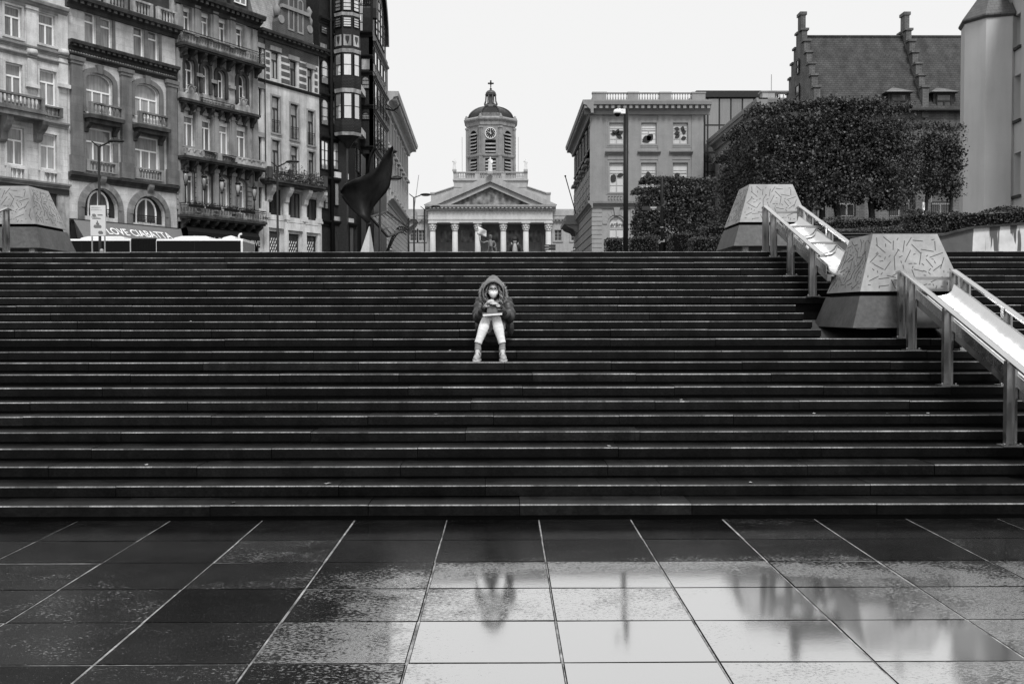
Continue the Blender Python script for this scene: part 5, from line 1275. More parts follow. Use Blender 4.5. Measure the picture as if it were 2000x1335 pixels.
def museum():
    f = Frame((at(1157, 300, 104.5).x, 104.5), (1, 0)); root = thing('museum_building', 'grey classical corner building with balustrade and pictures in its windows', 'building', (f.o.x+6, 104.5, 6))
    sR = f.s(1374); Z = lambda y: f.z(1260, y)
    wn = [(1190,1219),(1252,1282),(1314,1343.5)]; ops = []
    for a, c in wn:
        s0, s1 = f.s(a), f.s(c); ops.append((s0, s1, Z(281.5), Z(240), 0)); ops.append((s0, s1, Z(376), Z(318), 0))
    og = [(f.s(a), f.s(c), Z(486), Z(423), (f.s(c)-f.s(a))/2) for a, c in wn]
    b = MB(f); wall(b, 0, sR, Z(393), Z(222), ops, rev=.3); solid(b, 0, sR, 4, Z(222), 26.5, .3); b.build('wall', M_MUSEUM, root)
    b = MB(f); wall(b, 0, sR, 4, Z(393)-.002, og, rev=.3); b.build('ground_floor_wall', M_MUSEUMJ, root)
    b = MB(f); z = Z(492); e = .07
    while z < Z(412):
        segs = [0.0]+[q for o in og for q in (o[0]-.75, o[1]+.75)]+[sR]
        for a, c in zip(segs[::2], segs[1::2]): b.box(a-.06, c, -.01, .07, z, z+.40)
        z += .46
    for o in og:
        P, Q = arch_pts(o[0]-.7, o[1]+.7, o[3]-o[4], o[4]+.7, 11), arch_pts(o[0]-.22, o[1]+.22, o[3]-o[4], o[4]+.22, 11)
        for k in range(11): b.hexa([(P[k][0], 0, P[k][1]), (P[k+1][0]-.04, 0, P[k+1][1]), (Q[k+1][0]-.02, 0, Q[k+1][1]), (Q[k][0], 0, Q[k][1])], [(P[k][0], .08, P[k][1]), (P[k+1][0]-.04, .08, P[k+1][1]), (Q[k+1][0]-.02, .08, Q[k+1][1]), (Q[k][0], .08, Q[k][1])])
        c = (o[0]+o[1])/2; b.hexa([(c-.2, 0, o[3]+.1), (c+.2, 0, o[3]+.1), (c+.2, .22, o[3]+.1), (c-.2, .22, o[3]+.1)], [(c-.33, 0, o[3]+.95), (c+.33, 0, o[3]+.95), (c+.33, .26, o[3]+.95), (c-.33, .26, o[3]+.95)])
    b.build('rustication', M_MUSEUMJ, root)
    ws = []
    for o in ops: ws.append(sash(f, root, o))
    for o in og: ws.append(window(f, root, o, fm=M_GREYP, gm=M_GLASSBLIND, trans=.62, mull=1, d=-.16, bars=2))
    rnd = random.Random(21)
    def blob(pts, w_, o, flip=1):
        b = MB(f); W, Hh = o[1]-o[0], o[3]-o[2]; b.prism([(o[0]+W*x, o[2]+Hh*y) for x, y in pts], -.155, -.14); b.build('window_picture', M_INKD, w_)
    leaf = lambda cx, cy, L, a, w_=.28: [(cx+L*(t*math.cos(a)-w_*s*math.sin(a)*math.sin(math.pi*t)), cy+.72*L*(t*math.sin(a)+w_*s*math.cos(a)*math.sin(math.pi*t))) for s, ts in ((1, [k/8 for k in range(9)]), (-1, [k/8 for k in range(7, 0, -1)])) for t in ts]
    for a, L in ((.4, .55), (1.1, .45), (2.2, .4), (-.5, .5), (2.9, .35)): blob(leaf(.45, .45, L, a), ws[0], ops[0])
    blob(leaf(.08, .12, .7, .5, .35), ws[2], ops[2]); blob(leaf(.4, .18, .55, .8, .4), ws[2], ops[2])
    for cx, cy, a in ((.1, .75, -.2), (.1, .5, .2), (.15, .3, .6), (.75, .45, 1.57), (.6, .6, 1.3), (.55, .25, .3)): blob(leaf(cx, cy, .38, a, .35), ws[4], ops[4])
    blob(leaf(.12, .58, .42, -.7, .5), ws[1], ops[1]); blob(leaf(.5, .55, .5, .2, .2), ws[1], ops[1])
    blob(leaf(.25, .5, .5, .2, .5), ws[3], ops[3]); blob([(.3+.17*math.cos(k*.5), .6+.07*math.sin(k*.5)) for k in range(12)], ws[5], ops[5])
    o = og[0]; text('arbre', 'window_lettering', M_INKD, ws[6], f, o[0]+.1, -.13, o[2]+(o[3]-o[2])*.70, .62, shear=.3, xs=1.05, ext=.005)
    b = MB(f)
    for a, c in ((1183,1226),(1246,1289),(1308,1351.6)):
        s0, s1 = f.s(a), f.s(c)
        for y0, y1, i in ((288, 232, 0), (380, 314, 1)):
            o = ops[wn.index([w for w in wn if abs(w[0]-a) < 9][0])*2+i]
            for k, (g_, d) in enumerate(((1.0, .03), (.55, .07))):
                e0, e1 = o[0]-(o[0]-s0)*g_, o[1]+(s1-o[1])*g_; zb_, zt_ = o[2]-(o[2]-Z(y0))*g_, o[3]+(Z(y1)-o[3])*g_
                b.box(e0, o[0]-.002, -.01, d, zb_, zt_); b.box(o[1]+.002, e1, -.01, d, zb_, zt_); b.box(o[0], o[1], -.01, d, o[3]+.002, zt_); b.box(o[0], o[1], -.01, d, zb_, o[2]-.002)
        cornice(b, s0-.05, s1+.05, Z(295.5), .38, .42); b.box(s0+.2, s1-.2, -.01, .05, Z(312), Z(304))
        for q in range(6): b.lathe(s0+.35+(s1-s0-.7)*q/5, .06, baluster_prof(Z(391), Z(383), .12), 6)
    b.build('window_surrounds', M_MUSEUM, root)
    b = MB(f)
    for p in (1163.5, 1236, 1299, 1362): s = f.s(p); w_ = .62 if p < 1200 or p > 1350 else .75; b.box(s-w_, s+w_, -.01, .09, Z(392), Z(224))
    b.build('pilasters', M_MUSEUM, root)
    # side wall along the street, running away from the camera
    g_ = Frame((f.o.x, 131.5), (0, -1)); L = 27.0; so = []
    for k in range(6):
        s = 1.3+k*4.35
        so += [(s, s+1.75, Z(281), Z(238), 0), (s, s+1.75, Z(378), Z(316), 0)]
    b = MB(g_); wall(b, 0, L, Z(393), Z(222), so, rev=.35); b.poly([(0, -.4, 4), (L, -.4, 4), (L, -.4, Z(222)), (0, -.4, Z(222))]); b.build('street_wall', M_MUSEUM, root)
    b = MB(g_); wall(b, 0, L, 4, Z(393)-.002, [], rev=.35)
    for k in range(10): b.box(0, L+.02, -.01, .08, Z(492)+k*.46*2, Z(492)+k*.46*2+.8)
    b.build('street_rustication', M_MUSEUMJ, root)
    for o in so: window(g_, root, o, fm=M_GREYP, gm=M_GLASSD, trans=.66, mull=1, d=-.22)
    b = MB(g_)
    for o in so:
        surround(b, o, .24, .10, .2)
        if o[3] < Z(300): b.box(o[0]-.35, o[1]+.35, -.01, .5, o[3]+.4, o[3]+.65)
    b.build('street_window_surrounds', M_MUSEUM, root)
    b = MB(f); cornice(b, -.85, sR+.6, Z(199.5), 1.35, 1.2, dent=.62); b.build('cornice', M_MUSEUM, root)
    b = MB(g_); cornice(b, -1.0, L+1.19, Z(199.5)-.003, 1.345, 1.1, dent=.62); b.build('cornice', M_MUSEUM, root)
    b = MB(f); cornice(b, -.1, sR+.1, Z(393), .75, .55); b.build('belt_course', M_MUSEUM, root)
    b = MB(g_); cornice(b, 0, L+.54, Z(393)-.003, .745, .5); b.box(1.5, 9, -.02, 1.9, Z(408), Z(400)); b.box(2.2, 8.4, 0, 1.6, Z(400), Z(386))
    for s in (2, 8.5): console(b, s, .6, Z(425), Z(408), 1.6)
    b.build('belt_course', M_MUSEUM, root)
    zb, zt_ = Z(199), Z(180.5)
    for p0, p1 in ((1184,1226),(1246.5,1288),(1310,1351)): balustrade(f, root, f.s(p0), f.s(p1), zb, zt_, -.1, M_MUSEUM, .27, ends=False)
    b = MB(f)
    for p0, p1 in ((1157,1184),(1226,1246.5),(1288,1310),(1351,1377)): b.box(f.s(p0), f.s(p1), -.45, .1, zb, zt_-.14); b.box(f.s(p0)-.05, f.s(p1)+.05, -.5, .16, zt_-.14, zt_+.02)
    b.build('balustrade_pier', M_MUSEUM, root)
    balustrade(g_, root, 2, L, zb, zt_, -.3, M_MUSEUM, .4, ends=False)
    b = MB(); q = at(1125, 418, 122); e = at(1104, 344, 118); b.tube([tuple(q), tuple(e)], .06, 5); b.ball(e, .12, 6, 4); b.build('flagpole', M_DARKP, root)
    return f, Z
MUS, MZ = museum()
def glass_wing():
    f = Frame((at(1376, 300, 107).x, 107), (1, 0)); root = thing('glass_wing', 'dark glazed curtain-wall wing joining the two classical buildings', 'building', (f.o.x+4, 107, 6))
    s1 = f.s(1500); Z = lambda y: f.z(1420, y)
    b = MB(f); b.box(-1, s1, -10, -.1, 4, Z(190)); b.build('core', M_DARKP, root)
    b = MB(f); b.box(-1, s1+1, -10, .35, Z(191), Z(178.5)); b.build('roof_band', M_DARKP, root)
    xs = [f.s(p) for p in (1376, 1382, 1404.5, 1427, 1449.5, 1472)]+[s1]; ys = [192, 244.5, 297.5, 316, 336, 352, 420, 500]
    for a, c in zip(xs[:-1], xs[1:]):
        b = MB(f)
        for y0, y1 in zip(ys[:-1], ys[1:]): b.box(a+.08, c-.08, -.1, 0, Z(y1)+.08, Z(y0)-.08)
        b.build('pane', M_GLASSM, root)
    b = MB(f)
    for x in xs: b.box(x-.07, x+.07, -.09, .06, 4, Z(190))
    for y in ys: b.box(-.5, s1, -.09, .05, Z(y)-.07, Z(y)+.07)
    b.build('mullions', M_DARKP, root)
glass_wing()
def side_wing():
    Y = 86.0; x0 = at(1493, 200, Y).x; f = Frame((x0, Y), (1, 0)); root = thing('classical_block', 'classical pavilion with balustrade and deep cornice showing above the clipped trees', 'building', (x0+2, Y, 6))
    Z = lambda y: f.z(1520, y); s1 = f.s(1562)
    b = MB(f); b.box(0, s1, -20, 0, 4, Z(205)); b.build('wall', M_MUSEUM, root)
    b = MB(f); cornice(b, -.75, s1, Z(196), 1.1, 1.0, dent=.5); b.build('cornice', M_MUSEUM, root)
    g_ = Frame((x0, Y+20), (0, -1)); b = MB(g_); cornice(b, 0, 21.0, Z(196)-.003, 1.095, .95, dent=.5); b.build('cornice', M_MUSEUM, root)
    balustrade(f, root, f.s(1512), f.s(1548), Z(195), Z(180), -.1, M_CHURCH, .27, ends=False)
    b = MB(f); b.box(-.2, f.s(1512), -.8, .1, Z(195), Z(180)); b.box(f.s(1548), f.s(1562), -.8, .1, Z(195), Z(180)); b.box(-.35, s1, -.9, .2, Z(180), Z(178)); b.build('balustrade_pier', M_CHURCH, root)
    for k in range(1): window(Frame((x0, Y-.02), (1, 0)), root, (1+k*2.6, 2.5+k*2.6, Z(275), Z(228), 0), fm=M_GREYP, gm=M_GLASSD, d=.09)
    b = MB(f); s = f.s(1530); b.tube([(s, -4, Z(180)), (s, -4, Z(124))], .04, 5); b.build('mast', M_GREYP, root)
side_wing()
# ================================================================== domed church closing the view
def church():
    Y = 175.0; f = Frame((0, Y), (1, 0)); X = lambda p: f.s(p, 400); Z = lambda y: f.z(958, y)
    root = thing('domed_church', 'pale columned church with clock tower and dark dome at the end of the street', 'church', (X(958), Y, 8)); cx = X(957.8)
    for p in (845, 888.6, 933, 983, 1027, 1071):
        b = MB(f); s = X(p); r = .54
        b.lathe(s, 0, [(r*1.25, 8), (r*1.25, 8.3), (r*1.1, 8.5), (r, 8.7), (r*.98, 12), (r*.88, Z(452)-.05)], 16); co = b.build('column', M_COL, root)
        b = MB(f); b.lathe(s, 0, [(r*.9, Z(452)), (r*.98, Z(449)), (r*.85, Z(447.5)), (r*1.1, Z(444)), (r*.95, Z(441.5)), (r*1.3, Z(438)), (r*1.35, Z(436.5))], 12)
        for k in range(8):
            for zz, q in ((446, .95), (441.5, 1.1)): a = k*math.pi/4+(zz > 443)*.39; b.ball((s+r*q*math.cos(a), r*q*math.sin(a), Z(zz)), (.16, .16, .2), 6, 4)
        b.box(s-r*1.45, s+r*1.45, -r*1.45, r*1.45, Z(436.5), Z(435)); b.build('capital', M_COL, co)
    xl, xr = X(837), X(1079)
    b = MB(f); b.box(xl, xr, -6, .62, Z(435)+.002, Z(430)); b.box(xl-.06, xr+.06, -6, .72, Z(430), Z(427)); b.box(xl, xr, -6, .60, Z(427), Z(413)); b.build('entablature', M_COL, root)
    b = MB(f); cornice(b, xl-.1, xr+.1, Z(401.5), 1.0, .95, d=.6, dent=.7, ends=.45); b.build('cornice', M_CHURCH, root)
    pl, pr, pa = X(829), X(1087), Z(344); zb = Z(401)
    b = MB(f); t = .95
    for sx, x_ in ((1, pl), (-1, pr)):
        b.prism([(x_, zb), (x_+sx*2.3, zb), (cx, pa-t*1.15), (cx, pa)], -5, 1.45 if sx > 0 else 1.449); b.prism([(x_+sx*1.2, zb+.02), (x_+sx*4.6, zb+.02), (cx, pa-t*2.1), (cx, pa-t*1.1)], -5, .95 if sx > 0 else .949)
        n = 26
        for k in range(n): q = (k+.7)/n; x = x_+sx*2.0+(cx-x_-sx*2.0)*q; z = zb+(pa-t*1.1-zb)*q; b.box(x-.12, x+.12, .9, 1.3, z-.18, z+.08)
    b.build('pediment', M_CHURCH, root)
    b = MB(f); b.prism([(pl+4, zb+.03), (pr-4, zb+.03), (cx, pa-t*1.9)], -4, .3); n_ = NT('pediment_painting')
    vor = n_.n('TexVoronoi'); mp = n_.n('Mapping'); mp.inputs['Scale'].default_value = (1.6, 1, .9); n_.link(n_.n('NewGeometry').outputs['Position'], mp.inputs[0]); n_.link(mp.outputs[0], vor.inputs['Vector']); vor.inputs['Scale'].default_value = .9
    n_.base(n_.math('MULTIPLY', n_.remap(vor.outputs['Distance'], .1, .8, .05, .22), n_.remap(n_.noise(1.1, detail=5), .3, .7, .4, 1.5))); n_.p.inputs['Roughness'].default_value = .8
    b.build('tympanum_painting', n_.m, root)
    b = MB(f); b.box(xl, xr, -7, -3.4, 7, Z(432)); b.build('porch_wall', stone('porch_wall', .16, streak=.2), root)
    for p0, p1 in ((858, 882), (899, 925), (943, 973), (989, 1016), (1034, 1060)):
        b = MB(f); b.box(X(p0), X(p1), -3.42, -3.3, Z(470), Z(447)); b.build('relief_panel', n_.m, root)
    b = MB(f); b.box(X(886), X(1029), -14, -2, Z(404), Z(362)); b.prism([(X(840), Z(404)), (X(886), Z(404)), (X(886), Z(363)), (X(848), Z(376)), (X(840), Z(376))], -12, -2.0); b.prism([(X(1029), Z(404)), (X(1076), Z(404)), (X(1076), Z(376)), (X(1068), Z(376)), (X(1029), Z(363))], -12, -2.0)
    b.box(X(840)-.1, X(848.5), -12.2, -1.8, Z(376), Z(373)); b.box(X(1067.5), X(1076)+.1, -12.2, -1.8, Z(376), Z(373))
    for p0, y0, p1, y1 in ((848, 375, 886, 362.5), (1068, 375, 1030, 362.5)): b.prism([(X(p0), Z(y0)), (X(p1), Z(y1)), (X(p1), Z(y1-1.8)), (X(p0), Z(y0-1.8))], -12.1, -1.7)
    b.prism([(X(886), Z(363)), (X(1029), Z(363)), (X(1031), Z(350)), (X(884.5), Z(350))], -14, -1.9); b.box(X(883.5), X(1032.5), -14.2, -1.6, Z(350), Z(347.5)); b.build('attic', M_CHURCH, root)
    b = MB(f)
    for p0, p1 in ((884.5, 893), (927, 937), (979, 987.5), (1023, 1031)): b.box(X(p0), X(p1), -2.6, -2.0, Z(347.4), Z(332.5))
    b.box(X(884), X(1031.5), -2.7, -1.9, Z(334.5), Z(332.4)); b.box(X(893), X(1023), -2.55, -2.05, Z(347.4), Z(344.5))
    for a, c in ((893, 927), (937, 979), (987.5, 1023)):
        n = int((c-a)/3.1)
        for k in range(n): b.lathe(X(a+(c-a)*(k+.5)/n), -2.3, baluster_prof(Z(344.5), Z(334.5), .13), 6)
    b.build('balustrade', M_CHURCH, root)
    # octagonal tower
    ty = -8.0; Rr = 4.6; a0 = -math.pi/2+math.pi/8
    Zt = lambda y: f.z(958, y, ty)
    def octo(b, prof, sm=False): b.lathe(cx, ty, prof, 8, rot=(a0)*8/(2*math.pi), sm=sm)
    sc = (Y-ty)/Y
    b = MB(f); octo(b, [(Rr, Zt(352)), (Rr, Zt(246))]); tw = b.build('tower', M_CHURCHG, root)
    b = MB(f); octo(b, [(Rr*1.0, Zt(254)), (Rr*1.04, Zt(252)), (Rr*1.05, Zt(246)), (Rr*1.13, Zt(242)), (Rr*1.14, Zt(239.5)), (Rr*1.03, Zt(236))]); octo(b, [(Rr*1.005, Zt(314)), (Rr*1.06, Zt(311.5)), (Rr*1.07, Zt(308.5)), (Rr*1.005, Zt(307))]); b.build('cornice', M_CHURCHG, tw)
    ap = Rr*math.cos(math.pi/8); hw = Rr*math.sin(math.pi/8)
    for k in range(-2, 3):
        a = math.pi/2+k*math.pi/4                         # local d axis points at the camera
        nx, nd = math.cos(a), math.sin(a)
        ox, oy = f.p(cx+nx*ap, ty+nd*ap, 0)[:2]; tf = Frame((ox, oy), Vector((nd, nx)))
        def louvre(z0, z1, rise, wv=.80):
            b = MB(tf); P = arch_pts(-wv, wv, z1-rise, rise) if rise else [(-wv, z1), (wv, z1)]
            b.prism([(-wv, z0), (wv, z0)]+P[::-1], .004, .03); b.build('opening', M_DARKR, tw)
            b = MB(tf); n = max(2, int((z1-z0)/.62))
            for j in range(n):
                z = z0+.1+(z1-z0-.3)*j/n; w2 = wv-.03
                if rise and z > z1-rise: w2 = wv*math.sqrt(max(.05, 1-((z-(z1-rise))/rise)**2))-.04
                b.hexa([(-w2, .02, z+.28), (w2, .02, z+.28), (w2, .32, z-.02), (-w2, .32, z-.02)], [(-w2, .02, z+.34), (w2, .02, z+.34), (w2, .32, z+.06), (-w2, .32, z+.06)])
            b.build('louvres', M_CHURCHG, tw)
        if k == 0: louvre(Zt(307)+.1, Zt(281), 0, .95); louvre(Zt(332)-1, Zt(316), 0, .95)
        else: louvre(Zt(306)+.1, Zt(262), .8); louvre(Zt(332)-1, Zt(316), 0)
        b = MB(tf)
        for s in (-1, 1): b.box(s*hw*.97-.28, s*hw*.97+.28, -.3, .16, Zt(350), Zt(254)); b.box(s*hw*.97-.36, s*hw*.97+.36, -.3, .26, Zt(258), Zt(254.5))
        if k:
            P, Q = arch_pts(-1.12, 1.12, Zt(262)-.8, 1.1), arch_pts(-.84, .84, Zt(262)-.8, .84)
            for q in range(10): b.hexa([(P[q][0], 0, P[q][1]), (P[q+1][0], 0, P[q+1][1]), (Q[q+1][0], 0, Q[q+1][1]), (Q[q][0], 0, Q[q][1])], [(P[q][0], .16, P[q][1]), (P[q+1][0], .16, P[q+1][1]), (Q[q+1][0], .16, Q[q+1][1]), (Q[q][0], .16, Q[q][1])])
        b.build('pilasters', M_CHURCHG, tw)
    zc = Zt(268.6); cf = Frame(f.p(cx, ty+ap, 0)[:2], (1, 0)); rc = 1.0
    circ = lambda r, n=28: [(r*math.cos(2*math.pi*k/n), zc+r*math.sin(2*math.pi*k/n)) for k in range(n)]
    b = MB(cf); b.prism(circ(rc*.93), .02, .12); ck = b.build('clock_face', M_INKD, tw)
    b = MB(cf); A, Q = circ(rc), circ(rc*.9)
    for k in range(28): k2 = (k+1) % 28; b.hexa([(A[k][0], .02, A[k][1]), (A[k2][0], .02, A[k2][1]), (Q[k2][0], .02, Q[k2][1]), (Q[k][0], .02, Q[k][1])], [(A[k][0], .2, A[k][1]), (A[k2][0], .2, A[k2][1]), (Q[k2][0], .2, Q[k2][1]), (Q[k][0], .2, Q[k][1])])
    for k in range(12): a = k*math.pi/6; s, z = .72*math.sin(a), .72*math.cos(a); b.prism([(s-.035*math.cos(a)-.1*math.sin(a), zc+z+.035*math.sin(a)-.1*math.cos(a)), (s+.035*math.cos(a)-.1*math.sin(a), zc+z-.035*math.sin(a)-.1*math.cos(a)), (s+.035*math.cos(a)+.1*math.sin(a), zc+z-.035*math.sin(a)+.1*math.cos(a)), (s-.035*math.cos(a)+.1*math.sin(a), zc+z+.035*math.sin(a)+.1*math.cos(a))], .12, .15)
    b.build('clock_rim_and_hours', M_WHITE, ck)
    b = MB(cf)
    for a, L, w_ in ((math.radians(-62), .55, .05), (0, .75, .04)):
        dx, dz = math.sin(a), math.cos(a); b.prism([(-dz*w_-dx*.18, zc+dx*w_-dz*.18), (dz*w_-dx*.18, zc-dx*w_-dz*.18), (dz*w_*.4+dx*L, zc-dx*w_*.4+dz*L), (-dz*w_*.4+dx*L, zc+dx*w_*.4+dz*L)], .16, .18)
    b.build('clock_hands', M_WHITE, ck)
    # dome, lantern and cross
    b = MB(f); zb_, zt_ = Zt(237), Zt(209.5); hD = zt_-zb_; pr_ = [(Rr*1.0, zb_-.1), (Rr*.97, zb_)]
    for k in range(1, 9): a = k/9*math.pi/2*.93; pr_.append((Rr*.94*math.cos(a)+.02, zb_+hD*math.sin(a)*1.02))
    octo(b, pr_+[(.9, zt_+.1)]); dm = b.build('dome', M_DOME, root)
    b = MB(f)
    for k in range(8):
        a = a0+k*math.pi/4; P = [(cx+(r+.03)*math.cos(a), ty+(r+.03)*math.sin(a), z) for r, z in pr_[1:]]; b.tube(P, .13, 5)
    b.build('dome_rib', M_DOME, dm)
    b = MB(f)
    for k in range(8): a = a0+k*math.pi/4; b.lathe(cx+Rr*1.03*math.cos(a), ty+Rr*1.03*math.sin(a), [(.35, Zt(239)), (.38, Zt(236)), (.2, Zt(234.5)), (.26, Zt(233)), (.04, Zt(230.5))], 7)
    b.build('urns', M_CHURCHG, dm)
    b = MB(f); octo(b, [(1.35, Zt(211)), (1.25, Zt(206)), (1.0, Zt(204.5)), (.85, Zt(203))]); octo(b, [(.72, Zt(203)), (.66, Zt(187))]); octo(b, [(.9, Zt(188)), (1.1, Zt(186.5)), (1.1, Zt(185.5)), (.98, Zt(184.8))]); b.lathe(cx, ty, [(.98, Zt(185)), (.92, Zt(181.5)), (.72, Zt(178.5)), (.35, Zt(176.5)), (.12, Zt(175.6))], 14)
    for k in range(8): a = k*math.pi/4+a0; b.tube([(cx+1.25*math.cos(a), ty+1.25*math.sin(a), Zt(205)), (cx+1.0*math.cos(a), ty+1.0*math.sin(a), Zt(198)), (cx+.92*math.cos(a), ty+.92*math.sin(a), Zt(187))], .13, 5)
    b.build('lantern', plain('lantern_metal', .07, .5, var=.5), dm)
    b = MB(f); b.lathe(cx, ty, [(.1, Zt(175.8)), (.22, Zt(174.5)), (.2, Zt(173.3)), (.06, Zt(172)), (.06, Zt(169))], 8); z0, z1, zm = Zt(171), Zt(158.3), Zt(163.3); b.box(cx-.09, cx+.09, ty-.08, ty+.08, z0, z1); b.box(cx-.45, cx+.45, ty-.08, ty+.08, zm-.1, zm+.1)
    for x, z in ((-.4, zm), (.4, zm), (0, z1-.05)): b.ball((cx+x, ty, z), .17, 7, 5)
    b.ball((cx, ty, zm), (.28, .1, .28), 8, 5); b.build('cross', M_IRON, dm)
    for p in (901, 1013): b = MB(f); b.tube([(X(p), -4, Z(347)), (X(p), -4, Z(260))], .045, 5); b.build('thin_mast', M_GREYP, root)
    # lower wings to both sides
    for p0, p1, wins in ((795, 838, (806, 823)), (1078, 1165, (1090.5, 1123, 1150))):
        a, c = X(p0), X(p1); b = MB(f); os = [(X(p)-.62, X(p)+.62, Z(469), Z(448), 0) for p in wins]; wall(b, a, c, 7, Z(420), os, d=-1.2, rev=.3); b.box(a, c, -8, -1.6, 7, Z(412)); b.box(a, c, -8, -1.1, Z(420), Z(411)); b.box(a, c, -7, -2, Z(411), Z(406))
        cornice(b, a, c, Z(425), .8, .6, d=-1.2, dent=.6, back=-1.4); wg = b.build('wing', M_CHURCH, root)
        wf = Frame((0, Y+1.2), (1, 0))
        for o in os: window(wf, root, o, fm=M_GREYP, gm=M_GLASSD, trans=0, mull=1, bars=2)
        b = MB(wf)
        for o in os: surround(b, o, .25, .1, .25)
        b.build('window_surrounds', M_CHURCH, wg)
church()
def statue(label, p, yb, yt, Y, seed):
    rnd = random.Random(seed); a, t = at(p, yb, Y), at(p, yt, Y); h = t.z-a.z; root = thing('stone_statue', label, 'statue', tuple(a), 'statues on the church parapet'); k = h/1.75
    f_ = lambda X, Yy, Z, r: (a.x+X*k, a.y+Yy*k, a.z+Z*k, r*k)
    b = MB(); b.ball(f_(.02, 0, 1.62, 0)[:3], (.09*k, .10*k, .13*k), 12, 8); b.ball(f_(.02, -.06, 1.54, 0)[:3], (.06*k, .06*k, .10*k), 8, 6)
    s = rnd.choice((-1, 1)); limb(b, [f_(0, 0, 1.45, .13), f_(0, 0, 1.2, .19), f_(.03*s, 0, .9, .17), f_(.02, 0, .5, .20), f_(0, 0, .05, .23)], squash=(1.1, .85))
    limb(b, [f_(-.2*s, 0, 1.4, .07), f_(-.28*s, -.05, 1.12, .06), f_(-.15*s, -.2, 1.0, .05)]); limb(b, [f_(.2*s, 0, 1.4, .07), f_(.3*s, -.08, 1.2, .06), f_(.22*s, -.22, 1.35, .05)])
    for j in range(6): x = -.17+.07*j; limb(b, [f_(x, -.12, 1.05-.04*j*s, .035), f_(x*1.2, -.17, .5, .04), f_(x*1.3, -.16, .05, .04)], 3, 7)
    remesh(b.build('robed_figure', M_STATUE, root), .055, 1); b = MB(); b.box(a.x-.32*k, a.x+.32*k, a.y-.3*k, a.y+.3*k, a.z-.25*k, a.z+.04*k); b.build('plinth', M_CHURCH, root)
statue('small weathered statue at the left end of the church parapet', 887.5, 331.5, 309.5, 177, 1)
statue('pale robed statue above the pediment apex of the church', 957.4, 336, 306.5, 173, 2)
statue('small weathered statue at the right end of the church parapet', 1026.7, 331.5, 309.5, 177, 4)
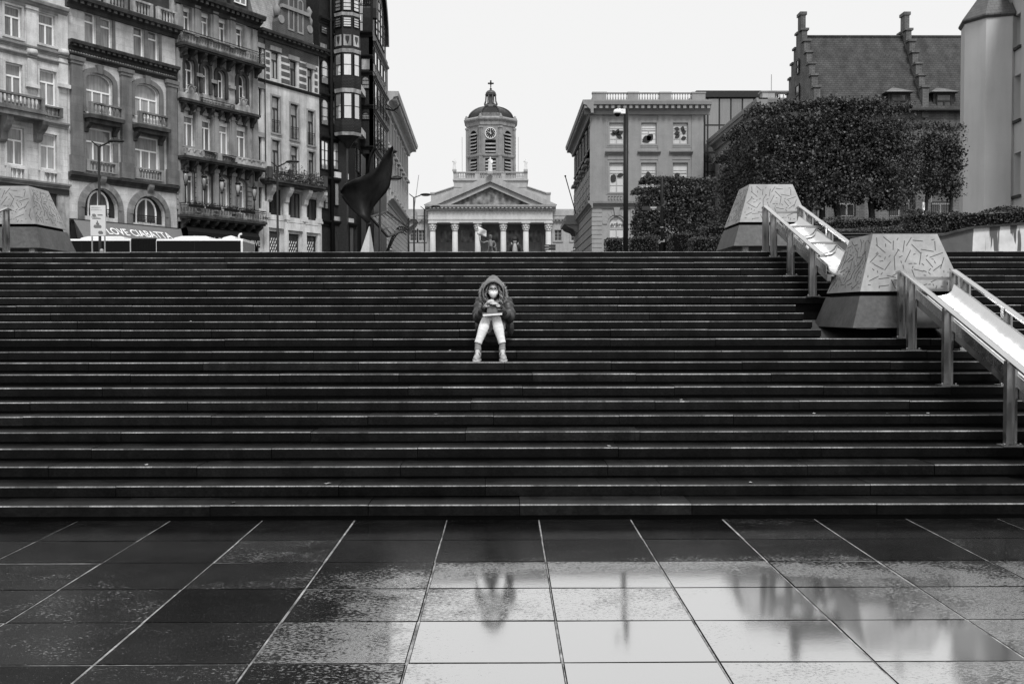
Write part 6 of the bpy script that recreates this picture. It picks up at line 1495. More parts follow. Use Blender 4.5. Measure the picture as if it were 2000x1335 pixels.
# ================================================================== right-hand side: stepped gable house and stucco tower
M_DORM = stone('pale_dormer_tiles', .24, joint=(.25, .16, .02), jd=.6)
def gable_house():
    Y = 72.0; f = Frame((at(1597, 300, Y).x, Y), (1, 0)); root = thing('stepped_gable_house', 'old brick house with steep tiled roof and two stepped gables behind the clipped trees', 'house', (f.o.x+6, Y, 4))
    Z = lambda y: f.z(1700, y); sR = f.s(1960); ze, zr, dr = Z(214), H+(612-77)*75.7/F, 3.7
    wins = [(f.s(a), f.s(c), Z(422), Z(374), 0) for a, c in ((1738,1780),(1820,1860),(1640,1672))]
    b = MB(f); wall(b, 0, sR, 4, ze, wins, rev=.3); solid(b, 0, sR, 4, ze, 7.4, .3); b.build('wall', M_OLDB, root)
    for o in wins: window(f, root, o, fm=M_GREYP, gm=M_GLASSD, trans=.5, mull=1, d=-.18, fw=.1); 
    for o in wins: railing(f, root, o[0], o[1], o[2], o[2]+1.0, .06, ends=False, scroll=False, name='window_railing')
    b = MB(f); m = 26
    b.hexa([(.2, .35, ze-.15), (sR, .35, ze-.15), (sR, -7.75, ze-.15), (.2, -7.75, ze-.15)], [(.2, -dr+.02, zr), (sR, -dr+.02, zr), (sR, -dr-.02, zr), (.2, -dr-.02, zr)]); rf = b.build('roof', M_ROOF, root)
    b = MB(f); b.tube([(.2, -dr, zr+.03), (sR, -dr, zr+.03)], .12, 6); b.build('ridge', M_ROOF, rf)
    b = MB(f); b.tube([(.2, .42, ze-.12), (sR, .42, ze-.12)], .1, 6); b.build('gutter', M_DARKP, rf)
    slope = (zr-ze)/dr
    for s0, nm in ((-.35, 0), (f.s(1808)-.35, 1)):
        g_ = Frame(f.p(s0, 0, 0)[:2], (0, 1)); b = MB(Frame(f.p(s0, 0, 0)[:2], (1, 0))); n = 6; prof = []
        w0 = .46
        e_ = 0
        for k in range(n):
            dd = dr*(k)/n; z0 = ze-.6+(zr-ze)*k/n; e_ += .006; b.box(e_, w0-e_, -2*dr+dd-.15, -dd+.15, z0, ze+.55+(zr-ze)*(k+1)/n*.96); z1 = ze+.55+(zr-ze)*(k+1)/n*.96
            b.box(-.08, w0+.08, -dd-dr/n*.75, -dd+.24, z1, z1+.16); b.box(-.08, w0+.08, -2*dr+dd-.24, -2*dr+dd+dr/n*.75, z1, z1+.16)
        b.box(.05, w0-.05, -dr-.4, -dr+.4, zr-.3, zr+1.55); b.box(-.03, w0+.03, -dr-.46, -dr+.46, zr+1.55, zr+1.78)
        if nm == 0: b.box(.003, w0-.05, -2*dr+.2, -.2, 4, ze)
        b.build('stepped_gable', M_OLDB, root)
        if nm == 0:
            q = Frame((f.o.x-.37, Y+2*dr), (0, -1))
            for a, c, z0, z1 in ((dr-.5, dr+.5, ze+1.0, ze+2.6), (dr-.35, dr+.35, ze+3.4, ze+4.5)): window(q, root, (a, c, z0, z1, 0), fm=M_DARKP, gm=M_GLASSD, trans=.5, mull=0, d=.09)
    for p in (1755, 1843):                                  # dormers
        s = f.s(p, 190); z0 = Z(211); b = MB(f)
        b.box(s-.75, s+.75, -3, -.0, z0-.2, Z(181)); dm = b.build('dormer', M_DARKP, rf)
        b = MB(f); zt = Z(181); b.hexa([(s-1.05, .35, zt), (s+1.05, .35, zt), (s+1.05, -3.5, zt), (s-1.05, -3.5, zt)], [(s-.12, -.9, Z(166)), (s+.12, -.9, Z(166)), (s+.12, -3.6, Z(166)), (s-.12, -3.6, Z(166))]); b.lathe(s, -.9, [(.1, Z(166.5)), (.03, Z(164))], 6); b.build('dormer_roof', M_DORM, dm)
        window(f, root, (s-.55, s+.55, z0, Z(184), 0), fm=M_DARKP, gm=M_GLASSD, trans=.5, mull=1, d=.09)
gable_house()
def stucco_building():
    Y = 57.0; c = at(1938, 300, Y); root = thing('stucco_tower_house', 'smooth pale stucco house with eight-sided stair tower at the right edge', 'house', (c.x, Y, 4)); Rr = 1.76
    a0 = math.radians(-90-84); z1 = H+(612-33)*55.4/F
    b = MB(); b.lathe(c.x, Y, [(Rr, 3.5), (Rr, z1)], 8, rot=a0*8/(2*math.pi), sm=False); b.build('stair_tower', M_STUCCO, root)
    b = MB(); b.lathe(c.x, Y, [(Rr+.06, z1-.12), (Rr+.16, z1), (Rr+.16, z1+.08), (.05, z1+2.6)], 8, rot=a0*8/(2*math.pi), sm=False); b.build('tower_roof', M_SLATE, root)
    f = Frame((at(1974, 300, 55.7).x, 55.7), Vector((-.10, -.995))); sR = 5.5
    w_ = [op(f, 1980.5, 1993, y0, y1) for y0, y1 in ((29, 92), (147, 234), (298, 381))]
    b = MB(f); wall(b, 0, sR, 3.5, 20, w_, rev=.45); solid(b, 0, sR, 3.5, 20, 8, .45); b.build('wall', M_STUCCO, root)
    for o in w_:
        window(f, root, o, fm=M_WHITE, gm=M_GLASSD, trans=0, mull=1, bars=3, d=-.34, fw=.09)
        b = MB(f); b.box(o[0]-.15, o[1]+.15, -.3, .12, o[2]-.16, o[2]-.01); b.build('window_sill', M_SOOT, root)
    b = MB(f); b.hexa([(-.4, .5, 19.9), (sR+.5, .5, 19.9), (sR+.5, -8, 19.9), (-.4, -8, 19.9)], [(-.4, -4, 24), (sR+.5, -4, 24), (sR+.5, -4.3, 24), (-.4, -4.3, 24)]); b.build('roof', M_SLATE, root)
stucco_building()
# ================================================================== terraces, hedges and trees
def terrace():
    b = MB()
    ys = [(25.9, 4.0), (29, 4.35), (34, 4.95), (50, 5.6), (75, 6.2)]; xs = (8.3, 14, 22, 60)
    g_ = [[b.vert(x, y, z) for x in xs] for y, z in ys]
    for i in range(len(ys)-1):
        for j in range(len(xs)-1): b.face((g_[i][j], g_[i][j+1], g_[i+1][j+1], g_[i+1][j]))
    b.box(8.3, 60, 26, 75, 2.9, 3.95); b.box(7.9, 8.32, 27, 60, 2.9, 4.5)
    tag(b.build('terrace', M_SOIL), kind='structure')
    n = NT('stained_white_wall'); P = n.n('NewGeometry').outputs['Position']; st = n.noise(1.75, P, sc=(3.1, .1, .22), detail=3, rough=.5); sx = n.n('SeparateXYZ'); n.link(P, sx.inputs[0])
    edge = n.math('ADD', st, n.remap(sx.outputs['Z'], 3.2, 4.3, -.05, .06)); edge = n.math('SUBTRACT', edge, n.remap(sx.outputs['X'], 11.3, 12.1, -.5, 0))
    v = n.math('MULTIPLY', n.remap(edge, .535, .55, .62, .10), n.remap(n.noise(3, P, detail=6), .3, .7, .8, 1.15)); n.base(v); n.p.inputs['Roughness'].default_value = .8
    root = thing('retaining_wall', 'low white retaining wall with dark drip stains under the hedge', 'wall', (16, 25.6, PZ))
    b = MB(); x0 = at(1600, 480, 25.6).x; x1 = at(1838, 470, 25.6).x
    tops = [(x0, 3.86), (x1, 3.92), (at(1900, 460, 25.6).x, 4.12), (at(2000, 450, 25.6).x, 4.22), (34, 4.6)]
    for (xa, za), (xb, zb) in zip(tops[:-1], tops[1:]): b.hexa([(xa, 25.6, 2.9), (xb, 25.6, 2.9), (xb, 25.95, 2.9), (xa, 25.95, 2.9)], [(xa, 25.6, za), (xb, 25.6, zb), (xb, 25.95, zb), (xa, 25.95, za)])
    b.build('wall_face', n.m, root)
    b = MB()
    for (xa, za), (xb, zb) in zip(tops[:-1], tops[1:]): b.hexa([(xa, 25.52, za), (xb, 25.52, zb), (xb, 26.0, zb), (xa, 26.0, za)], [(xa, 25.52, za+.05), (xb, 25.52, zb+.05), (xb, 26.0, zb+.05), (xa, 26.0, za+.05)])
    b.build('coping', M_SOOT, root)
terrace()
def leaf_quads(b, rnd, n, pos, size, tone, lo=.5, hi=1.8):
    """small folded leaves: pos() gives a point and an outward direction"""
    for _ in range(n):
        p, o = pos(); p = Vector(p); d = (Vector((rnd.gauss(0, 1), rnd.gauss(0, 1), rnd.gauss(0, 1)))*.9+Vector(o)*.6+Vector((0, 0, .25))).normalized()
        s = Vector((rnd.gauss(0, 1), rnd.gauss(0, 1), rnd.gauss(0, 1))).cross(d)
        if s.length < .01: continue
        s.normalize(); e = rnd.uniform(.5, 1.45)*size; t = tone*(rnd.uniform(lo, hi)); n_ = s.cross(d)*e*.18
        a = b.vert(*(p-s*e*.5)); c = b.vert(*(p+d*e*.35-n_)); k = b.vert(*(p+s*e*.5)); q = b.vert(*(p-d*e*.35-n_))
        b.face((a, q, c), t); b.face((q, k, c), t)
def hedge(name, label, pts, wd, ht, n, seed, size=.055, group='clipped hedges on the terraces', cat='hedge', taper=0):
    """clipped hedge along a list of (x,y,z) base points"""
    rnd = random.Random(seed); root = thing(name, label, cat, pts[0], group); b = MB(); L = []
    for p, q in zip(pts[:-1], pts[1:]): L.append((Vector(p), Vector(q), (Vector(q)-Vector(p)).length))
    for p, q, l in L:
        u = (q-p).normalized(); s = Vector((-u.y, u.x, 0)).normalized()*(wd/2-.05); p, q = p+u*(.1 if p == L[0][0] else -.02), q-u*(.1 if q == L[-1][1] else -.02); b.hexa([tuple(p-s), tuple(q-s), tuple(q+s), tuple(p+s)], [tuple(v+Vector((0, 0, ht-.06))) for v in (p-s, q-s, q+s, p+s)])
    b.build('woody_core', M_DARKR, root); tot = sum(l for *_, l in L)
    def pos():
        r = rnd.uniform(0, tot)
        for p, q, l in L:
            if r <= l: break
            r -= l
        u = (q-p)/l; s = Vector((-u.y, u.x, 0)).normalized(); c = p+u*r; k = rnd.random()
        if rnd.random() < .9/(tot*2+1.8) or (r < .15 and p == L[0][0] and rnd.random() < .5):
            e_ = -1 if rnd.random() < .5 else 1; c = L[0][0] if e_ < 0 else L[-1][1]; return c+s*rnd.uniform(-wd/2, wd/2)+Vector((0, 0, rnd.uniform(0, ht))), u*e_
        wob = .05*math.sin(c.x*2.3+seed)+.04*math.sin(c.x*5.1+c.y)
        if k < .42: h = rnd.uniform(0, ht+wob); o = -1 if s.y > 0 else 1; return c+s*o*(wd/2+rnd.gauss(-.02, .03)+wob*.6)+Vector((0, 0, h)), s*o
        if k < .52: h = rnd.uniform(0, ht); o = 1 if s.y > 0 else -1; return c+s*o*(wd/2)+Vector((0, 0, h)), s*o
        return c+s*rnd.uniform(-wd/2, wd/2)+Vector((0, 0, ht+wob+abs(rnd.gauss(0, .03)))), Vector((0, 0, 1))
    b = MB(); leaf_quads(b, rnd, n, pos, size, 1.0, .35, 2.0); b.build('foliage', M_LEAFH, root, fixn=False)
    return root
Q = lambda px, py, Y: tuple(at(px, py, Y))
hedge('hedge', 'tall dark clipped hedge on top of the stained white wall at right', [Q(1770, 452, 27.2), Q(1850, 454, 27.2), Q(1935, 448, 27.2), Q(2075, 442, 27.2)], .9, .46, 9000, 1)
hedge('hedge', 'lower clipped hedge strip directly behind the nearer pyramid', [Q(1575, 471, 27.0), Q(1700, 470, 27.0), Q(1835, 466, 27.0)], .7, .29, 5000, 2)
hedge('hedge', 'upper clipped hedge strip below the tree trunks', [Q(1560, 452, 31), Q(1700, 446, 31), Q(1722, 447, 31), Q(1830, 436, 31)], .9, .26, 4500, 3)
hedge('hedge', 'clipped hedge block left of the far pyramid', [Q(1348, 492, 33), Q(1425, 492, 33)], 1.2, .42, 2600, 4)
hedge('hedge', 'raised clipped hedge block stepping up behind the far pyramid', [Q(1372, 471, 36), Q(1480, 471, 36)], 1.2, .50, 2600, 5)
hedge('hedge', 'low clipped hedge at the foot of the small tree group', [Q(1228, 492, 44), Q(1282, 492, 44)], 1.3, .58, 2400, 6)
hedge('hedge', 'rounded low bush by the foot of the camera pole', [Q(1182, 494, 46), Q(1216, 494, 46)], 1.2, .62, 1600, 7, cat='hedge')
hedge('hedge', 'dark square clipped hedge between the signpost and the far pyramid', [Q(1306, 492, 40), Q(1352, 492, 40)], 1.6, .68, 1800, 8, size=.04)
def ball_bush(label, px, py, Y, r, seed):
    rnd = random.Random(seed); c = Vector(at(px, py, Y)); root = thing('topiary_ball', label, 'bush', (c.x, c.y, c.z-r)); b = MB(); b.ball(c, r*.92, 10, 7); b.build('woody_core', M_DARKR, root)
    def pos():
        d = Vector((rnd.gauss(0, 1), rnd.gauss(0, 1), rnd.gauss(0, 1))).normalized(); return c+d*r*rnd.uniform(.94, 1.05), d
    b = MB(); leaf_quads(b, rnd, 900, pos, .05, .8); b.build('foliage', M_LEAFH, root, fixn=False)
ball_bush('small dark clipped ball bush beside the far pyramid', 1395.5, 444, 38, .24, 3)
def tree(label, group, base, boxes, n, seed, trunk_r=.09, size=.105, lean=0.0):
    """clipped tree: trunk with limbs, crown filling one or more boxes (x0,x1,y0,y1,z0,z1) with a ragged outline"""
    rnd = random.Random(seed); bx, by, bz = base; root = thing('clipped_tree', label, 'tree', base, group)
    cx = sum((q[0]+q[1])/2 for q in boxes)/len(boxes); cy = sum((q[2]+q[3])/2 for q in boxes)/len(boxes); z0 = min(q[4] for q in boxes); z1 = max(q[5] for q in boxes)
    b = MB(); zt = z0+(z1-z0)*.5
    P = [(bx, by, bz-.1, trunk_r*1.4), (bx+lean*.3, by, bz+.5, trunk_r), (bx+lean*.7+rnd.uniform(-.05, .05), by, (bz+zt)/2, trunk_r*.9), (cx, cy, zt, trunk_r*.55), (cx+.1, cy, z1-.4, .02)]
    S = smooth_path(P, 5); b.tube([p[:3] for p in S], [p[3] for p in S], 7)
    for k in range(16):
        q = rnd.choice(boxes); h = rnd.uniform(z0, zt+.6); e = (rnd.uniform(q[0], q[1]), rnd.uniform(q[2], q[3]), rnd.uniform(max(h, q[4]), q[5])); t0 = (bx*.3+cx*.7, by*.3+cy*.7, min(h, zt)); m = ((t0[0]+e[0])/2, (t0[1]+e[1])/2, (t0[2]+e[2])/2+.15)
        b.tube([t0, m, e], [.04, .028, .01], 5)
    b.build('trunk', M_BARK, root)
    vol = [(q[1]-q[0])*(q[3]-q[2])*(q[5]-q[4]) for q in boxes]; clumps = []
    for q, v in zip(boxes, vol):
        for k in range(max(6, int(74*v/sum(vol)))):
            clumps.append((Vector((rnd.uniform(q[0]+.28, q[1]-.28), rnd.uniform(q[2]+.2, q[3]-.2), rnd.uniform(q[4]+.15, q[5]-.52+rnd.gauss(0, .07)))), rnd.uniform(.22, .58)))
    b = MB(); per = n//len(clumps)
    for c, r in clumps:
        sx = rnd.uniform(.9, 1.15)
        def pos():
            d = Vector((rnd.gauss(0, 1), rnd.gauss(0, 1), rnd.gauss(0, 1))).normalized(); return c+Vector((d.x*sx, d.y, d.z*.9))*r*(rnd.random()**.45), d
        leaf_quads(b, rnd, per, pos, size, rnd.choice((.6, .8, 1.0, 1.25, 1.6)), .5, 1.8)
    for q in boxes:                                         # shoots standing out of the clipped top and sides
        def pos():
            k = rnd.random()
            if k < .6: return Vector((rnd.uniform(q[0], q[1]), rnd.uniform(q[2], q[3]), q[5]-.12+abs(rnd.gauss(0, .10)))), Vector((0, 0, 1))
            return Vector((rnd.uniform(q[0], q[1]), q[2]-abs(rnd.gauss(0, .08)), rnd.uniform(q[4], q[5]))), Vector((0, -1, 0))
        leaf_quads(b, rnd, int(n*.10*(q[1]-q[0])*(q[3]-q[2])), pos, size, 1.0, .7, 2.3)
    b.build('crown', M_LEAF, root, fixn=False)
GT, GS = 'clipped trees in the dense block on the terrace', 'clipped trees beside the grey museum'
def tx(px, Y): return at(px, 400, Y).x
def tz(py, Y): return at(1500, py, Y).z
Yb = 38.0
for i, (p0, p1, tp, yt, yb, lb) in enumerate(((1462,1530,1497,213,432,'clipped tree behind the far pyramid, at the left end of the dense front row'),(1515,1600,1570,203,425,'clipped tree whose trunk stands just right of the far pyramid'),(1585,1660,1606,199,415,'clipped tree with thin trunk below the left stepped gable'),(1640,1718,1636,201,412,'clipped tree with the sturdy dark trunk in the middle of the dense front row'),(1700,1772,1703,209,420,'clipped tree at the right end of the dense front row, below the second stepped gable'))):
    x0, x1 = tx(p0, Yb), tx(p1, Yb); zt, zb = tz(yt, Yb), tz(yb, Yb)
    tree(lb, GT, (tx(tp, Yb+.3), Yb+.3, 5.2), [(x0, x1, Yb-.6, Yb+1.0, zb+.25, zt)], 10500, 40+i, .12)
tree('clipped tree in the receding row at the left flank of the dense block, nearer one', GT, (tx(1480, 41.5), 41.5, 5.3), [(tx(1435, 41), tx(1490, 42), 40, 43.5, tz(445, 41), tz(250, 41))], 10500, 51, .1)
tree('clipped tree in the receding row at the left flank of the dense block, farthest one', GT, (tx(1440, 46), 46, 5.4), [(tx(1408, 46), tx(1462, 46), 44, 48.5, tz(460, 46), tz(300, 46))], 10500, 52, .1)
GR = 'clipped trees in front of the brick house'
for i, (p0, p1, tp, yt, yb, lb) in enumerate(((1750,1796,1781,246,392,'thin clipped tree in front of the brick wall, right of the dense tree block'),(1792,1845,1806,243,395,'thin clipped tree standing behind the small white sign'),(1836,1876,1852,248,398,'thin leaning clipped tree beside the stucco tower'))):
    Y = 44.0; x0, x1 = tx(p0, Y), tx(p1, Y)
    tree(lb, GR, (tx(tp, Y), Y, 5.3), [(x0, x1, Y-.6, Y+.8, tz(yb, Y)+.25, tz(yt, Y))], 4300, 60+i, .085, lean=.12)
for i, (p0, p1, tp, yt, yb, lb) in enumerate(((1236,1278,1256,372,470,'small clipped tree nearest the camera pole'),(1252,1330,1305,351,455,'small clipped tree behind the signpost'),(1320,1392,1350,354,455,'small clipped tree at the right of the group by the museum'))):
    Y = 55.0; x0, x1 = tx(p0, Y), tx(p1, Y)
    tree(lb, GS, (tx(tp, Y), Y, 3.2), [(x0, x1, Y-1.0, Y+1.2, tz(yb+12, Y), tz(yt, Y))], 8000, 70+i, .1, .13)
# ================================================================== street furniture
def lamp(label, px, Y, ytop, arm, yarm, flip=1):
    q = at(px, ytop, Y); h = at(arm, yarm, Y); root = thing('street_lamp', label, 'street lamp', (q.x, Y, PZ-.05), 'street lamps')
    b = MB(); b.lathe(q.x, Y, [(.11, PZ-.05), (.11, PZ+1.1), (.075, PZ+1.2), (.06, q.z)], 10); b.build('pole', M_IRON, root)
    b = MB(); s = 1 if h.x > q.x else -1; b.tube([(q.x-s*.35, Y, q.z+.28), (q.x, Y, q.z), (q.x+(h.x-q.x)*.5, Y, q.z+(h.z-q.z)*.6), (h.x-s*.2, Y, h.z)], [.03, .045, .04, .035], 6); b.build('arm', M_IRON, root)
    b = MB(); b.ball((h.x+s*.1, Y, h.z+.0), (.42, .17, .10), 12, 7); b.build('lamp_head', M_IRON, root)
    b = MB(); b.ball((h.x+s*.1, Y, h.z-.06), (.30, .12, .07), 10, 6); b.build('diffuser', M_GREYP, root)
lamp('slender dark street lamp in front of the segmental-windowed house', 193, 50, 287, 223, 276)
lamp('slender dark street lamp in front of the patched pale house', 541.5, 60, 326, 568, 316)
lamp('dark street lamp left of the church portico, the taller and nearer one', 808.5, 74, 386, 829, 380)
lamp('dark street lamp overlapping the left church column, the lower one', 829, 90, 409, 849, 403)
lamp('dark street lamp half hidden behind the black sculpture', 742, 62, 360, 768, 349)
def camera_pole():
    Y = 30.0; q = at(1222.5, 213, Y); root = thing('camera_pole', 'tall black pole with a white dome surveillance camera near the top', 'camera pole', (q.x, Y, PZ))
    b = MB(); b.lathe(q.x, Y, [(.075, PZ), (.075, q.z)], 12); b.lathe(q.x, Y, [(.12, PZ), (.12, PZ+.02)], 12); b.build('pole', M_IRON, root)
    b = MB(); z = q.z-.10; b.box(q.x-.16, q.x-.03, Y-.13, Y-.06, z-.06, z+.08); b.tube([(q.x-.1, Y-.1, z+.02), (q.x-.2, Y-.1, z+.06), (q.x-.27, Y-.1, z+.03)], .035, 8); b.build('bracket', M_WHITE, root)
    b = MB(); c = (q.x-.27, Y-.1, z-.06); b.lathe(c[0], c[1], [(.115, c[2]), (.12, c[2]+.05), (.10, c[2]+.11), (.03, c[2]+.14)], 14); b.build('dome_housing', M_WHITE, root)
    b = MB(); b.ball((c[0], c[1], c[2]-.005), (.09, .09, .085), 14, 8); b.build('dome_lens', M_BUSG, root)
camera_pole()
def signpost():
    Y = 36.0; q = at(1293, 345, Y); root = thing('fingerpost', 'black fingerpost with dark direction signs in front of the small trees', 'signpost', (q.x, Y, PZ))
    b = MB(); b.lathe(q.x, Y, [(.055, PZ), (.055, q.z-.04), (.02, q.z)], 10); b.build('pole', M_IRON, root)
    a = at(1254, 406, Y); b = MB(); b.box(a.x, q.x-.05, Y-.03, Y+.03, at(0, 411, Y).z, at(0, 404, Y).z); fg = b.build('finger_sign', M_INKD, root)
    b = MB(); x = at(1270, 406, Y).x; b.box(x, x+.22, Y-.034, Y-.0305, at(0, 407.8, Y).z, at(0, 404.6, Y).z); b.box(x+.06, x+.16, Y-.034, Y-.0305, at(0, 410.5, Y).z, at(0, 409, Y).z); b.build('lettering', M_GREYP, fg)
    b = MB(); lo = [(q.x-.03, Y-.06, at(0, 403, Y).z), (q.x-.03, Y-.5, at(0, 405, Y).z-.02), (q.x+.0, Y-.5, at(0, 405, Y).z-.02), (q.x, Y-.06, at(0, 403, Y).z)]; b.hexa(lo, [(p[0]+.1, p[1], p[2]+.15) for p in lo]); b.build('finger_sign', M_INKD, root)
    b = MB(); 
    for y in (445, 473): b.lathe(q.x, Y-.0, [(.058, at(0, y+1, Y).z), (.058, at(0, y-1, Y).z)], 8)
    b.build('sticker', M_GREYP, root)
signpost()
def church_sign():
    Y = 60.0; q = at(1062, 478, Y); root = thing('direction_sign', 'dark direction panel beside the right columns of the church', 'sign', (q.x, Y, PZ)); x1 = at(1085, 480, Y).x
    b = MB(); b.lathe(q.x-.05, Y, [(.06, PZ), (.06, at(0, 460, Y).z)], 8); b.build('pole', M_IRON, root)
    for y0, y1 in ((483.5, 478.5), (489.5, 484.2)): b = MB(); b.box(q.x, x1, Y-.04, Y+.04, at(0, y0, Y).z, at(0, y1, Y).z); p_ = b.build('panel', M_INKD, root); b = MB(); b.box(q.x+.06, q.x+.3, Y-.045, Y-.041, at(0, (y0+y1)/2+.6, Y).z, at(0, (y0+y1)/2-.6, Y).z); b.build('lettering', M_GREYP, p_)
church_sign()
def park_sign():
    Y = 29.0; q = at(1804.5, 420, Y); root = thing('park_sign', 'small white notice sign on a thin pole rising from the hedge', 'sign', (q.x, Y, 4.2))
    b = MB(); b.lathe(q.x, Y, [(.022, 4.1), (.022, at(0, 397, Y).z)], 8); b.build('pole', M_STEELP, root)
    b = MB(); a = math.radians(50); f = Frame((q.x-.07, Y-.08), (math.cos(a), math.sin(a))); b = MB(f); b.box(0, .17, -.006, .006, at(0, 422, Y).z, at(0, 396, Y).z); pl = b.build('panel', M_WHITE, root)
    b = MB(f); z = at(0, 404, Y).z; b.prism([(.085+.05*math.cos(k*.6283), z+.06*math.sin(k*.6283)) for k in range(10)], .006, .009); b.box(.04, .13, .006, .009, at(0, 417, Y).z, at(0, 415.5, Y).z); b.build('symbol', M_INKD, pl)
park_sign()
def poster():
    Y = 40.0; a, c = at(177.5, 458, Y), at(206, 401, Y); root = thing('poster_board', 'white information poster on a post in front of the lettered awning', 'poster', ((a.x+c.x)/2, Y, PZ)); f = Frame((a.x, Y), (1, 0)); W, z0, z1 = c.x-a.x, a.z-.05, c.z; hh = z1-z0
    b = MB(f); b.box(0, W, -.04, .02, z0, z1); pn = b.build('panel', M_POSTER, root)
    b = MB(f); b.box(.02, .07, -.03, .0, PZ, z0); b.box(W-.07, W-.02, -.03, 0, PZ, z0); b.build('post', M_STEELP, root)
    b = MB(f); rnd = random.Random(3)
    for k, (z, w_) in enumerate(((.93, .5), (.905, .7), (.86, .55), (.835, .75), (.61, .4), (.60, .5))):
        s = .04
        while s < W*w_: l = rnd.uniform(.02, .05); b.box(s, s+l, .02, .0235, z0+hh*z, z0+hh*(z+.012)); s += l+.012
    b.build('text_lines', M_INK, pn)
    b = MB(f)
    for (u0, v0, u1, v1) in ((.1, .63, .4, .72), (.45, .66, .85, .70), (.1, .55, .72, .585), (.2, .25, .75, .36), (.35, .36, .6, .44), (.42, .44, .52, .50), (.5, .05, .85, .16)): b.prism([(W*(u0+.08), z0+hh*v0), (W*(u1-.04), z0+hh*v0), (W*u1, z0+hh*(v0+v1)/2), (W*(u1-.1), z0+hh*v1), (W*(u0+.05), z0+hh*v1), (W*u0, z0+hh*(v0*.6+v1*.4))], .02, .0235)
    b.build('picture', M_INK, pn)
poster()
def bus():
    Y = 53.0; zt = at(300, 466, Y).z; xr = at(474, 470, Y).x; xl = xr-18.2; root = thing('articulated_bus', 'long articulated bus with pale roof and dark windows passing behind the steps', 'bus', ((xl+xr)/2, Y+1.25, PZ)); zf = zt-2.95
    f = Frame((0, Y), (1, 0)); bx0, bx1 = at(255, 480, Y).x, at(305, 480, Y).x
    def sect(a, c, nm, ends):
        b = MB(f); r = .16
        P = [(0, zf+.3), (0, zt-r), (-.05, zt-.05), (-r, zt), (-2.4, zt), (-2.5, zt-.05), (-2.55, zt-r), (-2.55, zf+.3)]; b.extr(P, a, c); bd = b.build('body', M_BUSW, root)
        b = MB(f); b.box(a+(.28 if ends[0] else .03), c-(.10 if ends[1] else .03), -.2, .015, zf+1.0, zt-.11); b.build('window_band', M_BUSG, root)
        b = MB(f); b.box(a, c, -.1, .012, zf+.28, zf+.98); b.build('side_skirt', M_GREYP, root)
        return bd
    sect(xl, bx0, 'rear', (1, 0)); sect(bx1, xr, 'front', (0, 1))
    b = MB(f); b.box(xr-.1, xr+.02, -2.42, -.13, zf+.9, zt-.14); b.build('windscreen', M_BUSG, root)
    b = MB(f); n = 16
    for k in range(n):
        a = bx0+(bx1-bx0)*k/n; c = bx0+(bx1-bx0)*(k+1)/n; m = (a+c)/2; b.hexa([(a, -.12, zf+.35), (m, -.02, zf+.35), (m, -2.5, zf+.35), (a, -2.45, zf+.35)], [(a, -.12, zt-.02), (m, -.02, zt+.03), (m, -2.5, zt+.03), (a, -2.45, zt-.02)]); b.hexa([(m, -.02, zf+.35), (c, -.12, zf+.35), (c, -2.45, zf+.35), (m, -2.5, zf+.35)], [(m, -.02, zt+.03), (c, -.12, zt-.02), (c, -2.45, zt-.02), (m, -2.5, zt+.03)])
    b.build('bellows', M_RUB, root)
    for p0, p1, h in ((146, 236, .17), (330, 404, .18), (426, 455, .2)):
        a, c = at(p0, 462, Y).x, at(p1, 462, Y).x; b = MB(f); P = [(a, zt-.02), (c, zt-.02), (c-.02, zt+h*.7), (c-.22, zt+h), (a+.5, zt+h), (a+.1, zt+h*.5)]; b.prism(P, -1.9, -.5); o = b.build('roof_unit', M_BUSW, root); m = o.modifiers.new('bev', 'BEVEL'); m.width = .06; m.segments = 3
    x = at(458, 462, Y).x; b = MB(f); b.tube([(x, -.9, zt-.02), (x, -.9, zt+.22), (x+.05, -.9, zt+.3), (x+.16, -.9, zt+.32)], .055, 8); b.build('vent_pipe', M_BUSW, root)
    for p in (160, 380): 
        b = MB(f); a = at(p, 476, Y).x; b.box(a, a+.015, -.2, .02, zf+1.0, zt-.2)
        b.build('window_joint', M_RUB, root)
    for x in (xl+3.0, (bx0-1.6), bx1+2.2, xr-2.6):
        b = MB(Frame((x, Y), (1, 0))); b.prism([(.48*math.cos(k*math.pi/12), zf+.48+.48*math.sin(k*math.pi/12)) for k in range(24)], -.3, .02); wl = b.build('wheel', M_RUB, root)
        b = MB(Frame((x, Y), (1, 0))); b.prism([(.26*math.cos(k*math.pi/12), zf+.48+.26*math.sin(k*math.pi/12)) for k in range(24)], .015, .035); b.build('rim', M_STEELP, wl)
bus()
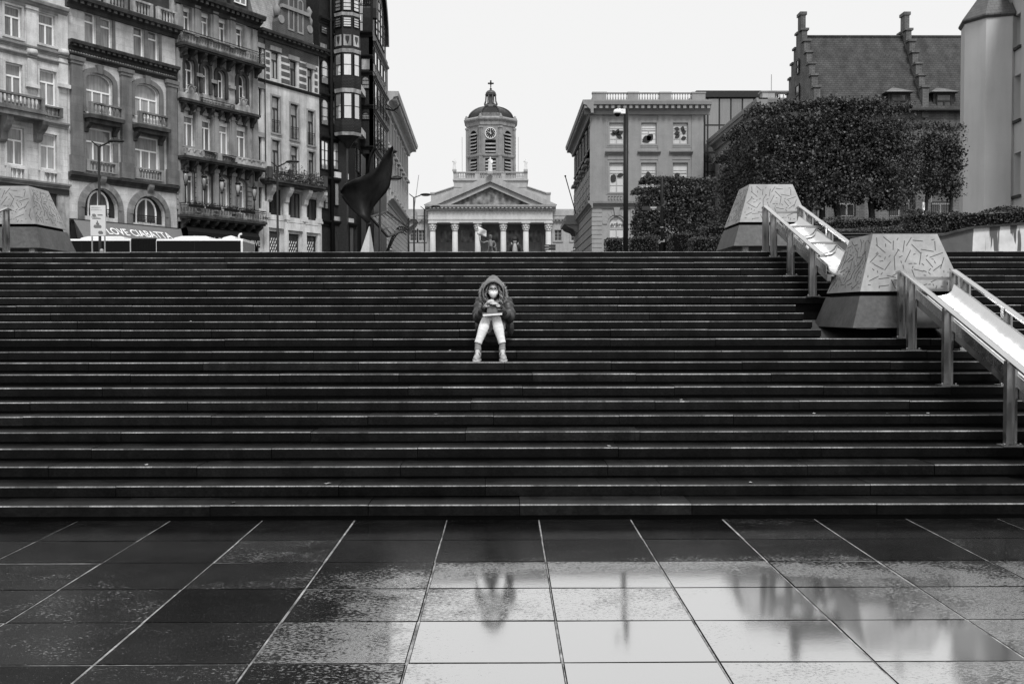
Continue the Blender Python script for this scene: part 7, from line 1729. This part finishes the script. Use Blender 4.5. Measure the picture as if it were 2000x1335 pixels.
def sculpture():
    """plain curved dark vane on a pale pyramidal foot"""
    Y = 45.0; root = thing('steel_sculpture', 'abstract curved black steel vane on a grey pyramid foot in front of the iron building', 'sculpture', (at(722, 490, Y).x, Y, PZ))
    top = [(664, 372), (672, 360), (690, 351), (707, 344), (725, 335), (740, 322), (751, 303), (760, 291), (767, 284)]
    bot = [(666, 382), (676, 397), (692, 414), (707, 427), (721, 437), (726, 412), (739, 393), (762, 362), (768, 300)]
    b = MB(); n = 24; m = 8
    def interp(P, t):
        x = t*(len(P)-1); i = min(int(x), len(P)-2); r = x-i
        P0, P1, P2, P3 = P[max(i-1, 0)], P[i], P[i+1], P[min(i+2, len(P)-1)]
        return [.5*(2*b_+(c-a)*r+(2*a-5*b_+4*c-d)*r*r+(3*b_-3*c+d-a)*r**3) for a, b_, c, d in zip(P0, P1, P2, P3)]
    g_ = []
    for i in range(n+1):
        t = i/n; A, B_ = interp(top, t), interp(bot, t); row = []
        for j in range(m+1):
            v = j/m; px, py = A[0]*(1-v)+B_[0]*v, A[1]*(1-v)+B_[1]*v; dy = .9*math.sin((px-664)/104*math.pi*1.15)+.25*math.sin(v*math.pi); row.append(b.vert(*at(px, py, Y+dy)))
        g_.append(row)
    for i in range(n):
        for j in range(m): b.face((g_[i][j], g_[i][j+1], g_[i+1][j+1], g_[i+1][j]), 1, True)
    o = b.build('vane', M_BLACKST, root); md = o.modifiers.new('t', 'SOLIDIFY'); md.thickness = .05
    a = at(722, 438, Y+.3); b = MB(); zb = PZ; x0, x1 = at(696, 490, Y).x, at(734, 490, Y).x
    P = [b.vert(x0-.25, Y-.6, zb), b.vert(x1-.22, Y-.75, zb), b.vert(x1+.12, Y+.3, zb), b.vert(x0+.2, Y+.9, zb), b.vert(a.x, a.y, a.z)]
    for k in range(4): b.face((P[k], P[(k+1) % 4], P[4]))
    b.face(P[:4]); b.build('pyramid_foot', stone('sculpture_foot', .42, var=.15, streak=.1, bump=.02), root)
    b = MB(); b.ball(tuple(a), .09, 10, 7); b.build('pivot', M_BLACKST, root)
sculpture()
def rider():
    Y = 150.0; c = at(958, 480, Y); root = thing('equestrian_statue', 'bronze rider on horseback raising a banner, on a pedestal before the church', 'statue', (c.x, Y, 8)); x0 = c.x; zt = at(958, 456, Y).z
    zb = zt-5.3; b = MB(); b.box(x0-1.6, x0+1.6, Y-2.6, Y+2.6, 7.5, zb-.2); b.box(x0-1.9, x0+1.9, Y-2.9, Y+2.9, 7.5, 8.3); b.box(x0-1.8, x0+1.8, Y-2.8, Y+2.8, zb-.5, zb); b.build('pedestal', M_CHURCHG, root)
    P = lambda x, y, z, r: (x0+x, Y+y, zb+z, r)
    b = MB(); limb(b, [P(0, -1.1, 2.0, .62), P(0, 0, 1.95, .60), P(0, 1.1, 2.1, .62)], 5, 12); limb(b, [P(0, -1.3, 2.3, .5), P(0, -1.75, 3.1, .30), P(.1, -2.0, 3.5, .24)]); limb(b, [P(.1, -2.0, 3.6, .22), P(.15, -2.5, 3.2, .14)])
    for s in (-1, 1): b.ball(P(s*.1, -1.9, 3.9, 0)[:3], (.05, .05, .14), 6, 5)
    for x, y, k in ((-.35, -1.2, .0), (.35, -1.2, .5), (-.35, 1.2, 0), (.35, 1.2, 0)):
        limb(b, [P(x, y, 1.7, .26), P(x, y-(.35*k if y < 0 else -.15), .95+k*.4, .15), P(x, y+(.1 if y > 0 else .1*k), .45+k*.35, .10), P(x, y-.05, .06+k*.4, .13)])
    limb(b, [P(0, 1.6, 2.3, .14), P(0, 1.95, 1.7, .16), P(0, 1.95, .9, .06)])
    remesh(b.build('horse', M_BRONZE, root), .10, 1)
    b = MB(); limb(b, [P(0, .1, 2.6, .42), P(0, 0, 3.3, .42), P(0, 0, 3.9, .46), P(0, 0, 4.3, .2)], squash=(1.2, .85)); b.ball(P(0, -.02, 4.75, 0)[:3], (.24, .28, .34), 10, 8); b.ball(P(0, -.05, 4.95, 0)[:3], (.26, .3, .2), 10, 6)
    for s in (-1, 1): limb(b, [P(s*.35, 0, 2.5, .27), P(s*.72, -.5, 2.0, .2), P(s*.72, -.2, 1.2, .13), P(s*.75, -.5, 1.05, .12)])
    limb(b, [P(.5, 0, 4.1, .17), P(.75, .1, 3.5, .15), P(.5, -.5, 3.2, .11)]); limb(b, [P(-.5, 0, 4.1, .17), P(-1.1, -.2, 3.9, .14), P(-1.5, -.4, 4.2, .10)])
    limb(b, [P(.3, .5, 4.1, .2), P(.6, .9, 3.0, .35), P(.6, 1.0, 2.3, .3)]); remesh(b.build('rider', M_BRONZE, root), .09, 1)
    b = MB(); b.tube([P(-1.3, -.4, 2.6, 0)[:3], P(-2.0, -.4, 6.6, 0)[:3]], .06, 6); b.build('banner_pole', M_BRONZE, root)
    b = MB(); rows = []
    for i in range(9):
        t = i/8; rows.append([b.vert(x0-1.95+.12*j*0+1.35*t, Y-.4+.25*math.sin(t*7+j), zb+6.4-1.3*j/4*(1-.25*t)-.7*t) for j in range(5)])
    for i in range(8):
        for j in range(4): b.face((rows[i][j], rows[i][j+1], rows[i+1][j+1], rows[i+1][j]), 1, True)
    o = b.build('banner', M_STATUE, root); o.modifiers.new('t', 'SOLIDIFY').thickness = .06
rider()
def litter():
    rnd = random.Random(8)
    spots = [(878, 695, 10), (1812, 805, 5), (1655, 802, 5), (1590, 806, 5), (1735, 810, 5), (852, 820, 5), (372, 620, 13), (455, 988, 0), (640, 940, 1), (1330, 780, 6), (1188, 870, 3), (286, 912, 2), (1466, 952, 1)]
    m = None
    for px, py, n in spots:
        Y = SY[n]+.10; z = SZ[n]+.004; r = ray(px, py); x = r.x*Y/r.y
        b = MB(Frame((0, 0), (1, 0))); b = MB(); a = rnd.uniform(0, 6.28)
        P = [(x+.028*math.cos(a+k*1.047)*(1.4 if k % 3 == 0 else .7), Y+.028*math.sin(a+k*1.047)*(1.4 if k % 3 == 0 else .7), z+rnd.uniform(.001, .012)) for k in range(6)]
        b.poly(P); o = b.build('fallen_leaf', M_GREYP); tag(o, 'tiny pale fallen leaf lying on the dark wet steps', 'leaf', 'fallen leaves on the steps')
litter()
